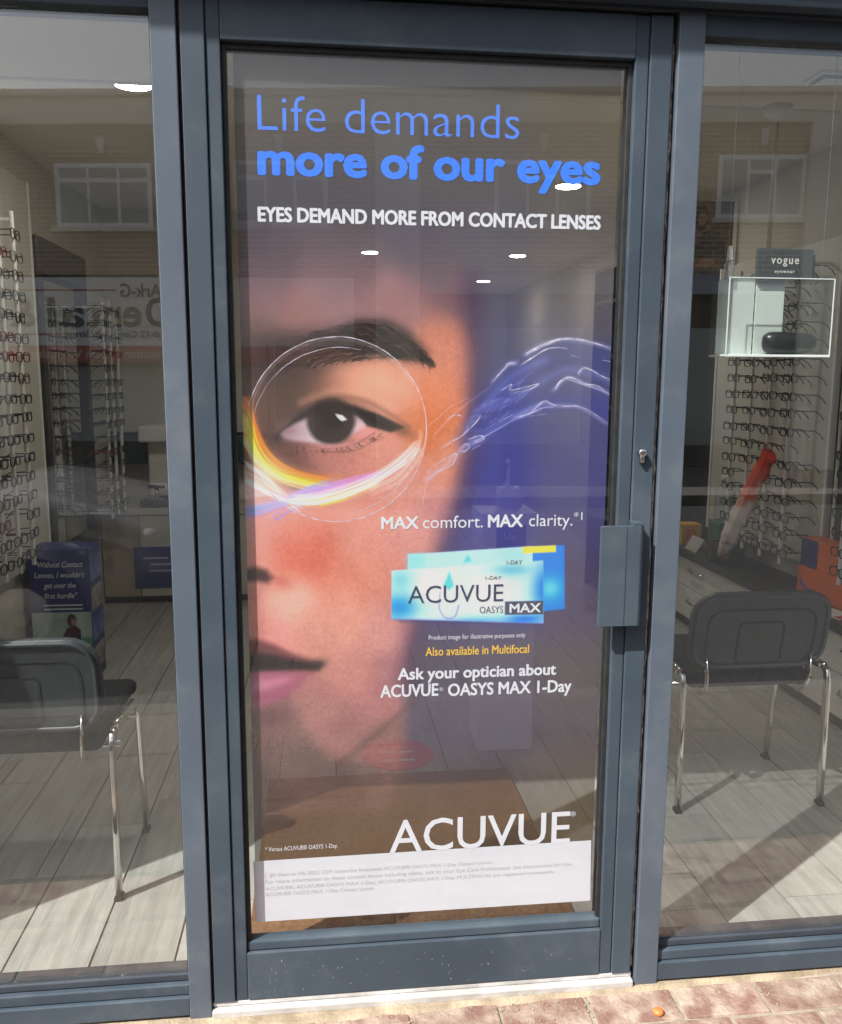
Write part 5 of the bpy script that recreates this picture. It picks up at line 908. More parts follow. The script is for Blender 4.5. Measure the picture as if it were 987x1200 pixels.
('s', [(0.568, 1.392), (0.58, 1.401), (0.592, 1.406)], 0.0012, 0.0004, (40, 50, 140), 0.28, 0.0016),
('s', [(0.567, 1.392), (0.58, 1.4), (0.593, 1.405)], 0.0007, 0.0002, (225, 220, 250), 0.08, 0.002),
('s', [(0.572, 1.389), (0.582, 1.399), (0.591, 1.405)], 0.0007, 0.0002, (170, 180, 240), 0.14, 0.002),
('s', [(0.565, 1.393), (0.577, 1.402), (0.589, 1.408)], 0.0007, 0.0002, (170, 180, 240), 0.12, 0.002),
('s', [(0.577, 1.4), (0.584, 1.407), (0.591, 1.408)], 0.0012, 0.0004, (150, 165, 235), 0.28, 0.0016),
('s', [(0.576, 1.403), (0.584, 1.409), (0.591, 1.41)], 0.0007, 0.0002, (225, 220, 250), 0.13, 0.002),
('s', [(0.579, 1.397), (0.584, 1.405), (0.589, 1.408)], 0.0007, 0.0002, (170, 180, 240), 0.09, 0.002),
('s', [(0.576, 1.402), (0.584, 1.408), (0.592, 1.407)], 0.0007, 0.0002, (170, 180, 240), 0.07, 0.002),
('s', [(0.484, 1.297), (0.494, 1.304), (0.505, 1.31)], 0.0012, 0.0004, (40, 50, 140), 0.28, 0.0016),
('s', [(0.486, 1.298), (0.495, 1.303), (0.504, 1.307)], 0.0007, 0.0002, (225, 220, 250), 0.12, 0.002),
('s', [(0.487, 1.299), (0.497, 1.304), (0.507, 1.307)], 0.0007, 0.0002, (170, 180, 240), 0.08, 0.002),
('s', [(0.482, 1.3), (0.493, 1.305), (0.505, 1.309)], 0.0007, 0.0002, (170, 180, 240), 0.08, 0.002),
('s', [(0.543, 1.325), (0.554, 1.332), (0.564, 1.338)], 0.0012, 0.0004, (150, 165, 235), 0.28, 0.0016),
('s', [(0.542, 1.323), (0.554, 1.332), (0.566, 1.34)], 0.0007, 0.0002, (225, 220, 250), 0.13, 0.002),
('s', [(0.544, 1.327), (0.553, 1.334), (0.562, 1.339)], 0.0007, 0.0002, (170, 180, 240), 0.13, 0.002),
('s', [(0.541, 1.324), (0.551, 1.332), (0.562, 1.338)], 0.0007, 0.0002, (170, 180, 240), 0.12, 0.002),
('s', [(0.512, 1.356), (0.519, 1.365), (0.527, 1.365)], 0.0012, 0.0004, (40, 50, 140), 0.28, 0.0016),
('s', [(0.508, 1.358), (0.518, 1.366), (0.529, 1.365)], 0.0007, 0.0002, (225, 220, 250), 0.13, 0.002),
('s', [(0.513, 1.352), (0.519, 1.362), (0.526, 1.363)], 0.0007, 0.0002, (170, 180, 240), 0.1, 0.002),
('s', [(0.51, 1.355), (0.52, 1.364), (0.53, 1.363)], 0.0007, 0.0002, (170, 180, 240), 0.08, 0.002),
('s', [(0.512, 1.304), (0.524, 1.312), (0.536, 1.318)], 0.0012, 0.0004, (150, 165, 235), 0.28, 0.0016),
('s', [(0.514, 1.304), (0.524, 1.312), (0.534, 1.318)], 0.0007, 0.0002, (225, 220, 250), 0.14, 0.002),
('s', [(0.508, 1.302), (0.521, 1.31), (0.533, 1.315)], 0.0007, 0.0002, (170, 180, 240), 0.08, 0.002),
('s', [(0.512, 1.3), (0.523, 1.311), (0.535, 1.319)], 0.0007, 0.0002, (170, 180, 240), 0.08, 0.002),
('s', [(0.56, 1.387), (0.572, 1.395), (0.583, 1.401)], 0.0012, 0.0004, (40, 50, 140), 0.28, 0.0016),
('s', [(0.561, 1.388), (0.571, 1.395), (0.582, 1.401)], 0.0007, 0.0002, (225, 220, 250), 0.14, 0.002),
('s', [(0.562, 1.388), (0.574, 1.397), (0.587, 1.404)], 0.0007, 0.0002, (170, 180, 240), 0.13, 0.002),
('s', [(0.558, 1.39), (0.571, 1.397), (0.585, 1.402)], 0.0007, 0.0002, (170, 180, 240), 0.14, 0.002),
('s', [(0.495, 1.346), (0.504, 1.354), (0.513, 1.357)], 0.0012, 0.0004, (150, 165, 235), 0.28, 0.0016),
('s', [(0.497, 1.344), (0.506, 1.351), (0.515, 1.353)], 0.0007, 0.0002, (225, 220, 250), 0.12, 0.002),
('s', [(0.498, 1.349), (0.508, 1.356), (0.517, 1.357)], 0.0007, 0.0002, (170, 180, 240), 0.09, 0.002),
('s', [(0.494, 1.347), (0.502, 1.354), (0.51, 1.356)], 0.0007, 0.0002, (170, 180, 240), 0.07, 0.002),
('s', [(0.485, 1.303), (0.491, 1.307), (0.498, 1.31)], 0.0012, 0.0004, (40, 50, 140), 0.28, 0.0016),
('s', [(0.485, 1.305), (0.491, 1.307), (0.496, 1.309)], 0.0007, 0.0002, (225, 220, 250), 0.11, 0.002),
('s', [(0.487, 1.299), (0.491, 1.303), (0.496, 1.307)], 0.0007, 0.0002, (170, 180, 240), 0.12, 0.002),
('s', [(0.485, 1.305), (0.49, 1.309), (0.496, 1.313)], 0.0007, 0.0002, (170, 180, 240), 0.09, 0.002),
('s', [(0.488, 1.288), (0.499, 1.3), (0.509, 1.301)], 0.0012, 0.0004, (150, 165, 235), 0.28, 0.0016),
('s', [(0.487, 1.289), (0.499, 1.302), (0.511, 1.303)], 0.0007, 0.0002, (225, 220, 250), 0.1, 0.002),
('s', [(0.49, 1.288), (0.499, 1.299), (0.509, 1.299)], 0.0007, 0.0002, (170, 180, 240), 0.09, 0.002),
('s', [(0.485, 1.287), (0.495, 1.3), (0.506, 1.302)], 0.0007, 0.0002, (170, 180, 240), 0.14, 0.002),
('s', [(0.581, 1.4), (0.591, 1.412), (0.602, 1.413)], 0.0012, 0.0004, (40, 50, 140), 0.28, 0.0016),
('s', [(0.58, 1.398), (0.59, 1.412), (0.6, 1.415)], 0.0007, 0.0002, (225, 220, 250), 0.07, 0.002),
('s', [(0.58, 1.398), (0.593, 1.41), (0.605, 1.411)], 0.0007, 0.0002, (170, 180, 240), 0.13, 0.002),
('s', [(0.582, 1.402), (0.593, 1.413), (0.605, 1.413)], 0.0007, 0.0002, (170, 180, 240), 0.13, 0.002),
('s', [(0.522, 1.357), (0.532, 1.367), (0.542, 1.369)], 0.0012, 0.0004, (150, 165, 235), 0.28, 0.0016),
('s', [(0.525, 1.355), (0.532, 1.367), (0.54, 1.369)], 0.0007, 0.0002, (225, 220, 250), 0.11, 0.002),
('s', [(0.519, 1.355), (0.529, 1.367), (0.539, 1.37)], 0.0007, 0.0002, (170, 180, 240), 0.07, 0.002),
('s', [(0.521, 1.356), (0.532, 1.366), (0.544, 1.367)], 0.0007, 0.0002, (170, 180, 240), 0.08, 0.002),
('s', [(0.587, 1.387), (0.595, 1.392), (0.604, 1.397)], 0.0012, 0.0004, (40, 50, 140), 0.28, 0.0016),
('s', [(0.583, 1.386), (0.594, 1.392), (0.605, 1.396)], 0.0007, 0.0002, (225, 220, 250), 0.09, 0.002),
('s', [(0.59, 1.387), (0.596, 1.393), (0.602, 1.398)], 0.0007, 0.0002, (170, 180, 240), 0.11, 0.002),
('s', [(0.584, 1.386), (0.592, 1.392), (0.6, 1.397)], 0.0007, 0.0002, (170, 180, 240), 0.11, 0.002),
('s', [(0.554, 1.363), (0.558, 1.367), (0.562, 1.368)], 0.0012, 0.0004, (150, 165, 235), 0.28, 0.0016),
('s', [(0.555, 1.363), (0.56, 1.367), (0.564, 1.368)], 0.0007, 0.0002, (225, 220, 250), 0.12, 0.002),
('s', [(0.555, 1.361), (0.56, 1.365), (0.565, 1.366)], 0.0007, 0.0002, (170, 180, 240), 0.09, 0.002),
('s', [(0.55, 1.363), (0.555, 1.366), (0.559, 1.366)], 0.0007, 0.0002, (170, 180, 240), 0.11, 0.002),
('p', [(0.349, 1.039), (0.621, 1.052), (0.625, 0.908), (0.349, 0.945)], (170, 206, 248), 1, 0.0018),
('p', [(0.621, 1.052), (0.691, 1.053), (0.696, 0.91), (0.625, 0.904)], (16, 124, 226), 1, 0.0018),
('p', [(0.349, 1.039), (0.385, 1.04), (0.385, 1.01), (0.349, 1.005)], (120, 200, 236), 0.6, 0.0107),
('b', 0.662, 0.957, 0.0249, 0.0249, 0, (110, 205, 245), 0.8, [(0.349, 1.039), (0.621, 1.052), (0.691, 1.053), (0.696, 0.91), (0.625, 0.904), (0.349, 0.945)]),
('b', 0.575, 1.034, 0.0249, 0.0107, 0, (150, 215, 245), 0.6, [(0.349, 1.039), (0.621, 1.052), (0.691, 1.053), (0.696, 0.91), (0.625, 0.904), (0.349, 0.945)]),
('p', [(0.599, 1.051), (0.672, 1.053), (0.673, 1.038), (0.599, 1.036)], (240, 200, 70), 1, 0.0018),
('p', [(0.314, 1.004), (0.645, 1.02), (0.649, 0.878), (0.314, 0.897)], (196, 218, 250), 1, 0.0018),
('b', 0.33, 0.923, 0.0392, 0.0285, 0, (20, 140, 236), 0.95, [(0.314, 1.004), (0.645, 1.02), (0.649, 0.878), (0.314, 0.897)]),
('b', 0.334, 0.983, 0.0249, 0.0249, 0, (110, 186, 246), 0.8, [(0.314, 1.004), (0.645, 1.02), (0.649, 0.878), (0.314, 0.897)]),
('b', 0.652, 0.957, 0.0285, 0.0534, 0, (0, 112, 228), 0.95, [(0.314, 1.004), (0.645, 1.02), (0.649, 0.878), (0.314, 0.897)]),
('b', 0.575, 1.0, 0.0463, 0.0142, 0, (96, 172, 246), 0.8, [(0.314, 1.004), (0.645, 1.02), (0.649, 0.878), (0.314, 0.897)]),
('b', 0.502, 0.888, 0.0712, 0.0107, 0, (90, 172, 246), 0.8, [(0.314, 1.004), (0.645, 1.02), (0.649, 0.878), (0.314, 0.897)]),
('b', 0.606, 0.889, 0.0392, 0.0107, 0, (0, 110, 230), 0.95, [(0.314, 1.004), (0.645, 1.02), (0.649, 0.878), (0.314, 0.897)]),
('b', 0.399, 0.963, 0.0285, 0.0249, 0, (240, 246, 250), 0.6, [(0.314, 1.004), (0.645, 1.02), (0.649, 0.878), (0.314, 0.897)]),
('b', 0.529, 0.96, 0.0285, 0.0285, 0, (236, 244, 250), 0.6, [(0.314, 1.004), (0.645, 1.02), (0.649, 0.878), (0.314, 0.897)]),
('p', [(0.439, 0.999), (0.449, 0.969), (0.438, 0.958), (0.426, 0.97)], (80, 190, 190), 0.9, 0.0036),
('p', [(0.478, 1.036), (0.487, 1.021), (0.47, 1.019)], (80, 190, 190), 0.9, 0.0036),
('s', [(0.419, 0.955), (0.417, 0.921), (0.427, 0.901), (0.44, 0.895), (0.453, 0.901), (0.46, 0.923)], 0.0025, 0.0039, (150, 120, 205), 0.7, 0.0021),
('p', [(0.562, 0.93), (0.647, 0.93), (0.648, 0.899), (0.562, 0.9)], (70, 76, 92), 1, 0.0018),
('p', [(0.314, 0.899), (0.649, 0.88), (0.643, 0.868), (0.334, 0.889)], (60, 60, 120), 0.4, 0.0053)]
TEXTS = [
('Life demands', 0.054, 0.572, 1.8855, 0.065, -0.008, 'blue'),
('more of our eyes', 0.052, 0.743, 1.805, 0.059, 0.045, 'blue2'),
('EYES DEMAND MORE FROM CONTACT LENSES', 0.05, 0.747, 1.7155, 0.026, 0.04, 'white'),
('MAX', 0.292, 0.372, 1.095, 0.025, 0.03, 'white'),
('comfort.', 0.381, 0.51, 1.095, 0.026, 0.0, 'white'),
('MAX', 0.521, 0.598, 1.0955, 0.026, 0.03, 'white'),
('clarity.', 0.611, 0.707, 1.096, 0.026, 0, 'white'),
('*1', 0.71, 0.729, 1.108, 0.017, 0, 'white'),
('Product image for illustrative purposes only', 0.395, 0.609, 0.8485, 0.01, 0, 'white'),
('Also available in Multifocal', 0.388, 0.618, 0.8125, 0.019, 0.01, 'yellow'),
('Ask your optician about', 0.327, 0.681, 0.7605, 0.025, 0.03, 'white'),
('ACUVUE', 0.289, 0.417, 0.7215, 0.027, 0.025, 'white'),
('®', 0.419, 0.428, 0.731, 0.008, 0, 'white'),
('OASYS MAX 1-Day', 0.438, 0.717, 0.7195, 0.027, 0.025, 'white'),
('ACUVUE', 0.309, 0.725, 0.355, 0.076, 0.006, 'white'),
('®', 0.725, 0.737, 0.419, 0.011, 0, 'white'),
('* Versus ACUVUE® OASYS 1-Day.', 0.033, 0.193, 0.374, 0.01, 0, 'white'),
('1. JJV Data on File 2022. CSM Subjective Responses ACUVUE® OASYS MAX 1-Day Contact Lenses.', 0.032, 0.546, 0.313, 0.008, 0, 'grey'),
('For more information on these contact lenses including safety, talk to your Eye Care Professional. See Instructions for Use.', 0.032, 0.733, 0.2965, 0.009, 0, 'grey'),
('ACUVUE®, ACUVUE® OASYS MAX 1-Day, ACUVUE® OASYS MAX 1-Day MULTIFOCAL are registered trademarks.', 0.031, 0.691, 0.2805, 0.008, 0, 'grey'),
('ACUVUE® OASYS MAX 1-Day Contact Lenses.', 0.031, 0.276, 0.266, 0.009, 0, 'grey'),
('ACUVUE', 0.349, 0.558, 0.931, 0.038, 0.0, 'dark'),
('1-DAY', 0.518, 0.553, 0.9795, 0.008, 0, 'dark'),
('OASYS', 0.506, 0.558, 0.905, 0.015, 0, 'dark'),
('MAX', 0.572, 0.642, 0.905, 0.019, 0.03, 'white'),
('1-DAY', 0.564, 0.598, 1.0125, 0.009, 0, 'dark')]
STRIP = [(0.007, 0.352), (0.776, 0.357), (0.779, 0.205), (0.007, 0.205)]
RIBBONS = [
([(0.387, 1.305), (0.387, 1.292), (0.386, 1.28), (0.384, 1.267), (0.381, 1.255), (0.378, 1.243), (0.373, 1.231), (0.368, 1.219), (0.362, 1.208), (0.356, 1.197), (0.348, 1.187), (0.341, 1.177), (0.332, 1.168), (0.323, 1.159), (0.313, 1.151), (0.303, 1.144), (0.292, 1.137), (0.281, 1.131), (0.27, 1.126), (0.258, 1.121), (0.246, 1.118), (0.234, 1.115), (0.222, 1.113), (0.21, 1.112), (0.197, 1.112), (0.185, 1.112), (0.173, 1.114), (0.161, 1.116), (0.149, 1.119), (0.137, 1.123), (0.126, 1.128), (0.115, 1.133), (0.104, 1.139), (0.094, 1.146), (0.084, 1.154), (0.075, 1.162), (0.066, 1.17), (0.058, 1.18), (0.051, 1.19), (0.044, 1.2), (0.038, 1.211), (0.032, 1.222), (0.028, 1.233), (0.024, 1.245), (0.021, 1.257), (0.018, 1.269), (0.017, 1.281), (0.016, 1.293), (0.016, 1.306), (0.016, 1.318), (0.018, 1.33), (0.02, 1.342), (0.023, 1.354), (0.027, 1.366), (0.031, 1.377), (0.037, 1.389), (0.042, 1.399), (0.049, 1.41), (0.056, 1.42), (0.064, 1.429), (0.072, 1.438), (0.081, 1.446), (0.09, 1.454), (0.1, 1.461), (0.11, 1.467), (0.121, 1.473), (0.132, 1.478), (0.143, 1.483), (0.154, 1.486), (0.166, 1.489), (0.178, 1.491), (0.19, 1.492), (0.201, 1.493), (0.213, 1.493), (0.225, 1.492), (0.237, 1.49), (0.249, 1.487), (0.26, 1.484), (0.272, 1.479), (0.283, 1.475), (0.293, 1.469), (0.304, 1.463), (0.314, 1.455), (0.323, 1.448), (0.332, 1.439), (0.34, 1.431), (0.348, 1.421), (0.355, 1.411), (0.362, 1.401), (0.368, 1.39), (0.373, 1.378), (0.377, 1.367), (0.381, 1.355), (0.384, 1.343), (0.386, 1.33), (0.387, 1.318), (0.387, 1.305)], 0.00178, 0.00178),
([(0.028, 1.316), (0.029, 1.322), (0.03, 1.328), (0.032, 1.334), (0.034, 1.34), (0.036, 1.346), (0.038, 1.352), (0.04, 1.358), (0.043, 1.364), (0.046, 1.37), (0.049, 1.375), (0.052, 1.381), (0.055, 1.386), (0.059, 1.392), (0.062, 1.397), (0.066, 1.402), (0.07, 1.407), (0.074, 1.411), (0.079, 1.416), (0.083, 1.42), (0.088, 1.425), (0.092, 1.429), (0.097, 1.433), (0.102, 1.437), (0.108, 1.44), (0.113, 1.444), (0.118, 1.447), (0.124, 1.45), (0.129, 1.453), (0.135, 1.456), (0.141, 1.458), (0.147, 1.46), (0.153, 1.462), (0.159, 1.464), (0.165, 1.466), (0.171, 1.467), (0.177, 1.469), (0.183, 1.47), (0.189, 1.471), (0.196, 1.471), (0.202, 1.472), (0.208, 1.472), (0.214, 1.472), (0.221, 1.471), (0.227, 1.471), (0.233, 1.47), (0.239, 1.469), (0.246, 1.468), (0.252, 1.467)], 0.00053, 0.0016),
([(0.376, 1.283), (0.375, 1.277), (0.373, 1.271), (0.372, 1.266), (0.37, 1.26), (0.369, 1.254), (0.367, 1.249), (0.364, 1.243), (0.362, 1.238), (0.36, 1.232), (0.357, 1.227), (0.354, 1.222), (0.351, 1.217), (0.348, 1.212), (0.345, 1.207), (0.341, 1.202), (0.338, 1.197), (0.334, 1.193), (0.33, 1.188), (0.326, 1.184), (0.322, 1.18), (0.318, 1.176), (0.313, 1.172), (0.309, 1.168), (0.304, 1.164), (0.299, 1.161), (0.295, 1.157), (0.29, 1.154), (0.285, 1.151), (0.279, 1.148), (0.274, 1.146), (0.269, 1.143), (0.264, 1.141), (0.258, 1.139), (0.253, 1.137), (0.247, 1.135), (0.241, 1.133), (0.236, 1.132), (0.23, 1.131), (0.224, 1.13)], 0.0016, 0.00053),
([(0.525, 1.404), (0.546, 1.426), (0.558, 1.438), (0.573, 1.444)], 0.00147, 0.00267),
([(0.554, 1.438), (0.564, 1.442), (0.571, 1.438)], 0.00294, 0.00356),
([(0.596, 1.463), (0.625, 1.478), (0.654, 1.489), (0.684, 1.494), (0.718, 1.491), (0.753, 1.482), (0.782, 1.473)], 0.00441, 0.0016),
([(0.604, 1.465), (0.629, 1.478), (0.659, 1.488)], 0.00587, 0.00267),
([(0.588, 1.441), (0.613, 1.456), (0.638, 1.471), (0.663, 1.475), (0.687, 1.472)], 0.00294, 0.00133),
([(0.692, 1.46), (0.709, 1.455)], 0.00255, 0.00178),
([(0.761, 1.45), (0.783, 1.447)], 0.00294, 0.00356),
([(0.659, 1.389), (0.67, 1.404), (0.687, 1.414), (0.704, 1.41), (0.726, 1.4), (0.752, 1.396), (0.778, 1.38)], 0.00333, 0.00133),
([(0.708, 1.42), (0.72, 1.433), (0.738, 1.429), (0.76, 1.417), (0.78, 1.409)], 0.00235, 0.00125),
([(0.546, 1.386), (0.567, 1.399), (0.563, 1.387), (0.593, 1.392), (0.625, 1.4), (0.602, 1.387), (0.561, 1.38)], 0.00196, 0.00107),
([(0.541, 1.32), (0.57, 1.335)], 0.00352, 0.00267),
([(0.607, 1.332), (0.644, 1.337)], 0.00235, 0.00178),
([(0.575, 1.329), (0.607, 1.339), (0.628, 1.358), (0.641, 1.364), (0.658, 1.356), (0.684, 1.353), (0.71, 1.353), (0.741, 1.341), (0.776, 1.317)], 0.00215, 0.00125),
([(0.485, 1.263), (0.503, 1.272)], 0.00352, 0.00231),
([(0.467, 1.295), (0.493, 1.32), (0.502, 1.335)], 0.00196, 0.00089),
([(0.459, 1.266), (0.472, 1.275), (0.478, 1.268), (0.468, 1.258), (0.46, 1.262)], 0.00157, 0.00107),
([(0.433, 1.247), (0.451, 1.254), (0.447, 1.237), (0.439, 1.228), (0.413, 1.215), (0.388, 1.192)], 0.00176, 0.00125),
([(0.388, 1.213), (0.417, 1.237), (0.447, 1.254)], 0.00137, 0.00089),
([(0.417, 1.262), (0.442, 1.279), (0.463, 1.291), (0.478, 1.308)], 0.00157, 0.00089),
([(0.433, 1.328), (0.45, 1.335), (0.465, 1.331)], 0.00157, 0.00107),
([(0.476, 1.283), (0.501, 1.291), (0.51, 1.285), (0.489, 1.275)], 0.00235, 0.00142)]

# ------------------------------------------------------------------ the printed film on the door
FX0, FX1, FZ0, FZ1 = .0105, .779, .206, 2.024
dx = .0014
nx = int((FX1 - FX0) / dx); nz_ = int((FZ1 - FZ0) / dx)
GX, GZ = np.meshgrid(np.linspace(FX0, FX1, nx + 1), np.linspace(FZ0, FZ1, nz_ + 1))
def field(pts, sig):
    P = np.array(pts, float); cx = np.linspace(FX0 - .05, FX1 + .05, 70); cz = np.linspace(FZ0 - .05, FZ1 + .05, 160)
    A, B = np.meshgrid(cx, cz)
    d2 = (A[..., None] - P[:, 0]) ** 2 + (B[..., None] - P[:, 1]) ** 2
    w = np.exp(-d2 / (2 * sig * sig)) + 1e-5 / (1 + d2 * 400)
    c = (w[..., None] * P[:, 2:5]).sum(2) / w.sum(2)[..., None]
    fx = (GX - cx[0]) / (cx[1] - cx[0]); fz = (GZ - cz[0]) / (cz[1] - cz[0])
    ix = fx.astype(int); iz = fz.astype(int); ux = (fx - ix)[..., None]; uz = (fz - iz)[..., None]
    return ((c[iz, ix] * (1 - ux) + c[iz, ix + 1] * ux) * (1 - uz) + (c[iz + 1, ix] * (1 - ux) + c[iz + 1, ix + 1] * ux) * uz) / 255.0
def win(x0, x1, z0, z1):
    i0 = max(int((x0 - FX0) / dx) - 1, 0); i1 = min(int((x1 - FX0) / dx) + 3, nx + 1)
    j0 = max(int((z0 - FZ0) / dx) - 1, 0); j1 = min(int((z1 - FZ0) / dx) + 3, nz_ + 1)
    return (slice(j0, j1), slice(i0, i1)) if i1 > i0 and j1 > j0 else None
def seg_d(X, Z, a, b):
    vx, vz = b[0] - a[0], b[1] - a[1]; L = vx * vx + vz * vz + 1e-12
    t = np.clip(((X - a[0]) * vx + (Z - a[1]) * vz) / L, 0, 1)
    return np.hypot(X - a[0] - t * vx, Z - a[1] - t * vz), t
def poly_mask(pts, soft):
    xs = [p[0] for p in pts]; zs = [p[1] for p in pts]
    w = win(min(xs) - soft, max(xs) + soft, min(zs) - soft, max(zs) + soft)
    if w is None: return None, None
    X, Z = GX[w], GZ[w]; D = np.full(X.shape, 1e9); ins = np.zeros(X.shape, bool); n = len(pts)
    for i in range(n):
        a, b = pts[i], pts[(i + 1) % n]
        D = np.minimum(D, seg_d(X, Z, a, b)[0])
        c = (a[1] > Z) != (b[1] > Z)
        ins ^= c & (X < (b[0] - a[0]) * (Z - a[1]) / ((b[1] - a[1]) or 1e-9) + a[0])
    s = np.where(ins, D, -D); k = np.clip(.5 + s / (2 * max(soft, .0009)), 0, 1)
    return w, k * k * (3 - 2 * k)
def smooth_path(pts, n=6):
    P = [np.array(p) for p in pts]
    if len(P) < 3: return [tuple(p) for p in P]
    P = [2 * P[0] - P[1]] + P + [2 * P[-1] - P[-2]]; out = []
    for i in range(1, len(P) - 2):
        for k in range(n):
            t = k / n; a, b, c, e = P[i - 1], P[i], P[i + 1], P[i + 2]
            out.append(tuple(.5 * (2 * b + (c - a) * t + (2 * a - 5 * b + 4 * c - e) * t * t + (3 * b - a - 3 * c + e) * t ** 3)))
    out.append(tuple(P[-2])); return out
img = field(BACKDROP, .06)
w, k = poly_mask(FACE, .026); sk = field(SKIN, .032)
img[w] = img[w] * (1 - k[..., None]) + sk[w] * k[..., None]
# skin grain: large mottling and fine pores, only where there is skin
def grain(cell, amp, seed):
    r_ = np.random.RandomState(seed); a, b = int(.8 / cell) + 3, int(1.9 / cell) + 3; g = r_.normal(0, amp, (b, a))
    fx = (GX - FX0) / cell; fz = (GZ - FZ0) / cell; ix = fx.astype(int); iz = fz.astype(int); ux = fx - ix; uz = fz - iz
    return (g[iz, ix] * (1 - ux) + g[iz, ix + 1] * ux) * (1 - uz) + (g[iz + 1, ix] * (1 - ux) + g[iz + 1, ix + 1] * ux) * uz
mk = np.zeros(GX.shape); mk[w] = k; mk *= np.clip((1.62 - GZ) / .15, 0, 1)
for cell, amp, sd in ((.03, .010, 1), (.008, .007, 2), (.0030, .016, 3)):
    img += (grain(cell, amp, sd) * mk)[..., None] * np.array([1, .9, .85])
img += grain(.05, .006, 5)[..., None]
def paint(op):
    if op[0] == 'b':
        _, x, z, rx, rz, ang, c, a = op[:8]; r = 2.6 * max(rx, rz); w = win(x - r, x + r, z - r, z + r)
        if w is None: return
        ca, sa = math.cos(R(-ang)), math.sin(R(-ang)); X, Z = GX[w] - x, GZ[w] - z
        u, v = (X * ca + Z * sa) / rx, (-X * sa + Z * ca) / rz; k = np.exp(-.9 * (u * u + v * v)) * a
        if len(op) > 8:
            full = np.zeros(GX.shape); w2, k2 = poly_mask(op[8], .001); full[w2] = k2; k = k * full[w]
    elif op[0] == 'p':
        _, pts, c, a, soft = op; w, k = poly_mask(pts, soft)
        if w is None: return
        k = k * a
    else:
        _, pts, w0, w1, c, a, soft = op; pts = smooth_path(pts); mw = max(w0, w1) + soft
        xs = [p[0] for p in pts]; zs = [p[1] for p in pts]; w = win(min(xs) - mw, max(xs) + mw, min(zs) - mw, max(zs) + mw)
        if w is None: return
        X, Z = GX[w], GZ[w]; k = np.zeros(X.shape); n = len(pts) - 1
        for i in range(n):
            dd, t = seg_d(X, Z, pts[i], pts[i + 1]); hw = .5 * (w0 + (w1 - w0) * (i + t) / n)
            k = np.maximum(k, np.clip(.5 + (hw - dd) / max(soft, .0009), 0, 1))
        k = k * a
    img[w] = img[w] * (1 - k[..., None]) + (np.array(c) / 255.0) * k[..., None]
for op in PAINT[:NBROW]: paint(op)
# brow and lash hairs
def bez(x0, z0, ang, ln, bend):
    a = R(ang); return [(x0, z0), (x0 + ln * .5 * math.cos(a), z0 + ln * .5 * math.sin(a)), (x0 + ln * math.cos(a + bend), z0 + ln * math.sin(a + bend))]
r_ = np.random.RandomState(3)
BT = ([.024, .109, .212, .281, .334, .387], [1.474, 1.496, 1.518, 1.529, 1.509, 1.451]); BB = ([.024, .039, .194, .299, .387], [1.400, 1.404, 1.439, 1.453, 1.449])
for i in range(1500):
    x = .03 + .355 * r_.uniform(0, 1) ** .8; t = (x - .03) / .355; tp = np.interp(x, *BT); bt = np.interp(x, *BB)
    z = bt + (tp - bt) * r_.uniform(-.05, .95); ang = 58 - 84 * t + r_.normal(0, 8) + 25 * (bt + (tp - bt) * .4 - z) / .05
    paint(('s', bez(x, z, ang, r_.uniform(.018, .036), -.3), .0014, .0006, ((24, 22, 24) if i % 5 else (120, 92, 88)), r_.uniform(.3, .7) * (.35 if x < .14 else 1), .0010))
for i in range(46):
    t = r_.uniform(0, 1); x = .115 + t * .18; z = 1.272 + .026 * t * t - .012 * math.sin(t * math.pi)
    paint(('s', bez(x, z, -112 + 70 * t + r_.normal(0, 12), r_.uniform(.008, .016), .4), .0013, .0006, (52, 38, 40), r_.uniform(.3, .65), .0011))
for op in PAINT[NBROW:]: paint(op)
img = np.clip(img, 0, 1)
lin = np.where(img <= .04045, img / 12.92, ((img + .055) / 1.055) ** 2.4)
lin = np.clip(lin ** 1.15 * PRINT_GAIN - PRINT_LIFT, 0.002, .9)
# mesh of the film: one sheet, colour stored per point
me = bpy.data.meshes.new('film'); nv = GX.size; nf = nx * nz_
co = np.zeros((nv, 3), np.float32); co[:, 0] = GX.ravel() - DX; co[:, 2] = GZ.ravel(); 
co[:, 1] = 0
me.vertices.add(nv); me.vertices.foreach_set('co', co.ravel())
ii = (np.arange(nz_)[:, None] * (nx + 1) + np.arange(nx)[None]).ravel()
quads = np.stack([ii, ii + 1, ii + nx + 2, ii + nx + 1], 1).astype(np.int32)
me.loops.add(nf * 4); me.loops.foreach_set('vertex_index', quads.ravel())
me.polygons.add(nf); me.polygons.foreach_set('loop_start', np.arange(nf, dtype=np.int32) * 4)
me.update(calc_edges=True)
ca = me.color_attributes.new('print', 'FLOAT_COLOR', 'POINT')
ca.data.foreach_set('color', np.concatenate([lin.reshape(-1, 3), np.ones((nv, 1))], 1).astype(np.float32).ravel())
FILM = bpy.data.materials.new('printed_see_through_film'); FILM.use_nodes = True; t = FILM.node_tree
b = t.nodes['Principled BSDF']; o_ = [n for n in t.nodes if n.type == 'OUTPUT_MATERIAL'][0]
at = node(t, 'ShaderNodeAttribute', attribute_name='print'); t.links.new(at.outputs['Color'], b.inputs['Base Color'])
b.inputs['Roughness'].default_value = .55; b.inputs['Specular IOR Level'].default_value = .25
tr = node(t, 'ShaderNodeBsdfTransparent'); mx = node(t, 'ShaderNodeMixShader'); mx.inputs[0].default_value = FILM_COVER
t.links.new(tr.outputs[0], mx.inputs[1]); t.links.new(b.outputs[0], mx.inputs[2]); t.links.new(mx.outputs[0], o_.inputs[0])
me.materials.append(FILM)
poster = thing('window_poster', 'large see-through contact lens poster of half a face with blue water, on the door glass', 'poster', (DX, .0105, 0))
film = link('printed_film', me, poster)
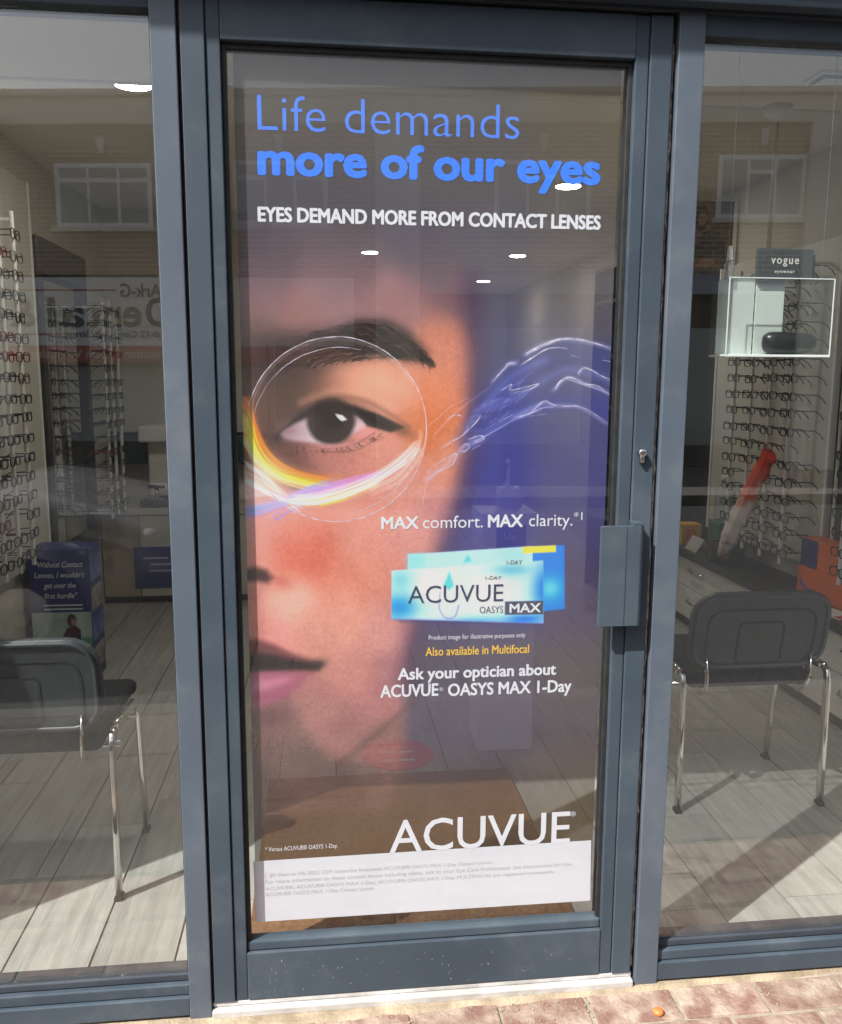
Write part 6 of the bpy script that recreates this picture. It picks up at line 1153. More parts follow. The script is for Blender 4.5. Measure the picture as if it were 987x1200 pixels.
TXM = {'blue': mat('print_blue', (.075, .215, .82), None, rough=.6), 'blue2': mat('print_bright_blue', (.035, .20, .90), None, rough=.6), 'white': mat('print_white', (.66, .67, .72), None, rough=.6),
       'yellow': mat('print_yellow', (.80, .50, .06), None, rough=.6), 'grey': mat('print_grey', (.40, .40, .44), None, rough=.6), 'dark': mat('print_dark_blue', (.04, .05, .10), None, rough=.6)}
for (s, x0, x1, z, cap, wt, mk_) in TEXTS:
    lettering('lettering', s, x0 - DX, x1 - DX, z, cap, -.0005, TXM[mk_], poster, wt, step=.00003)
bm = bmesh.new(); bm.faces.new([bm.verts.new((x - DX, -.0002, z)) for x, z in STRIP]); mesh_from('white_strip', bm, mat('print_paper_white', (.64, .65, .70), (.61, .62, .67), 6, .6), poster)
LINE = bpy.data.materials.new('print_fine_white_line'); LINE.use_nodes = True; t = LINE.node_tree; b = t.nodes['Principled BSDF']; o_ = [n for n in t.nodes if n.type == 'OUTPUT_MATERIAL'][0]
b.inputs['Base Color'].default_value = (.66, .63, .74, 1); b.inputs['Roughness'].default_value = .6
tr = node(t, 'ShaderNodeBsdfTransparent'); mx = node(t, 'ShaderNodeMixShader'); nzl = node(t, 'ShaderNodeTexNoise'); nzl.inputs['Scale'].default_value = 60
mrl = node(t, 'ShaderNodeMapRange'); mrl.inputs['From Min'].default_value = .35; mrl.inputs['From Max'].default_value = .6; mrl.inputs['To Min'].default_value = .35; mrl.inputs['To Max'].default_value = .9
tc = node(t, 'ShaderNodeTexCoord'); t.links.new(tc.outputs['Object'], nzl.inputs['Vector']); t.links.new(nzl.outputs['Fac'], mrl.inputs[0]); t.links.new(mrl.outputs[0], mx.inputs[0])
t.links.new(tr.outputs[0], mx.inputs[1]); t.links.new(b.outputs[0], mx.inputs[2]); t.links.new(mx.outputs[0], o_.inputs[0])
for k, (pts, w0, w1) in enumerate(RIBBONS):
    P = smooth_path(pts, 4); n = len(P); bm = bmesh.new(); L = []; closed = math.hypot(P[0][0] - P[-1][0], P[0][1] - P[-1][1]) < .003
    for i, p in enumerate(P):
        a, c = P[max(i - 1, 0)], P[min(i + 1, n - 1)]; tx, tz = c[0] - a[0], c[1] - a[1]; l = math.hypot(tx, tz) or 1
        u = i / (n - 1); hw = .5 * (w0 + (w1 - w0) * u) * (1 if closed else min(1, .25 + 4 * min(u, 1 - u)) * (.75 + .5 * abs(math.sin(7 * u + k))))
        x = min(max(p[0], FX0), FX1)
        L.append((bm.verts.new((min(max(x - tz / l * hw, FX0), FX1) - DX, -.0003 - .00002 * (k % 8), p[1] + tx / l * hw)), bm.verts.new((min(max(x + tz / l * hw, FX0), FX1) - DX, -.0003 - .00002 * (k % 8), p[1] - tx / l * hw))))
    for A, B in zip(L, L[1:]):
        bm.faces.new((A[0], A[1], B[1], B[0]))
    mesh_from('printed_line', bm, LINE, poster)

# ------------------------------------------------------------------ interior fittings
def copy_tree(src, loc, rotz=None, label=None):
    o = src.copy(); col.objects.link(o); o.location = loc
    if rotz is not None: o.rotation_euler = (0, 0, rotz)
    if label: o['label'] = label
    for ch in src.children:
        c = ch.copy(); col.objects.link(c); c.parent = o
        for g in ch.children:
            e = g.copy(); col.objects.link(e); e.parent = c
    return o
# downlights
LAMP = mat('lit_lamp_lens', (1, .95, .85), None, rough=.5, emit=((1.0, .93, .82), 120.0))
dl = thing('downlight', 'round lit recessed downlight in the shop ceiling', 'downlight', (-.49, 1.57, 2.45), group='lit ceiling downlights')
bm = bmesh.new(); lathe(bm, [(.062, -.006), (.080, -.008), (.088, -.002), (.088, 0)], 28); mesh_from('trim_ring', bm, WHITE, dl, (0, 0, 0), True)
bm = bmesh.new(); lathe(bm, [(.002, -.0125), (.050, -.0115), (.066, -.0085), (.066, -.0065)], 28); mesh_from('lamp_lens', bm, LAMP, dl)
for x, y in ((1.50, 2.95), (.56, 5.55), (1.81, 5.56), (1.87, 7.47)): copy_tree(dl, (x, y, 2.45))
# ceiling vents in the soffit
def vent(x, y, w, d_, label):
    v = thing('ceiling_vent', label, 'vent', (x, y, 2.3))
    box('frame', -w / 2, w / 2, -d_ / 2, d_ / 2, -.010, 0, CEIL, v, .002)
    GR = mat('vent_shadow_gap', (.22, .20, .17), None, rough=.8)
    box('recess', -w / 2 + .012, w / 2 - .012, -d_ / 2 + .012, d_ / 2 - .012, -.0125, -.0105, GR, v, 0)
    box('slat', -w / 2 + .022, w / 2 - .022, -d_ / 2 + .022, d_ / 2 - .022, -.018, -.013, CEIL, v, .002)
vent(1.72, .775, .20, .10, 'cream square ceiling vent nearer the back of the soffit'); vent(1.80, .61, .24, .09, 'cream square ceiling vent nearer the window glass')

# eyeglasses
GL_M = [mat('black_acetate', (.012, .012, .013), None, rough=.25), mat('brown_acetate', (.06, .032, .018), (.02, .012, .008), 60, .3), mat('gunmetal_wire', (.09, .09, .095), None, rough=.3, metal=.8), mat('burgundy_acetate', (.16, .02, .025), None, rough=.3)]
GL_N = ['black', 'brown', 'gunmetal', 'burgundy']
def glasses_meshes(mt, rd, hgt):
    bm = bmesh.new()
    for s in (-1, 1):
        sweep(bm, [(s * .034 + x, 0, z) for x, z in rrect(.054, hgt, rd, 2)], rect(.0016, .0022), True, Vector((0, 1, 0)))
    sweep(bm, [(-.009, 0, .006), (0, -.002, .009), (.009, 0, .006)], rect(.0016, .0016), False, Vector((0, 1, 0)))
    f = finish(bm, mt); tm = []
    for s in (-1, 1):
        bm = bmesh.new(); sweep(bm, [(s * .063, 0, .010), (s * .067, .004, .010), (s * .066, .095, .008), (s * .063, .120, -.008), (s * .061, .138, -.030)], rect(.0012, .0024), False)
        bmesh.ops.recalc_face_normals(bm, faces=bm.faces); tm.append(finish(bm, mt))
    return f, tm
GLS = [glasses_meshes(GL_M[i], (.012, .016, .014, .018)[i], (.036, .040, .034, .038)[i]) for i in range(4)]
def eyeglasses(x, y, z, rz, where, k):
    g = thing('eyeglasses', GL_N[k] + ' eyeglasses hung on a rod of the ' + where, 'eyeglasses', (x, y, z), rz, 'eyeglasses on the ' + where)
    f, tm = GLS[k]; link('frame_front', f, g); link('temple', tm[0], g); link('temple', tm[1], g)
PANEL = mat('display_panel', (.54, .525, .47), (.50, .485, .43), 2, .5)
PANEL_D = mat('dark_display_panel', (.03, .03, .034), (.04, .04, .045), 3, .4)
ROD = mat('white_rod', (.70, .70, .68), None, rough=.3)
def display(label, where, wx, side, y0, y1, z0, z1, rods, zr, pitch, pmat, probs=(.66, .14, .14, .06), skip=.06):
    """backing board on a side wall (side=+1: faces +x) with vertical rods carrying eyeglasses"""
    t = thing('eyewear_display', label, 'display', (wx, (y0 + y1) / 2, z0)); cy = (y0 + y1) / 2
    box('backing_panel', *((0, .025) if side > 0 else (-.025, 0)), y0 - cy, y1 - cy, 0, z1 - z0, pmat, t, .003)
    box('edge_strip', *((.0255, .034) if side > 0 else (-.034, -.0255)), y0 - cy, y0 - cy + .018, .0, z1 - z0, WHITE, t, .002)
    box('edge_strip', *((.0255, .034) if side > 0 else (-.034, -.0255)), y1 - cy - .018, y1 - cy, .0, z1 - z0, WHITE, t, .002)
    bm = bmesh.new(); lathe(bm, [(.009, zr[0] - z0), (.009, zr[1] - z0)], 10); rm = finish(bm, ROD, False)
    bm = bmesh.new(); bbox(bm, *((.02, .165) if side > 0 else (-.165, -.02)), -.005, .005, -.005, .005); am = finish(bm, ROD)
    for ry in rods:
        r_o = link('rod', rm, t, (side * .165, ry - cy, 0))
        for zz in (zr[0] + .03, zr[1] - .03): link('bracket', am, r_o, (-side * .165, 0, zz - z0))
        z = zr[0] + .055
        while z < zr[1] - .03:
            if rng.rand() > skip:
                eyeglasses(wx + side * .175, ry + rng.uniform(-.004, .004), z + rng.uniform(-.004, .004), (R(90) if side > 0 else R(-90)) + R(rng.uniform(-5, 5)), where, int(rng.choice(4, p=probs)))
            z += pitch
display('cream eyewear wall display with white rods above the low drawers', 'cream wall display above the low drawers', 2.42, -1, 1.78, 2.95, .56, 2.03, (1.887, 2.069, 2.25, 2.429), (.575, 1.95), .079, PANEL)
display('dark backed eyewear display with one white rod beside the orange carton', 'dark backed display beside the orange carton', 2.42, -1, 1.28, 1.72, .56, 2.03, (1.424,), (.585, 1.95), .079, PANEL_D)
display('tall cream eyewear display between window and mirror, white rods', 'tall cream display next to the window', -1.198, 1, 1.30, 2.515, .55, 2.29, (1.40, 1.544, 1.70, 1.861), (.64, 2.05), .079, PANEL, (.5, .2, .22, .08))
display('cream eyewear display beyond the dark framed mirror', 'cream display beyond the mirror', -1.198, 1, 3.39, 3.94, .60, 1.90, (3.19, 3.335, 3.50), (.62, 1.82), .079, PANEL, (.5, .2, .22, .08))
# tall wall mirror with a thick dark frame
mr_ = thing('wall_mirror', 'tall wall mirror in a thick black frame between two eyewear displays', 'mirror', (-1.198, 2.955, .45))
MIR = mat('mirror_silver', (.78, .80, .80), None, rough=.02, metal=1.0)
box('backing', 0, .012, -.39, .39, .03, 1.59, DARKWOOD, mr_, 0); box('mirror_glass', .0125, .016, -.33, .33, .10, 1.43, MIR, mr_, 0)
for a, b_, c, e in ((-.415, .415, 1.45, 1.62), (-.415, .415, 0, .09)): box('frame_rail', .0, .045, a, b_, c, e, DARKWOOD, mr_, .004)
for a, b_ in ((-.415, -.345), (.345, .415)): box('frame_stile', .0, .043, a, b_, .0905, 1.4495, DARKWOOD, mr_, .004)

# low drawer unit with black worktop
du = thing('drawer_unit', 'long low cream drawer unit with glossy black worktop under the eyewear display', 'drawer unit', (2.32, 1.9, FL))
box('plinth', -.09, .125, -1.06, 1.06, 0, .05, DARKWOOD, du, .002)
box('carcass', -.10, .125, -1.08, 1.08, .051, .405, CREAM, du, .002)
for k in range(3):
    f = box('drawer_front', -.122, -.101, -1.075 + .72 * k, -1.075 + .715 + .72 * k, .06, .232, WHITE, du, .003)
    g = box('drawer_front', -.122, -.101, -1.075 + .72 * k, -1.075 + .715 + .72 * k, .237, .402, WHITE, du, .003)
    for q in (f, g):
        bm = bmesh.new(); sweep(bm, [(-.0105, -.09, .11), (-.03, -.075, .105), (-.034, 0, .103), (-.03, .075, .105), (-.0105, .09, .11)], circ(.0055, 8)); mesh_from('handle', bm, CHROME, q, (0, 0, 0), True)
box('worktop', -.155, .125, -1.10, 1.10, .406, .448, DARKWOOD, du, .006)
CT = FL + .449
ORG = mat('orange_card', (.70, .13, .015), (.62, .10, .01), 5, .45)
ob = thing('contact_lens_carton', 'bright orange carton with navy corner label on the black worktop', 'carton', (2.345, 1.60, CT))
box('body', -.055, .055, -.19, .19, 0, .12, ORG, ob, .002); box('body', -.045, .055, -.165, .19, .1205, .25, ORG, ob, .002)
box('navy_label', -.0468, -.0455, .06, .188, .125, .248, NAVY, ob, 0)
lettering('lettering', '1', -.02, .005, .155, .06, -.1658, mat('label_orange', (.75, .3, .05), None), ob, .02)
bm = bmesh.new(); sweep(bm, [(-.0562, .06, .04), (-.0562, .10, .03), (-.0562, .14, .045), (-.0562, .17, .075)], rect(.0006, .014), False, Vector((1, 0, 0)), [.3, 1, .8, .2]); mesh_from('blue_swoosh', bm, mat('blue_print', (.05, .13, .5), None), ob)
# leaflets on the worktop
for k, (lx, ly, rz, c, lab) in enumerate(((2.225, 1.42, .2, WHITE, 'white folded leaflet with red edge lying on the black worktop'), (2.215, 1.66, -.15, mat('grey_leaflet', (.42, .46, .52), None), 'blue grey leaflet lying beside the orange carton on the worktop'))):
    l = thing('leaflet', lab, 'leaflet', (lx, ly, CT), rz); box('page', -.05, .05, -.10, .10, 0, .006 + .004 * k, c, l, .001)
    box('cover_band', -.049, .049, -.10, -.07, .0062 + .004 * k, .0075 + .004 * k, mat('red_print', (.5, .03, .03), None), l, 0)
# red tipped plastic sleeve standing in a black pot
pot = thing('black_pot', 'black pot holding a red tipped plastic sleeve on the worktop', 'pot', (2.226, 2.44, CT))
bm = bmesh.new(); lathe(bm, [(.045, 0), (.052, .004), (.058, .10), (.058, .105), (.052, .105), (.046, .012)], 20); mesh_from('body', bm, DARKWOOD, pot, (0, 0, 0), True)
SLV = bpy.data.materials.new('clear_red_tipped_plastic'); SLV.use_nodes = True; t = SLV.node_tree; b = t.nodes['Principled BSDF']; o_ = [n for n in t.nodes if n.type == 'OUTPUT_MATERIAL'][0]
tc = node(t, 'ShaderNodeTexCoord'); sx_ = node(t, 'ShaderNodeSeparateXYZ'); t.links.new(tc.outputs['Object'], sx_.inputs[0])
nz1 = node(t, 'ShaderNodeTexNoise'); nz1.inputs['Scale'].default_value = 22; t.links.new(tc.outputs['Object'], nz1.inputs['Vector'])
ad = node(t, 'ShaderNodeMath', operation='MULTIPLY_ADD'); ad.inputs[1].default_value = .35; t.links.new(nz1.outputs['Fac'], ad.inputs[0]); t.links.new(sx_.outputs['Z'], ad.inputs[2])
rp = node(t, 'ShaderNodeValToRGB'); rp.color_ramp.elements[0].position = .16; rp.color_ramp.elements[0].color = (.30, .07, .07, 1); rp.color_ramp.elements[1].position = .70; rp.color_ramp.elements[1].color = (.85, .06, .03, 1)
for p, c in ((.30, (.80, .74, .72, 1)), (.50, (.86, .70, .68, 1)), (.58, (.80, .16, .10, 1))):
    e = rp.color_ramp.elements.new(p); e.color = c
t.links.new(ad.outputs[0], rp.inputs[0]); t.links.new(rp.outputs[0], b.inputs['Base Color']); b.inputs['Roughness'].default_value = .12
tr = node(t, 'ShaderNodeBsdfTransparent'); mx = node(t, 'ShaderNodeMixShader'); mx.inputs[0].default_value = .9
t.links.new(tr.outputs[0], mx.inputs[1]); t.links.new(b.outputs[0], mx.inputs[2]); t.links.new(mx.outputs[0], o_.inputs[0])
bm = bmesh.new(); P0 = Vector((0, 0, 0)); pts = []; sc_ = []
for i in range(15):
    u = i / 14; pts.append((.02 * u, -.40 * u, .58 * u)); sc_.append((.75 + .6 * math.sin(u * 2.6) * (1 - u * .75)) * (1 + .12 * math.sin(i * 2.3)))
sweep(bm, pts, [(.05 * math.cos(a) * (1 + .15 * math.sin(3 * a)), .036 * math.sin(a)) for a in [2 * math.pi * k / 12 for k in range(12)]], False, Vector((1, 0, 0)), sc_)
tag(mesh_from('plastic_sleeve', bm, SLV, None, (2.228, 2.43, CT + .02), False), 'crinkled clear plastic sleeve with red tip leaning out of a black pot', 'sleeve')
# small cards and boxes further along the worktop
cd = thing('card_stand', 'small white folded card stand on the worktop near the black pot', 'card stand', (2.24, 2.72, CT))
bm = bmesh.new()
for x0, x1 in ((-.045, 0), (.045, 0)):
    bm.faces.new([bm.verts.new(p) for p in ((x0, -.075, 0), (x0, .075, 0), (x1, .075, .075), (x1, -.075, .075))])
bmesh.ops.solidify(bm, geom=bm.faces, thickness=.002); mesh_from('card', bm, WHITE, cd)
lettering('lettering', 'N', -.02, .0, .02, .025, -.0762, TXM['dark'], cd, .03)
yb = thing('yellow_box', 'yellow and orange carton on the worktop behind the card stand', 'carton', (2.27, 2.93, CT)); box('body', -.06, .06, -.05, .05, 0, .12, mat('yellow_card', (.65, .36, .02), (.6, .3, .02), 6, .5), yb, .002)
box('orange_print', -.03, .03, -.0515, -.0503, .03, .09, ORG, yb, 0)
gb = thing('green_box', 'dark green carton on the worktop beside the black pot', 'carton', (2.35, 2.64, CT)); box('body', -.06, .06, -.07, .07, 0, .16, mat('green_card', (.02, .10, .075), (.03, .12, .09), 5, .5), gb, .002); box('lid', -.062, .062, -.072, .072, .1605, .18, mat('green_lid', (.04, .16, .12), None), gb, .002)
bt = thing('clear_bottle', 'large clear plastic bottle standing on the green carton', 'bottle', (2.35, 2.66, CT + .18))
bm = bmesh.new(); lathe(bm, [(.045, 0), (.05, .01), (.05, .16), (.03, .19), (.02, .20), (.02, .22)], 18); mesh_from('body', bm, glass_mat('clear_plastic', .12, (.86, .90, .92), .1, .12), bt, (0, 0, 0), True)
bm = bmesh.new(); lathe(bm, [(.024, .215), (.024, .245), (.02, .25)], 14); mesh_from('cap', bm, WHITE, bt, (0, 0, 0), True)
# black tall cabinet at the far end of the drawers
bc = thing('tall_cabinet', 'tall black cabinet with shelf niches beyond the eyewear display', 'cabinet', (2.2, 3.45, FL))
box('back_board', .21, .248, -.40, .40, 0, 2.1, DARKWOOD, bc, .002)
for yy in (-.40, .37): box('side_panel', -.25, .209, yy, yy + .03, 0, 2.1, DARKWOOD, bc, .002)
for k, zz in enumerate((.05, .5, .86, 1.2, 1.52, 1.86, 2.07)): box('shelf', -.25, .209, -.369, .369, zz, zz + .025, DARKWOOD, bc, .002)
for x, y, z, w_, h_, c, lab in ((2.12, 3.28, FL + 1.225, .14, .2, BEIGE, 'beige carton standing in the upper niche of the black cabinet'), (2.10, 3.3, FL + .885, .16, .16, mat('grey_card', (.2, .2, .22), None), 'grey carton in the middle niche of the black cabinet'), (2.10, 3.3, FL + 1.545, .15, .12, mat('slate_card', (.07, .08, .1), None), 'slate carton in the top niche of the black cabinet')):
    c_ = thing('carton', lab, 'carton', (x, y, z)); box('body', -w_ / 2, w_ / 2, -.09, .09, 0, h_ * .86, c, c_, .002); box('lid', -w_ / 2 - .002, w_ / 2 + .002, -.092, .092, h_ * .861, h_, c, c_, .002)

# hanging acrylic display with rod
HX, HY, HS = 1.144, .055, .585
def scaled(o, k): o.scale = (k, k, k); return o
ad_ = thing('acrylic_display', 'clear acrylic eyewear box with white panels hanging just inside the window', 'display case', (HX, HY, 1.465)); scaled(ad_, HS)
ACR = glass_mat('acrylic', .03, (.95, .97, .96), .02, .012)
FROST = mat('white_acrylic', (.80, .82, .80), (.76, .78, .76), 2, .3)
EDGE = mat('acrylic_edge', (.86, .90, .88), None, rough=.2)
x0, x1, y0, y1 = -.185, .225, -.06, .075
box('front_sheet', x0, x1, y0, y0 + .003, 0, .268, ACR, ad_, 0)
box('side_sheet', x0, x0 + .003, y0 + .0035, y1, 0, .268, ACR, ad_, 0); box('side_sheet', x1 - .003, x1, y0 + .0035, y1, 0, .268, ACR, ad_, 0)
box('base_sheet', x0, x1, y0, y1, -.008, -.0005, FROST, ad_, .001)
box('top_sheet', x0, x1, y0, y1, .2685, .2735, ACR, ad_, .0)
for a, b_ in ((x0, x0 + .142), (x0 + .148, x0 + .26)): box('white_panel', a, b_, y1 - .055, y1 - .049, .0, .268, FROST, ad_, .001)
for a in (x0, x1 - .004): box('edge', a, a + .004, y0 - .0025, y0 - .0005, -.004, .272, EDGE, ad_, 0)
box('edge', x0, x1, y0 - .0025, y0 - .0005, .2725, .276, EDGE, ad_, 0); box('edge', x0, x1, y0 - .0025, y0 - .0005, -.009, -.0045, EDGE, ad_, 0)
for a in (x0 + .02, x1 - .02):
    bm = bmesh.new(); sweep(bm, [(a, .0, .272), (a, .0, (2.302 - 1.465) / HS)], circ(.0009, 5), up=Vector((0, 1, 0))); mesh_from('hanging_wire', bm, CHROME, ad_)
hr = thing('ceiling_rod', 'thin white rod hanging from a ceiling rose on the soffit', 'rod', (1.668, 1.06, 1.84))
bm = bmesh.new(); sweep(bm, [(0, 0, .0), (0, 0, .452)], circ(.0075, 10), up=Vector((0, 1, 0))); mesh_from('rod', bm, WHITE, hr, (0, 0, 0), True)
bm = bmesh.new(); lathe(bm, [(.010, .41), (.040, .435), (.046, .459)], 18); mesh_from('ceiling_rose', bm, WHITE, hr, (0, 0, 0), True)
box('clip', -.012, .012, -.012, .012, -.025, -.0005, WHITE, hr, .002)
AT = 1.465 + .276 * HS
vg = thing('name_plate', 'charcoal plate with small white lettering standing on the acrylic box', 'name plate', (HX + .028, HY + .005, AT)); scaled(vg, HS * 1.15)
SLATE = mat('slate_plate', (.045, .055, .062), (.055, .065, .072), 5, .5)
box('plate', -.085, .105, -.008, .008, 0, .098, SLATE, vg, .002); box('rear_plate', -.07, .125, .012, .026, 0, .085, mat('slate_plate_pale', (.09, .1, .11), None), vg, .002)
lettering('lettering', 'vogue', -.04, .055, .05, .026, -.0092, WHITE, vg, .012, spacing=1.25); lettering('lettering', 'eyewear', -.026, .042, .021, .011, -.0092, WHITE, vg, .01, spacing=1.2)
sb = thing('spray_bottle', 'small clear spray bottle with white cap on the acrylic box', 'bottle', (HX - .088, HY + .01, AT)); scaled(sb, HS)
bm = bmesh.new(); lathe(bm, [(.016, 0), (.0185, .004), (.0185, .055), (.012, .066)], 16); mesh_from('body', bm, MATS['clear_plastic'], sb, (0, 0, 0), True)
bm = bmesh.new(); lathe(bm, [(.0125, .0665), (.0125, .075), (.0095, .078), (.0085, .118), (.006, .120)], 16); mesh_from('cap', bm, WHITE, sb, (0, 0, 0), True)
bm = bmesh.new(); bmesh.ops.create_uvsphere(bm, u_segments=24, v_segments=14, radius=1)
for v in bm.verts:
    x, y, z = v.co
    x = math.copysign(abs(x) ** .55, x); z2 = math.copysign(abs(z) ** .7, z)
    v.co = Vector((x * .098, y * .036, z2 * .041 * (1 - .10 * x) - .006 * (1 - x * x) * (1 if z > 0 else .3) + .043))
gc = mesh_from('glasses_case', bm, mat('black_leatherette', (.012, .012, .014), (.018, .018, .02), 30, .28, 0, .15, 200), None, (HX + .050, HY - .010, 1.4645), True); scaled(gc, HS * 1.08)
tag(gc, 'rounded black glasses case lying in the hanging acrylic box', 'case')
bm = bmesh.new(); bbox(bm, .01, .045, -.0372, -.0358, .017, .0205); mesh_from('logo_bar', bm, CHROME, gc)

# hanging picture of a person high by the far end of the display
pp = thing('hanging_picture', 'small hanging picture of a person in a dark green top', 'picture', (2.30, 2.90, 2.02))
box('board', -.125, .125, 0, .008, 0, .36, mat('brown_board', (.16, .11, .075), (.12, .085, .06), 6, .7), pp, .001)
def flat(name, pts, y, mt, par):
    bm = bmesh.new(); bm.faces.new([bm.verts.new((x, y, z)) for x, z in pts]); return mesh_from(name, bm, mt, par)
ell_ = lambda cx, cz, rx, rz, n=20: [(cx + rx * math.cos(2 * math.pi * i / n), cz + rz * math.sin(2 * math.pi * i / n)) for i in range(n)]
flat('printed_hair', ell_(-.065, .27, .045, .075), -.0012, mat('print_hair', (.03, .018, .012), None, rough=.7), pp)
flat('printed_face', ell_(-.055, .265, .026, .036), -.002, mat('print_skin', (.30, .17, .11), None, rough=.7), pp)
flat('printed_top', [(-.10, .06), (.085, .06), (.08, .15), (.05, .195), (-.01, .205), (-.055, .19), (-.085, .13)], -.0016, mat('print_green', (.008, .022, .020), None, rough=.7), pp)
flat('printed_arms', [(-.09, .005), (-.05, .055), (.02, .058), (.03, .03), (-.02, .004)], -.0022, MATS['print_skin'], pp)
sweep_bm = bmesh.new(); sweep(sweep_bm, [(0, .004, .355), (0, .004, .432)], circ(.0025, 6), up=Vector((0, 1, 0))); mesh_from('hanging_wire', sweep_bm, CHROME, pp)

# ------------------------------------------------------------------ back fittings on the mirror side
bk = thing('wall_cabinet', 'beige and cream base cabinet with dark worktop against the back partition', 'cabinet', (-.70, 3.75, FL))
box('plinth', -.495, .50, -.16, .19, 0, .04, DARKWOOD, bk, .002)
box('carcass', -.495, .50, -.18, .19, .041, .56, CREAM, bk, .002)
box('door', -.49, -.27, -.20, -.181, .05, .555, BEIGE, bk, .003); box('door', -.265, .11, -.20, -.181, .05, .555, CREAM, bk, .003); box('door', .115, .495, -.20, -.181, .05, .555, CREAM, bk, .003)
box('worktop', -.497, .51, -.21, .19, .561, .60, CREAM, bk, .003)
for y0_, z0_, z1_, m_, n_ in ((.03, .85, 1.03, mat('teal_panel', (.01, .03, .035), (.015, .04, .045), 4, .4), 'upper_panel'), (.05, 1.05, 1.62, CREAM, 'upper_door')): box(n_, -.495, .50, y0_, .19, z0_, z1_, m_, bk, .003)
nb = thing('navy_notice', 'small navy notice with pale lettering on the cream cabinet door', 'notice', (-.86, 3.545, FL + .10))
box('board', -.145, .16, 0, .004, 0, .26, NAVY, nb, .001)
LIL = mat('pale_lilac', (.35, .33, .5), None)
for a, b_, z in ((-.09, .06, .185), (-.05, .10, .145), (-.06, .09, .105)): box('text_line', a, b_, -.0012, -.0004, z, z + .012, LIL, nb, 0)
om = thing('lens_meter', 'white and black optical instrument on the cream worktop', 'instrument', (-.86, 3.70, FL + .60))
box('base', -.10, .10, -.12, .10, 0, .05, DARKWOOD, om, .006); box('column', -.07, .07, .02, .09, .0505, .40, WHITE, om, .012); box('head', -.10, .10, -.11, .10, .4005, .50, WHITE, om, .015); box('chin_rest', -.05, .05, -.13, -.09, .12, .14, DARKWOOD, om, .004)
bm = bmesh.new(); sweep(bm, [(0, -.11, .051), (0, -.11, .12)], circ(.012, 8), up=Vector((0, 1, 0))); mesh_from('post', bm, CHROME, om, (0, 0, 0), True)
# navy floor carton with slogan and picture panel
nc = thing('display_carton', 'navy floor standing carton with white slogan and a picture panel', 'carton', (-1.02, 2.25, FL))
box('body', -.137, .127, -.10, .10, 0, .625, NAVY, nc, .002)
WTX = mat('print_slogan_white', (.62, .62, .66), None, rough=.6)
for k, (s, a, b_) in enumerate((('"Without Contact', -.105, .10), ("Lenses, I wouldn't", -.113, .105), ('get over the', -.075, .065), ('first hurdle"', -.075, .07))):
    lettering('lettering', s, a, b_, .545 - .048 * k, .024, -.1012, WTX, nc, .012, shear=.25)
for k in range(2): box('rule', -.08, .09, -.1009, -.1002, .365 - .018 * k, .371 - .018 * k, WTX, nc, 0)
flat('picture_panel', [(-.135, .10), (.125, .10), (.125, .335), (-.135, .335)], -.1006, mat('print_sky_trees', (.22, .34, .33), (.50, .55, .52), 9, .6), nc)
flat('printed_grass', [(-.135, .10), (.125, .10), (.125, .215), (-.135, .20)], -.1010, mat('print_grass', (.08, .28, .20), (.18, .36, .28), 12, .6), nc)
flat('printed_jacket', [(.02, .17), (.075, .17), (.075, .25), (.05, .275), (.015, .26), (-.005, .22)], -.1014, mat('print_jacket', (.10, .02, .03), (.02, .02, .03), 20, .7), nc)
flat('printed_head', ell_(.038, .297, .021, .030), -.1018, mat('print_head', (.05, .03, .03), None), nc); flat('printed_cheek', ell_(.046, .288, .012, .017), -.1022, mat('print_cheek', (.35, .19, .14), None), nc)
for k in range(4): box('side_print', .1272, .1279, -.09, .09, .05 + .14 * k, .16 + .14 * k, mat('side_print_%d' % (k % 2), ((.30, .28, .27), (.03, .06, .25))[k % 2], ((.10, .10, .12), (.15, .2, .4))[k % 2], 14, .6), nc, 0)

# hand sanitiser stand seen through the film
hs_ = thing('sanitiser_stand', 'white hand sanitiser column with blue label inside the door', 'stand', (.838, 1.34, FL))
STAND = mat('stand_white', (.88, .88, .89), (.85, .85, .86), 3, .5)
box('column', -.105, .105, -.105, .10, 0, .91, STAND, hs_, .004)
box('label_panel', -.048, .062, -.1068, -.1055, .62, .865, mat('label_blue', (.05, .15, .33), None), hs_, 0)
for k, s in enumerate(('Use', 'Hand', 'Sanitiser')): lettering('lettering', s, (-.02, -.025, -.04)[k], (.03, .038, .052)[k], .815 - .05 * k, .026, -.1082, WHITE, hs_, 0)
db = thing('pump_bottle', 'pale pump dispenser bottle on the sanitiser column', 'bottle', (.85, 1.32, FL + .91))
box('body', -.042, .042, -.035, .035, 0, .085, mat('bottle_grey', (.62, .64, .66), None, rough=.3), db, .008)
bm = bmesh.new(); lathe(bm, [(.018, .0855), (.018, .105), (.008, .107), (.008, .17), (.012, .172), (.012, .188)], 14); mesh_from('pump', bm, STAND, db, (0, 0, 0), True)
# doormat and round floor sticker
MATT = mat('coir', (.25, .125, .05), (.16, .08, .032), 70, .95, 0, 1.0, 420, detail=8)
dm = thing('doormat', 'brown coir doormat just inside the glass door', 'doormat', (.39, .585, FL)); box('coir_pile', -.42, .42, -.48, .48, .001, .013, MATT, dm, .003)
stk = thing('floor_sticker', 'round red floor sticker behind the poster door', 'sticker', (.43, 1.24, FL + .001))
bm = bmesh.new(); lathe(bm, [(.135, 0), (.135, .001)], 40); mesh_from('disc', bm, mat('sticker_red', (.62, .03, .06), None, rough=.4), stk)
for a, b_ in ((-.06, -.045), (.01, .022)): box('white_bar', -.07, .06, a, b_, .0012, .0016, WHITE, stk, 0)

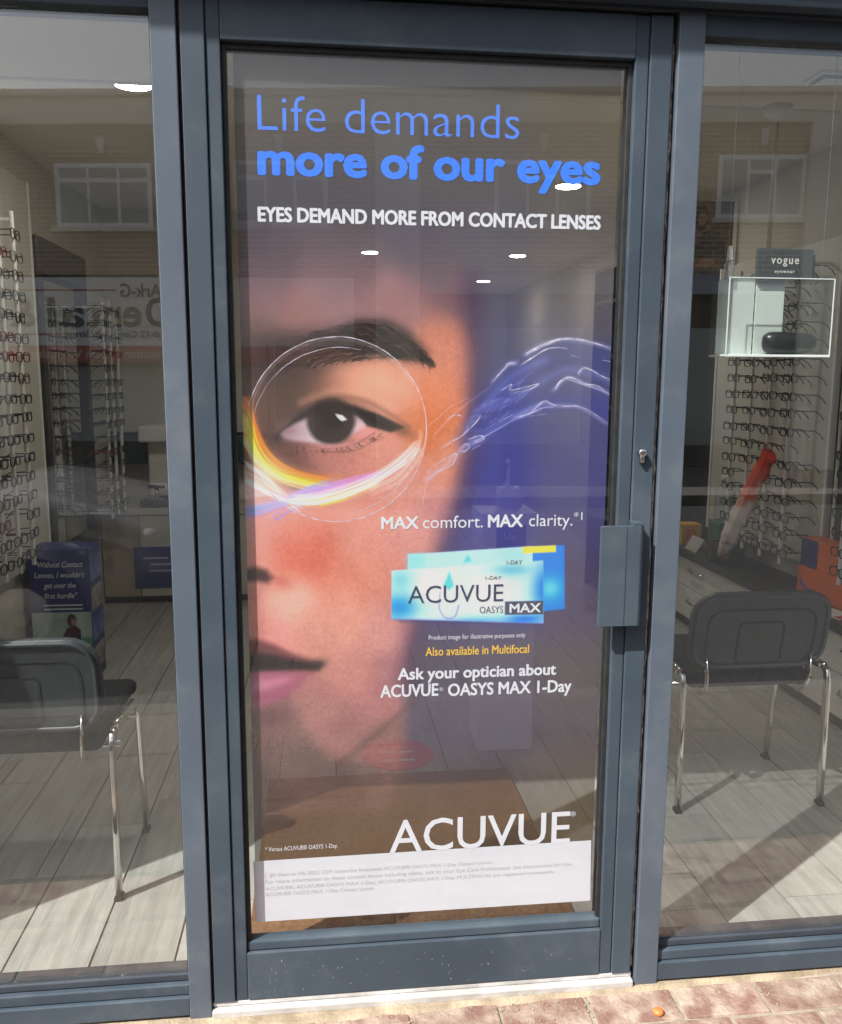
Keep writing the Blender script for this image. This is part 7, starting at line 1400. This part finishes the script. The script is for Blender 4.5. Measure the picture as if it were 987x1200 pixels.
# ------------------------------------------------------------------ visitor chairs seen from behind
def chair(label, x, y):
    c = thing('visitor_chair', label, 'chair', (x, y, FL), 0, 'grey visitor chairs inside the window')
    # moulded back shell: rounded panel, bowed towards the window, with raised rim and a stepped centre
    def shell(w, h, r, y0, th, z0, bow, mt, name, par, tilt=.16):
        out = rrect(w, h, r, 6); bm = bmesh.new(); n = len(out); rings = []
        for yy, k in ((0, .94), (.006, 1.0), (th - .006, 1.0), (th, .94)):
            rings.append([bm.verts.new((px * k, y0 + yy + bow * (1 - (px * k / (w / 2)) ** 2) - tilt * (pz * k), z0 + pz * k)) for px, pz in out])
        for A, B in zip(rings, rings[1:]):
            for i in range(n): bm.faces.new((A[i], A[(i + 1) % n], B[(i + 1) % n], B[i]))
        for rg, fl_ in ((rings[0], 1), (rings[-1], 0)):
            m_ = n // 2
            # fill in rows so that the bow stays smooth
            half = n // 4
            L = [rg[(half * 1 - 1 - i) % n] for i in range(0)]
            bm.faces.new(rg[::-1] if fl_ else rg)
        return mesh_from(name, bm, mt, par, (0, 0, 0), False)
    bk_ = shell(.46, .262, .08, -.005, .032, .602, 0, PLASTIC_G, 'backrest', c)
    bm = bmesh.new(); sweep(bm, [(px, -.006 - .16 * pz, .602 + pz) for px, pz in rrect(.435, .24, .07, 6)], rect(.006, .004), True, Vector((0, 1, 0))); mesh_from('rim', bm, mat('grey_plastic_rim', (.052, .058, .066), None, rough=.4), bk_, (0, 0, 0), True)
    bm = bmesh.new(); sweep(bm, [(px, -.0045 - .16 * (pz - .018), .584 + pz) for px, pz in rrect(.36, .185, .05, 5)], rect(.0035, .0022), True, Vector((0, 1, 0))); mesh_from('groove', bm, FABRIC, bk_)
    bm = bmesh.new(); sweep(bm, [(px, -.0045 - .16 * (pz - .038), .564 + pz) for px, pz in rrect(.15, .14, .02, 4)], rect(.0035, .0022), True, Vector((0, 1, 0))); mesh_from('groove', bm, FABRIC, bk_)
    shell(.42, .235, .07, .030, .03, .60, 0, FABRIC, 'back_cushion', c)
    bm = bmesh.new(); sweep(bm, [(0, .055, .425), (0, .15, .43), (0, .30, .435), (0, .44, .435), (0, .47, .425)], [(a, b) for a, b in rrect(.42, .05, .022, 3)], False); mesh_from('seat', bm, FABRIC, c, (0, 0, 0), False)
    tube = rrect(.026, .016, .004, 2)
    for s in (-1, 1):
        X = s * .245
        bm = bmesh.new(); sweep(bm, [(X, 0, 0), (X, .004, .20), (X, .010, .42), (X, .016, .452), (X, .035, .468)], [(b, a) for a, b in tube], False, Vector((0, 1, 0))); lg = mesh_from('leg', bm, CHROME, c, (0, 0, 0), True)
        bm = bmesh.new(); bbox(bm, X - .011, X + .011, -.016, .016, -.001, .012, .002); mesh_from('foot_cap', bm, BLACK, lg)
        bm = bmesh.new(); sweep(bm, [(X, .355, 0), (X, .335, .20), (X, .312, .40), (X, .295, .436), (X, .26, .452), (X, .10, .464), (X, .030, .468)], [(b, a) for a, b in tube], False, Vector((0, 1, 0))); lg = mesh_from('leg', bm, CHROME, c, (0, 0, 0), True)
        bm = bmesh.new(); bbox(bm, X - .011, X + .011, .338, .370, -.001, .012, .002); mesh_from('foot_cap', bm, BLACK, lg)
        bm = bmesh.new(); sweep(bm, [(s * .175, .012, .52), (s * .172, .004, .46), (s * .168, .012, .415), (s * .168, .05, .392), (s * .168, .16, .392)], [(b, a) for a, b in rrect(.034, .006, .002, 1)], False, Vector((0, 1, 0))); mesh_from('back_bracket', bm, CHROME, c, (0, 0, 0), True)
    for yy in (.10, .29):
        bm = bmesh.new(); sweep(bm, [(-.245, yy, .398), (.245, yy, .398)], circ(.009, 8), up=Vector((0, 0, 1))); mesh_from('cross_bar', bm, CHROME, c, (0, 0, 0), True)
    return c
chair('grey backed visitor chair with chrome legs in the hinge side window', -.636, .425)
chair('grey backed visitor chair with chrome legs by the low drawers', 1.545, .72)

# ------------------------------------------------------------------ across the street (mirrored in the glass)
BRK = bpy.data.materials.new('brown_brickwork'); BRK.use_nodes = True; t = BRK.node_tree; b = t.nodes['Principled BSDF']; b.inputs['Roughness'].default_value = .9
tc = node(t, 'ShaderNodeTexCoord'); sp = node(t, 'ShaderNodeSeparateXYZ'); cb = node(t, 'ShaderNodeCombineXYZ'); t.links.new(tc.outputs['Object'], sp.inputs[0]); t.links.new(sp.outputs['X'], cb.inputs[0]); t.links.new(sp.outputs['Z'], cb.inputs[1])
bt_ = node(t, 'ShaderNodeTexBrick'); bt_.inputs['Scale'].default_value = 1.0; bt_.inputs['Brick Width'].default_value = .225; bt_.inputs['Row Height'].default_value = .075; bt_.inputs['Mortar Size'].default_value = .012
bt_.inputs['Color1'].default_value = (.36, .25, .17, 1); bt_.inputs['Color2'].default_value = (.26, .18, .12, 1); bt_.inputs['Mortar'].default_value = (.50, .43, .34, 1); bt_.inputs['Bias'].default_value = 0
t.links.new(cb.outputs[0], bt_.inputs['Vector']); t.links.new(bt_.outputs['Color'], b.inputs['Base Color'])
bp = node(t, 'ShaderNodeBump'); bp.inputs['Distance'].default_value = .006; bp.invert = True; t.links.new(bt_.outputs['Fac'], bp.inputs['Height']); t.links.new(bp.outputs[0], b.inputs['Normal'])
STONE = mat('pale_stone_band', (.74, .73, .66), (.64, .63, .57), 3, .85, 0, .3, 25)
UPVC = mat('white_upvc', (.86, .86, .85), None, rough=.4)
WGL = mat('window_glass_curtain', (.30, .34, .36), (.40, .43, .44), 1.2, .12)
fb = thing('brick_building', 'two storey brown brick building across the street with stone parapet', 'building', (-3.5, -12.8, 0), math.atan2(1.45, 10.5))
box('wall', -14, 24, -6, 0, 3.05, 5.30, BRK, fb, 0); box('shopfront_wall', -14, 24, -6, -.35, 0, 3.05, mat('shopfront_dark', (.06, .05, .05), (.10, .09, .08), 1.2, .6), fb, 0)
pr = box('parapet', -14, 24, -6.05, .06, 5.301, 5.70, STONE, fb, .02); box('coping', -19, 19, -3.2, 3.16, .401, .50, STONE, pr, .02)
for xx in (-1.75, 4.9, 11.55): box('pilaster', xx - .35, xx + .35, .001, .14, 0, 5.30, STONE, fb, .02)
def fwindow(x0, x1, z0, z1, kinds):
    wdw = box('window', x0, x1, -.08, .012, z0, z1, UPVC, fb, .004); cx = (x0 + x1) / 2
    n = len(kinds); w_ = (x1 - x0 - .10) / n
    for i, kd in enumerate(kinds):
        a = x0 + .05 + i * w_ + .025 - cx; b_ = a + w_ - .05
        parts = [(.07, (z1 - z0) * .70, .0), ((z1 - z0) * .70 + .07, z1 - z0 - .07, .0)] if kd == 't' else [(.07, z1 - z0 - .07, .0)]
        for p0, p1, _ in parts: box('pane', a, b_, .047, .050, p0, p1, WGL, wdw, 0)
    box('sill', -(x1 - x0) / 2 - .06, (x1 - x0) / 2 + .06, .047, .12, -.07, -.001, STONE, wdw, .005)
    kz = z1 - z0 + .12; bm = bmesh.new(); pts = [(-.07, kz + .26), (.07, kz + .26), (.035, kz + .02), (-.035, kz + .02)]
    A = [bm.verts.new((x, .047, z)) for x, z in pts]; B = [bm.verts.new((x, .072, z)) for x, z in pts]
    bm.faces.new(B); [bm.faces.new((A[i], A[(i + 1) % 4], B[(i + 1) % 4], B[i])) for i in range(4)]; mesh_from('keystone', bm, STONE, wdw)
fwindow(-.52, 1.02, 3.77, 4.74, 'ttt'); fwindow(9.84, 11.19, 3.90, 4.84, 'ptp'); fwindow(4.2 - 1.9, 4.2 - .4, 3.80, 4.78, 'tpt'); fwindow(6.4, 7.9, 3.80, 4.78, 'ptp'); fwindow(-5.6, -4.1, 3.80, 4.78, 'ptp'); fwindow(13.4, 14.9, 3.8, 4.78, 'ttt')
fo = fb.location; ca_, sa_ = math.cos(fb.rotation_euler.z), math.sin(fb.rotation_euler.z)
def onfac(x, y): return (fo.x + x * ca_ - y * sa_, fo.y + x * sa_ + y * ca_)
def board(name, label, x0, x1, z0, z1, th, mt):
    px, py = onfac((x0 + x1) / 2, .0); o = thing(name, label, 'sign', (px, py, z0), fb.rotation_euler.z); box('board', -(x1 - x0) / 2, (x1 - x0) / 2, .002, th, 0, z1 - z0, mt, o, .005); return o
SIGNW = mat('sign_white', (.80, .81, .83), (.76, .77, .79), 1.5, .4); SIGNB = mat('sign_ink', (.02, .022, .05), None, rough=.5); SIGNR = mat('sign_red', (.42, .03, .03), (.36, .025, .025), 3, .45); SIGNG = mat('sign_grey_ink', (.16, .13, .10), None)
sg = board('shop_sign', 'long white dental shop sign with dark lettering across the street', -1.39, 4.2, 1.92, 2.99, .09, SIGNW); sc0 = (-1.39 + 4.2) / 2
def st2(o, c0, s, xr, xl, z, cap, mt, wt=0.0): lettering('lettering', s, xr - c0, xl - c0, z, cap, .0925, mt, o, wt, 1, step=.0006)
st2(sg, sc0, 'Ark-G', 1.13, .47, .77, .20, SIGNB, .02); st2(sg, sc0, 'D', 1.22, .86, .31, .44, SIGNB, .03); st2(sg, sc0, 'ent', .80, -.10, .31, .44, SIGNG, .03); st2(sg, sc0, 'al', -.13, -.72, .31, .44, SIGNB, .03); st2(sg, sc0, '&', -.92, -1.36, .31, .42, SIGNB, .03)
st2(sg, sc0, '10-12 Cong High Street', 1.12, -.47, .14, .10, SIGNB, .01)
for a, b_, z in ((-1.38, .40, .86), (-1.38, -.5, .17)): box('rule', a - sc0, b_ - sc0, .0905, .0935, z, z + .025, mat('rule_red', (.35, .05, .06), None), sg, 0)
rs = board('sign_strip', 'red sign strip lettered Teeth Whitening below the white sign', -1.39, 4.2, 1.66, 1.915, .11, SIGNR)
lettering('lettering', 'enation | Teeth Whitening', 1.08 - sc0, -1.03 - sc0, .07, .13, .1125, mat('sign_cream', (.70, .62, .52), None), rs, .015, 1, step=.0006)
s2 = board('shop_sign', 'pale blue grey shop sign across the street beyond the stone pilaster', 5.3, 11.1, 2.75, 3.04, .10, mat('sign_blue_grey', (.34, .37, .46), (.30, .33, .42), 2, .5))
s3 = board('shop_sign', 'cream shop sign across the street beyond the furthest pilaster', 12.0, 20, 2.3, 3.0, .1, SIGNW); s4 = board('shop_sign', 'grey shop sign at the near end of the brick building', -13, -2.2, 2.3, 3.0, .1, mat('sign_mid_grey', (.25, .25, .26), None))
for xx in (-10, -6, .2, 2.6, 7, 9.5, 14, 17): box('shop_window', xx - .9, xx + .9, -.349, -.30, .35, 1.6 if -2 < xx < 5 else 2.25, WGL, fb, .01)

# parked car by the kerb
PAINT_S = mat('grey_car_paint', (.16, .165, .175), (.17, .175, .185), 2, .15, .2, spec=.9)
CARGL = mat('car_glass', (.012, .014, .016), None, rough=.04); TYRE = mat('tyre', (.02, .02, .02), None, rough=.85)
car = thing('parked_car', 'grey hatchback parked at the kerb outside the shop', 'car', (-2.72, -3.6, -.13))
def loft(stations, name, mt, par, smooth=True):
    bm = bmesh.new(); rings = []
    for x, zb, zt, hw in stations:
        pr_ = [(-hw * .86, zb), (-hw, zb + .10), (-hw, zb + (zt - zb) * .62), (-hw * .93, zt - .04), (-hw * .70, zt), (0, zt + .012), (hw * .70, zt), (hw * .93, zt - .04), (hw, zb + (zt - zb) * .62), (hw, zb + .10), (hw * .86, zb)]
        rings.append([bm.verts.new((x, y, z)) for y, z in pr_])
    for A, B in zip(rings, rings[1:]):
        for i in range(11): bm.faces.new((A[i], A[(i + 1) % 11], B[(i + 1) % 11], B[i]))
    bm.faces.new(rings[0]); bm.faces.new(rings[-1][::-1]); return mesh_from(name, bm, mt, par, (0, 0, 0), smooth)
body = loft([(-2.05, .38, .72, .70), (-1.98, .28, .90, .82), (-1.6, .22, .95, .87), (-.8, .20, .96, .89), (.2, .20, .97, .89), (.85, .20, .99, .88), (1.35, .22, .93, .86), (1.80, .25, .80, .82), (2.02, .30, .66, .72), (2.08, .38, .56, .62)], 'body', PAINT_S, car)
loft([(-1.86, .94, 1.02, .66), (-1.45, .94, 1.38, .62), (-.9, .94, 1.47, .62), (-.1, .94, 1.46, .62), (.35, .94, 1.36, .62), (1.05, .94, 1.00, .70)], 'cabin_glass', CARGL, car)
loft([(-1.5, 1.36, 1.40, .56), (-.9, 1.455, 1.49, .57), (-.1, 1.445, 1.48, .57), (.30, 1.375, 1.40, .56)], 'roof', PAINT_S, car)
for x in (-1.3, 1.32):
    for s in (-1, 1):
        bm = bmesh.new(); lathe(bm, [(.20, -.1), (.30, -.10), (.315, -.07), (.315, .07), (.30, .10), (.20, .10)], 28)
        for v in bm.verts: v.co = Vector((v.co.x, v.co.z, v.co.y))
        wh = mesh_from('wheel', bm, TYRE, car, (x, s * .80, .315), True)
        bm = bmesh.new(); lathe(bm, [(.205, -.02), (.205, .02), (.06, .035), (.05, .05)], 10)
        for v in bm.verts: v.co = Vector((v.co.x, v.co.z * s, v.co.y))
        mesh_from('rim', bm, ALU, wh, (0, s * .075, 0))
for s in (-1, 1):
    bm = bmesh.new(); bmesh.ops.create_uvsphere(bm, u_segments=14, v_segments=8, radius=1)
    for v in bm.verts: v.co = Vector((v.co.x * .07, v.co.y * .13, v.co.z * .06))
    mesh_from('headlight', bm, mat('headlight_glass', (.25, .26, .27), None, rough=.05), car, (1.90, s * .58, .66), True)
    bm = bmesh.new(); bbox(bm, -.07, .07, -.05, .05, -.04, .05, .02); mesh_from('door_mirror', bm, PAINT_S, car, (.55, s * .95, 1.0))
box('number_plate', 2.075, 2.09, -.26, .26, .40, .51, WHITE, car, .003)
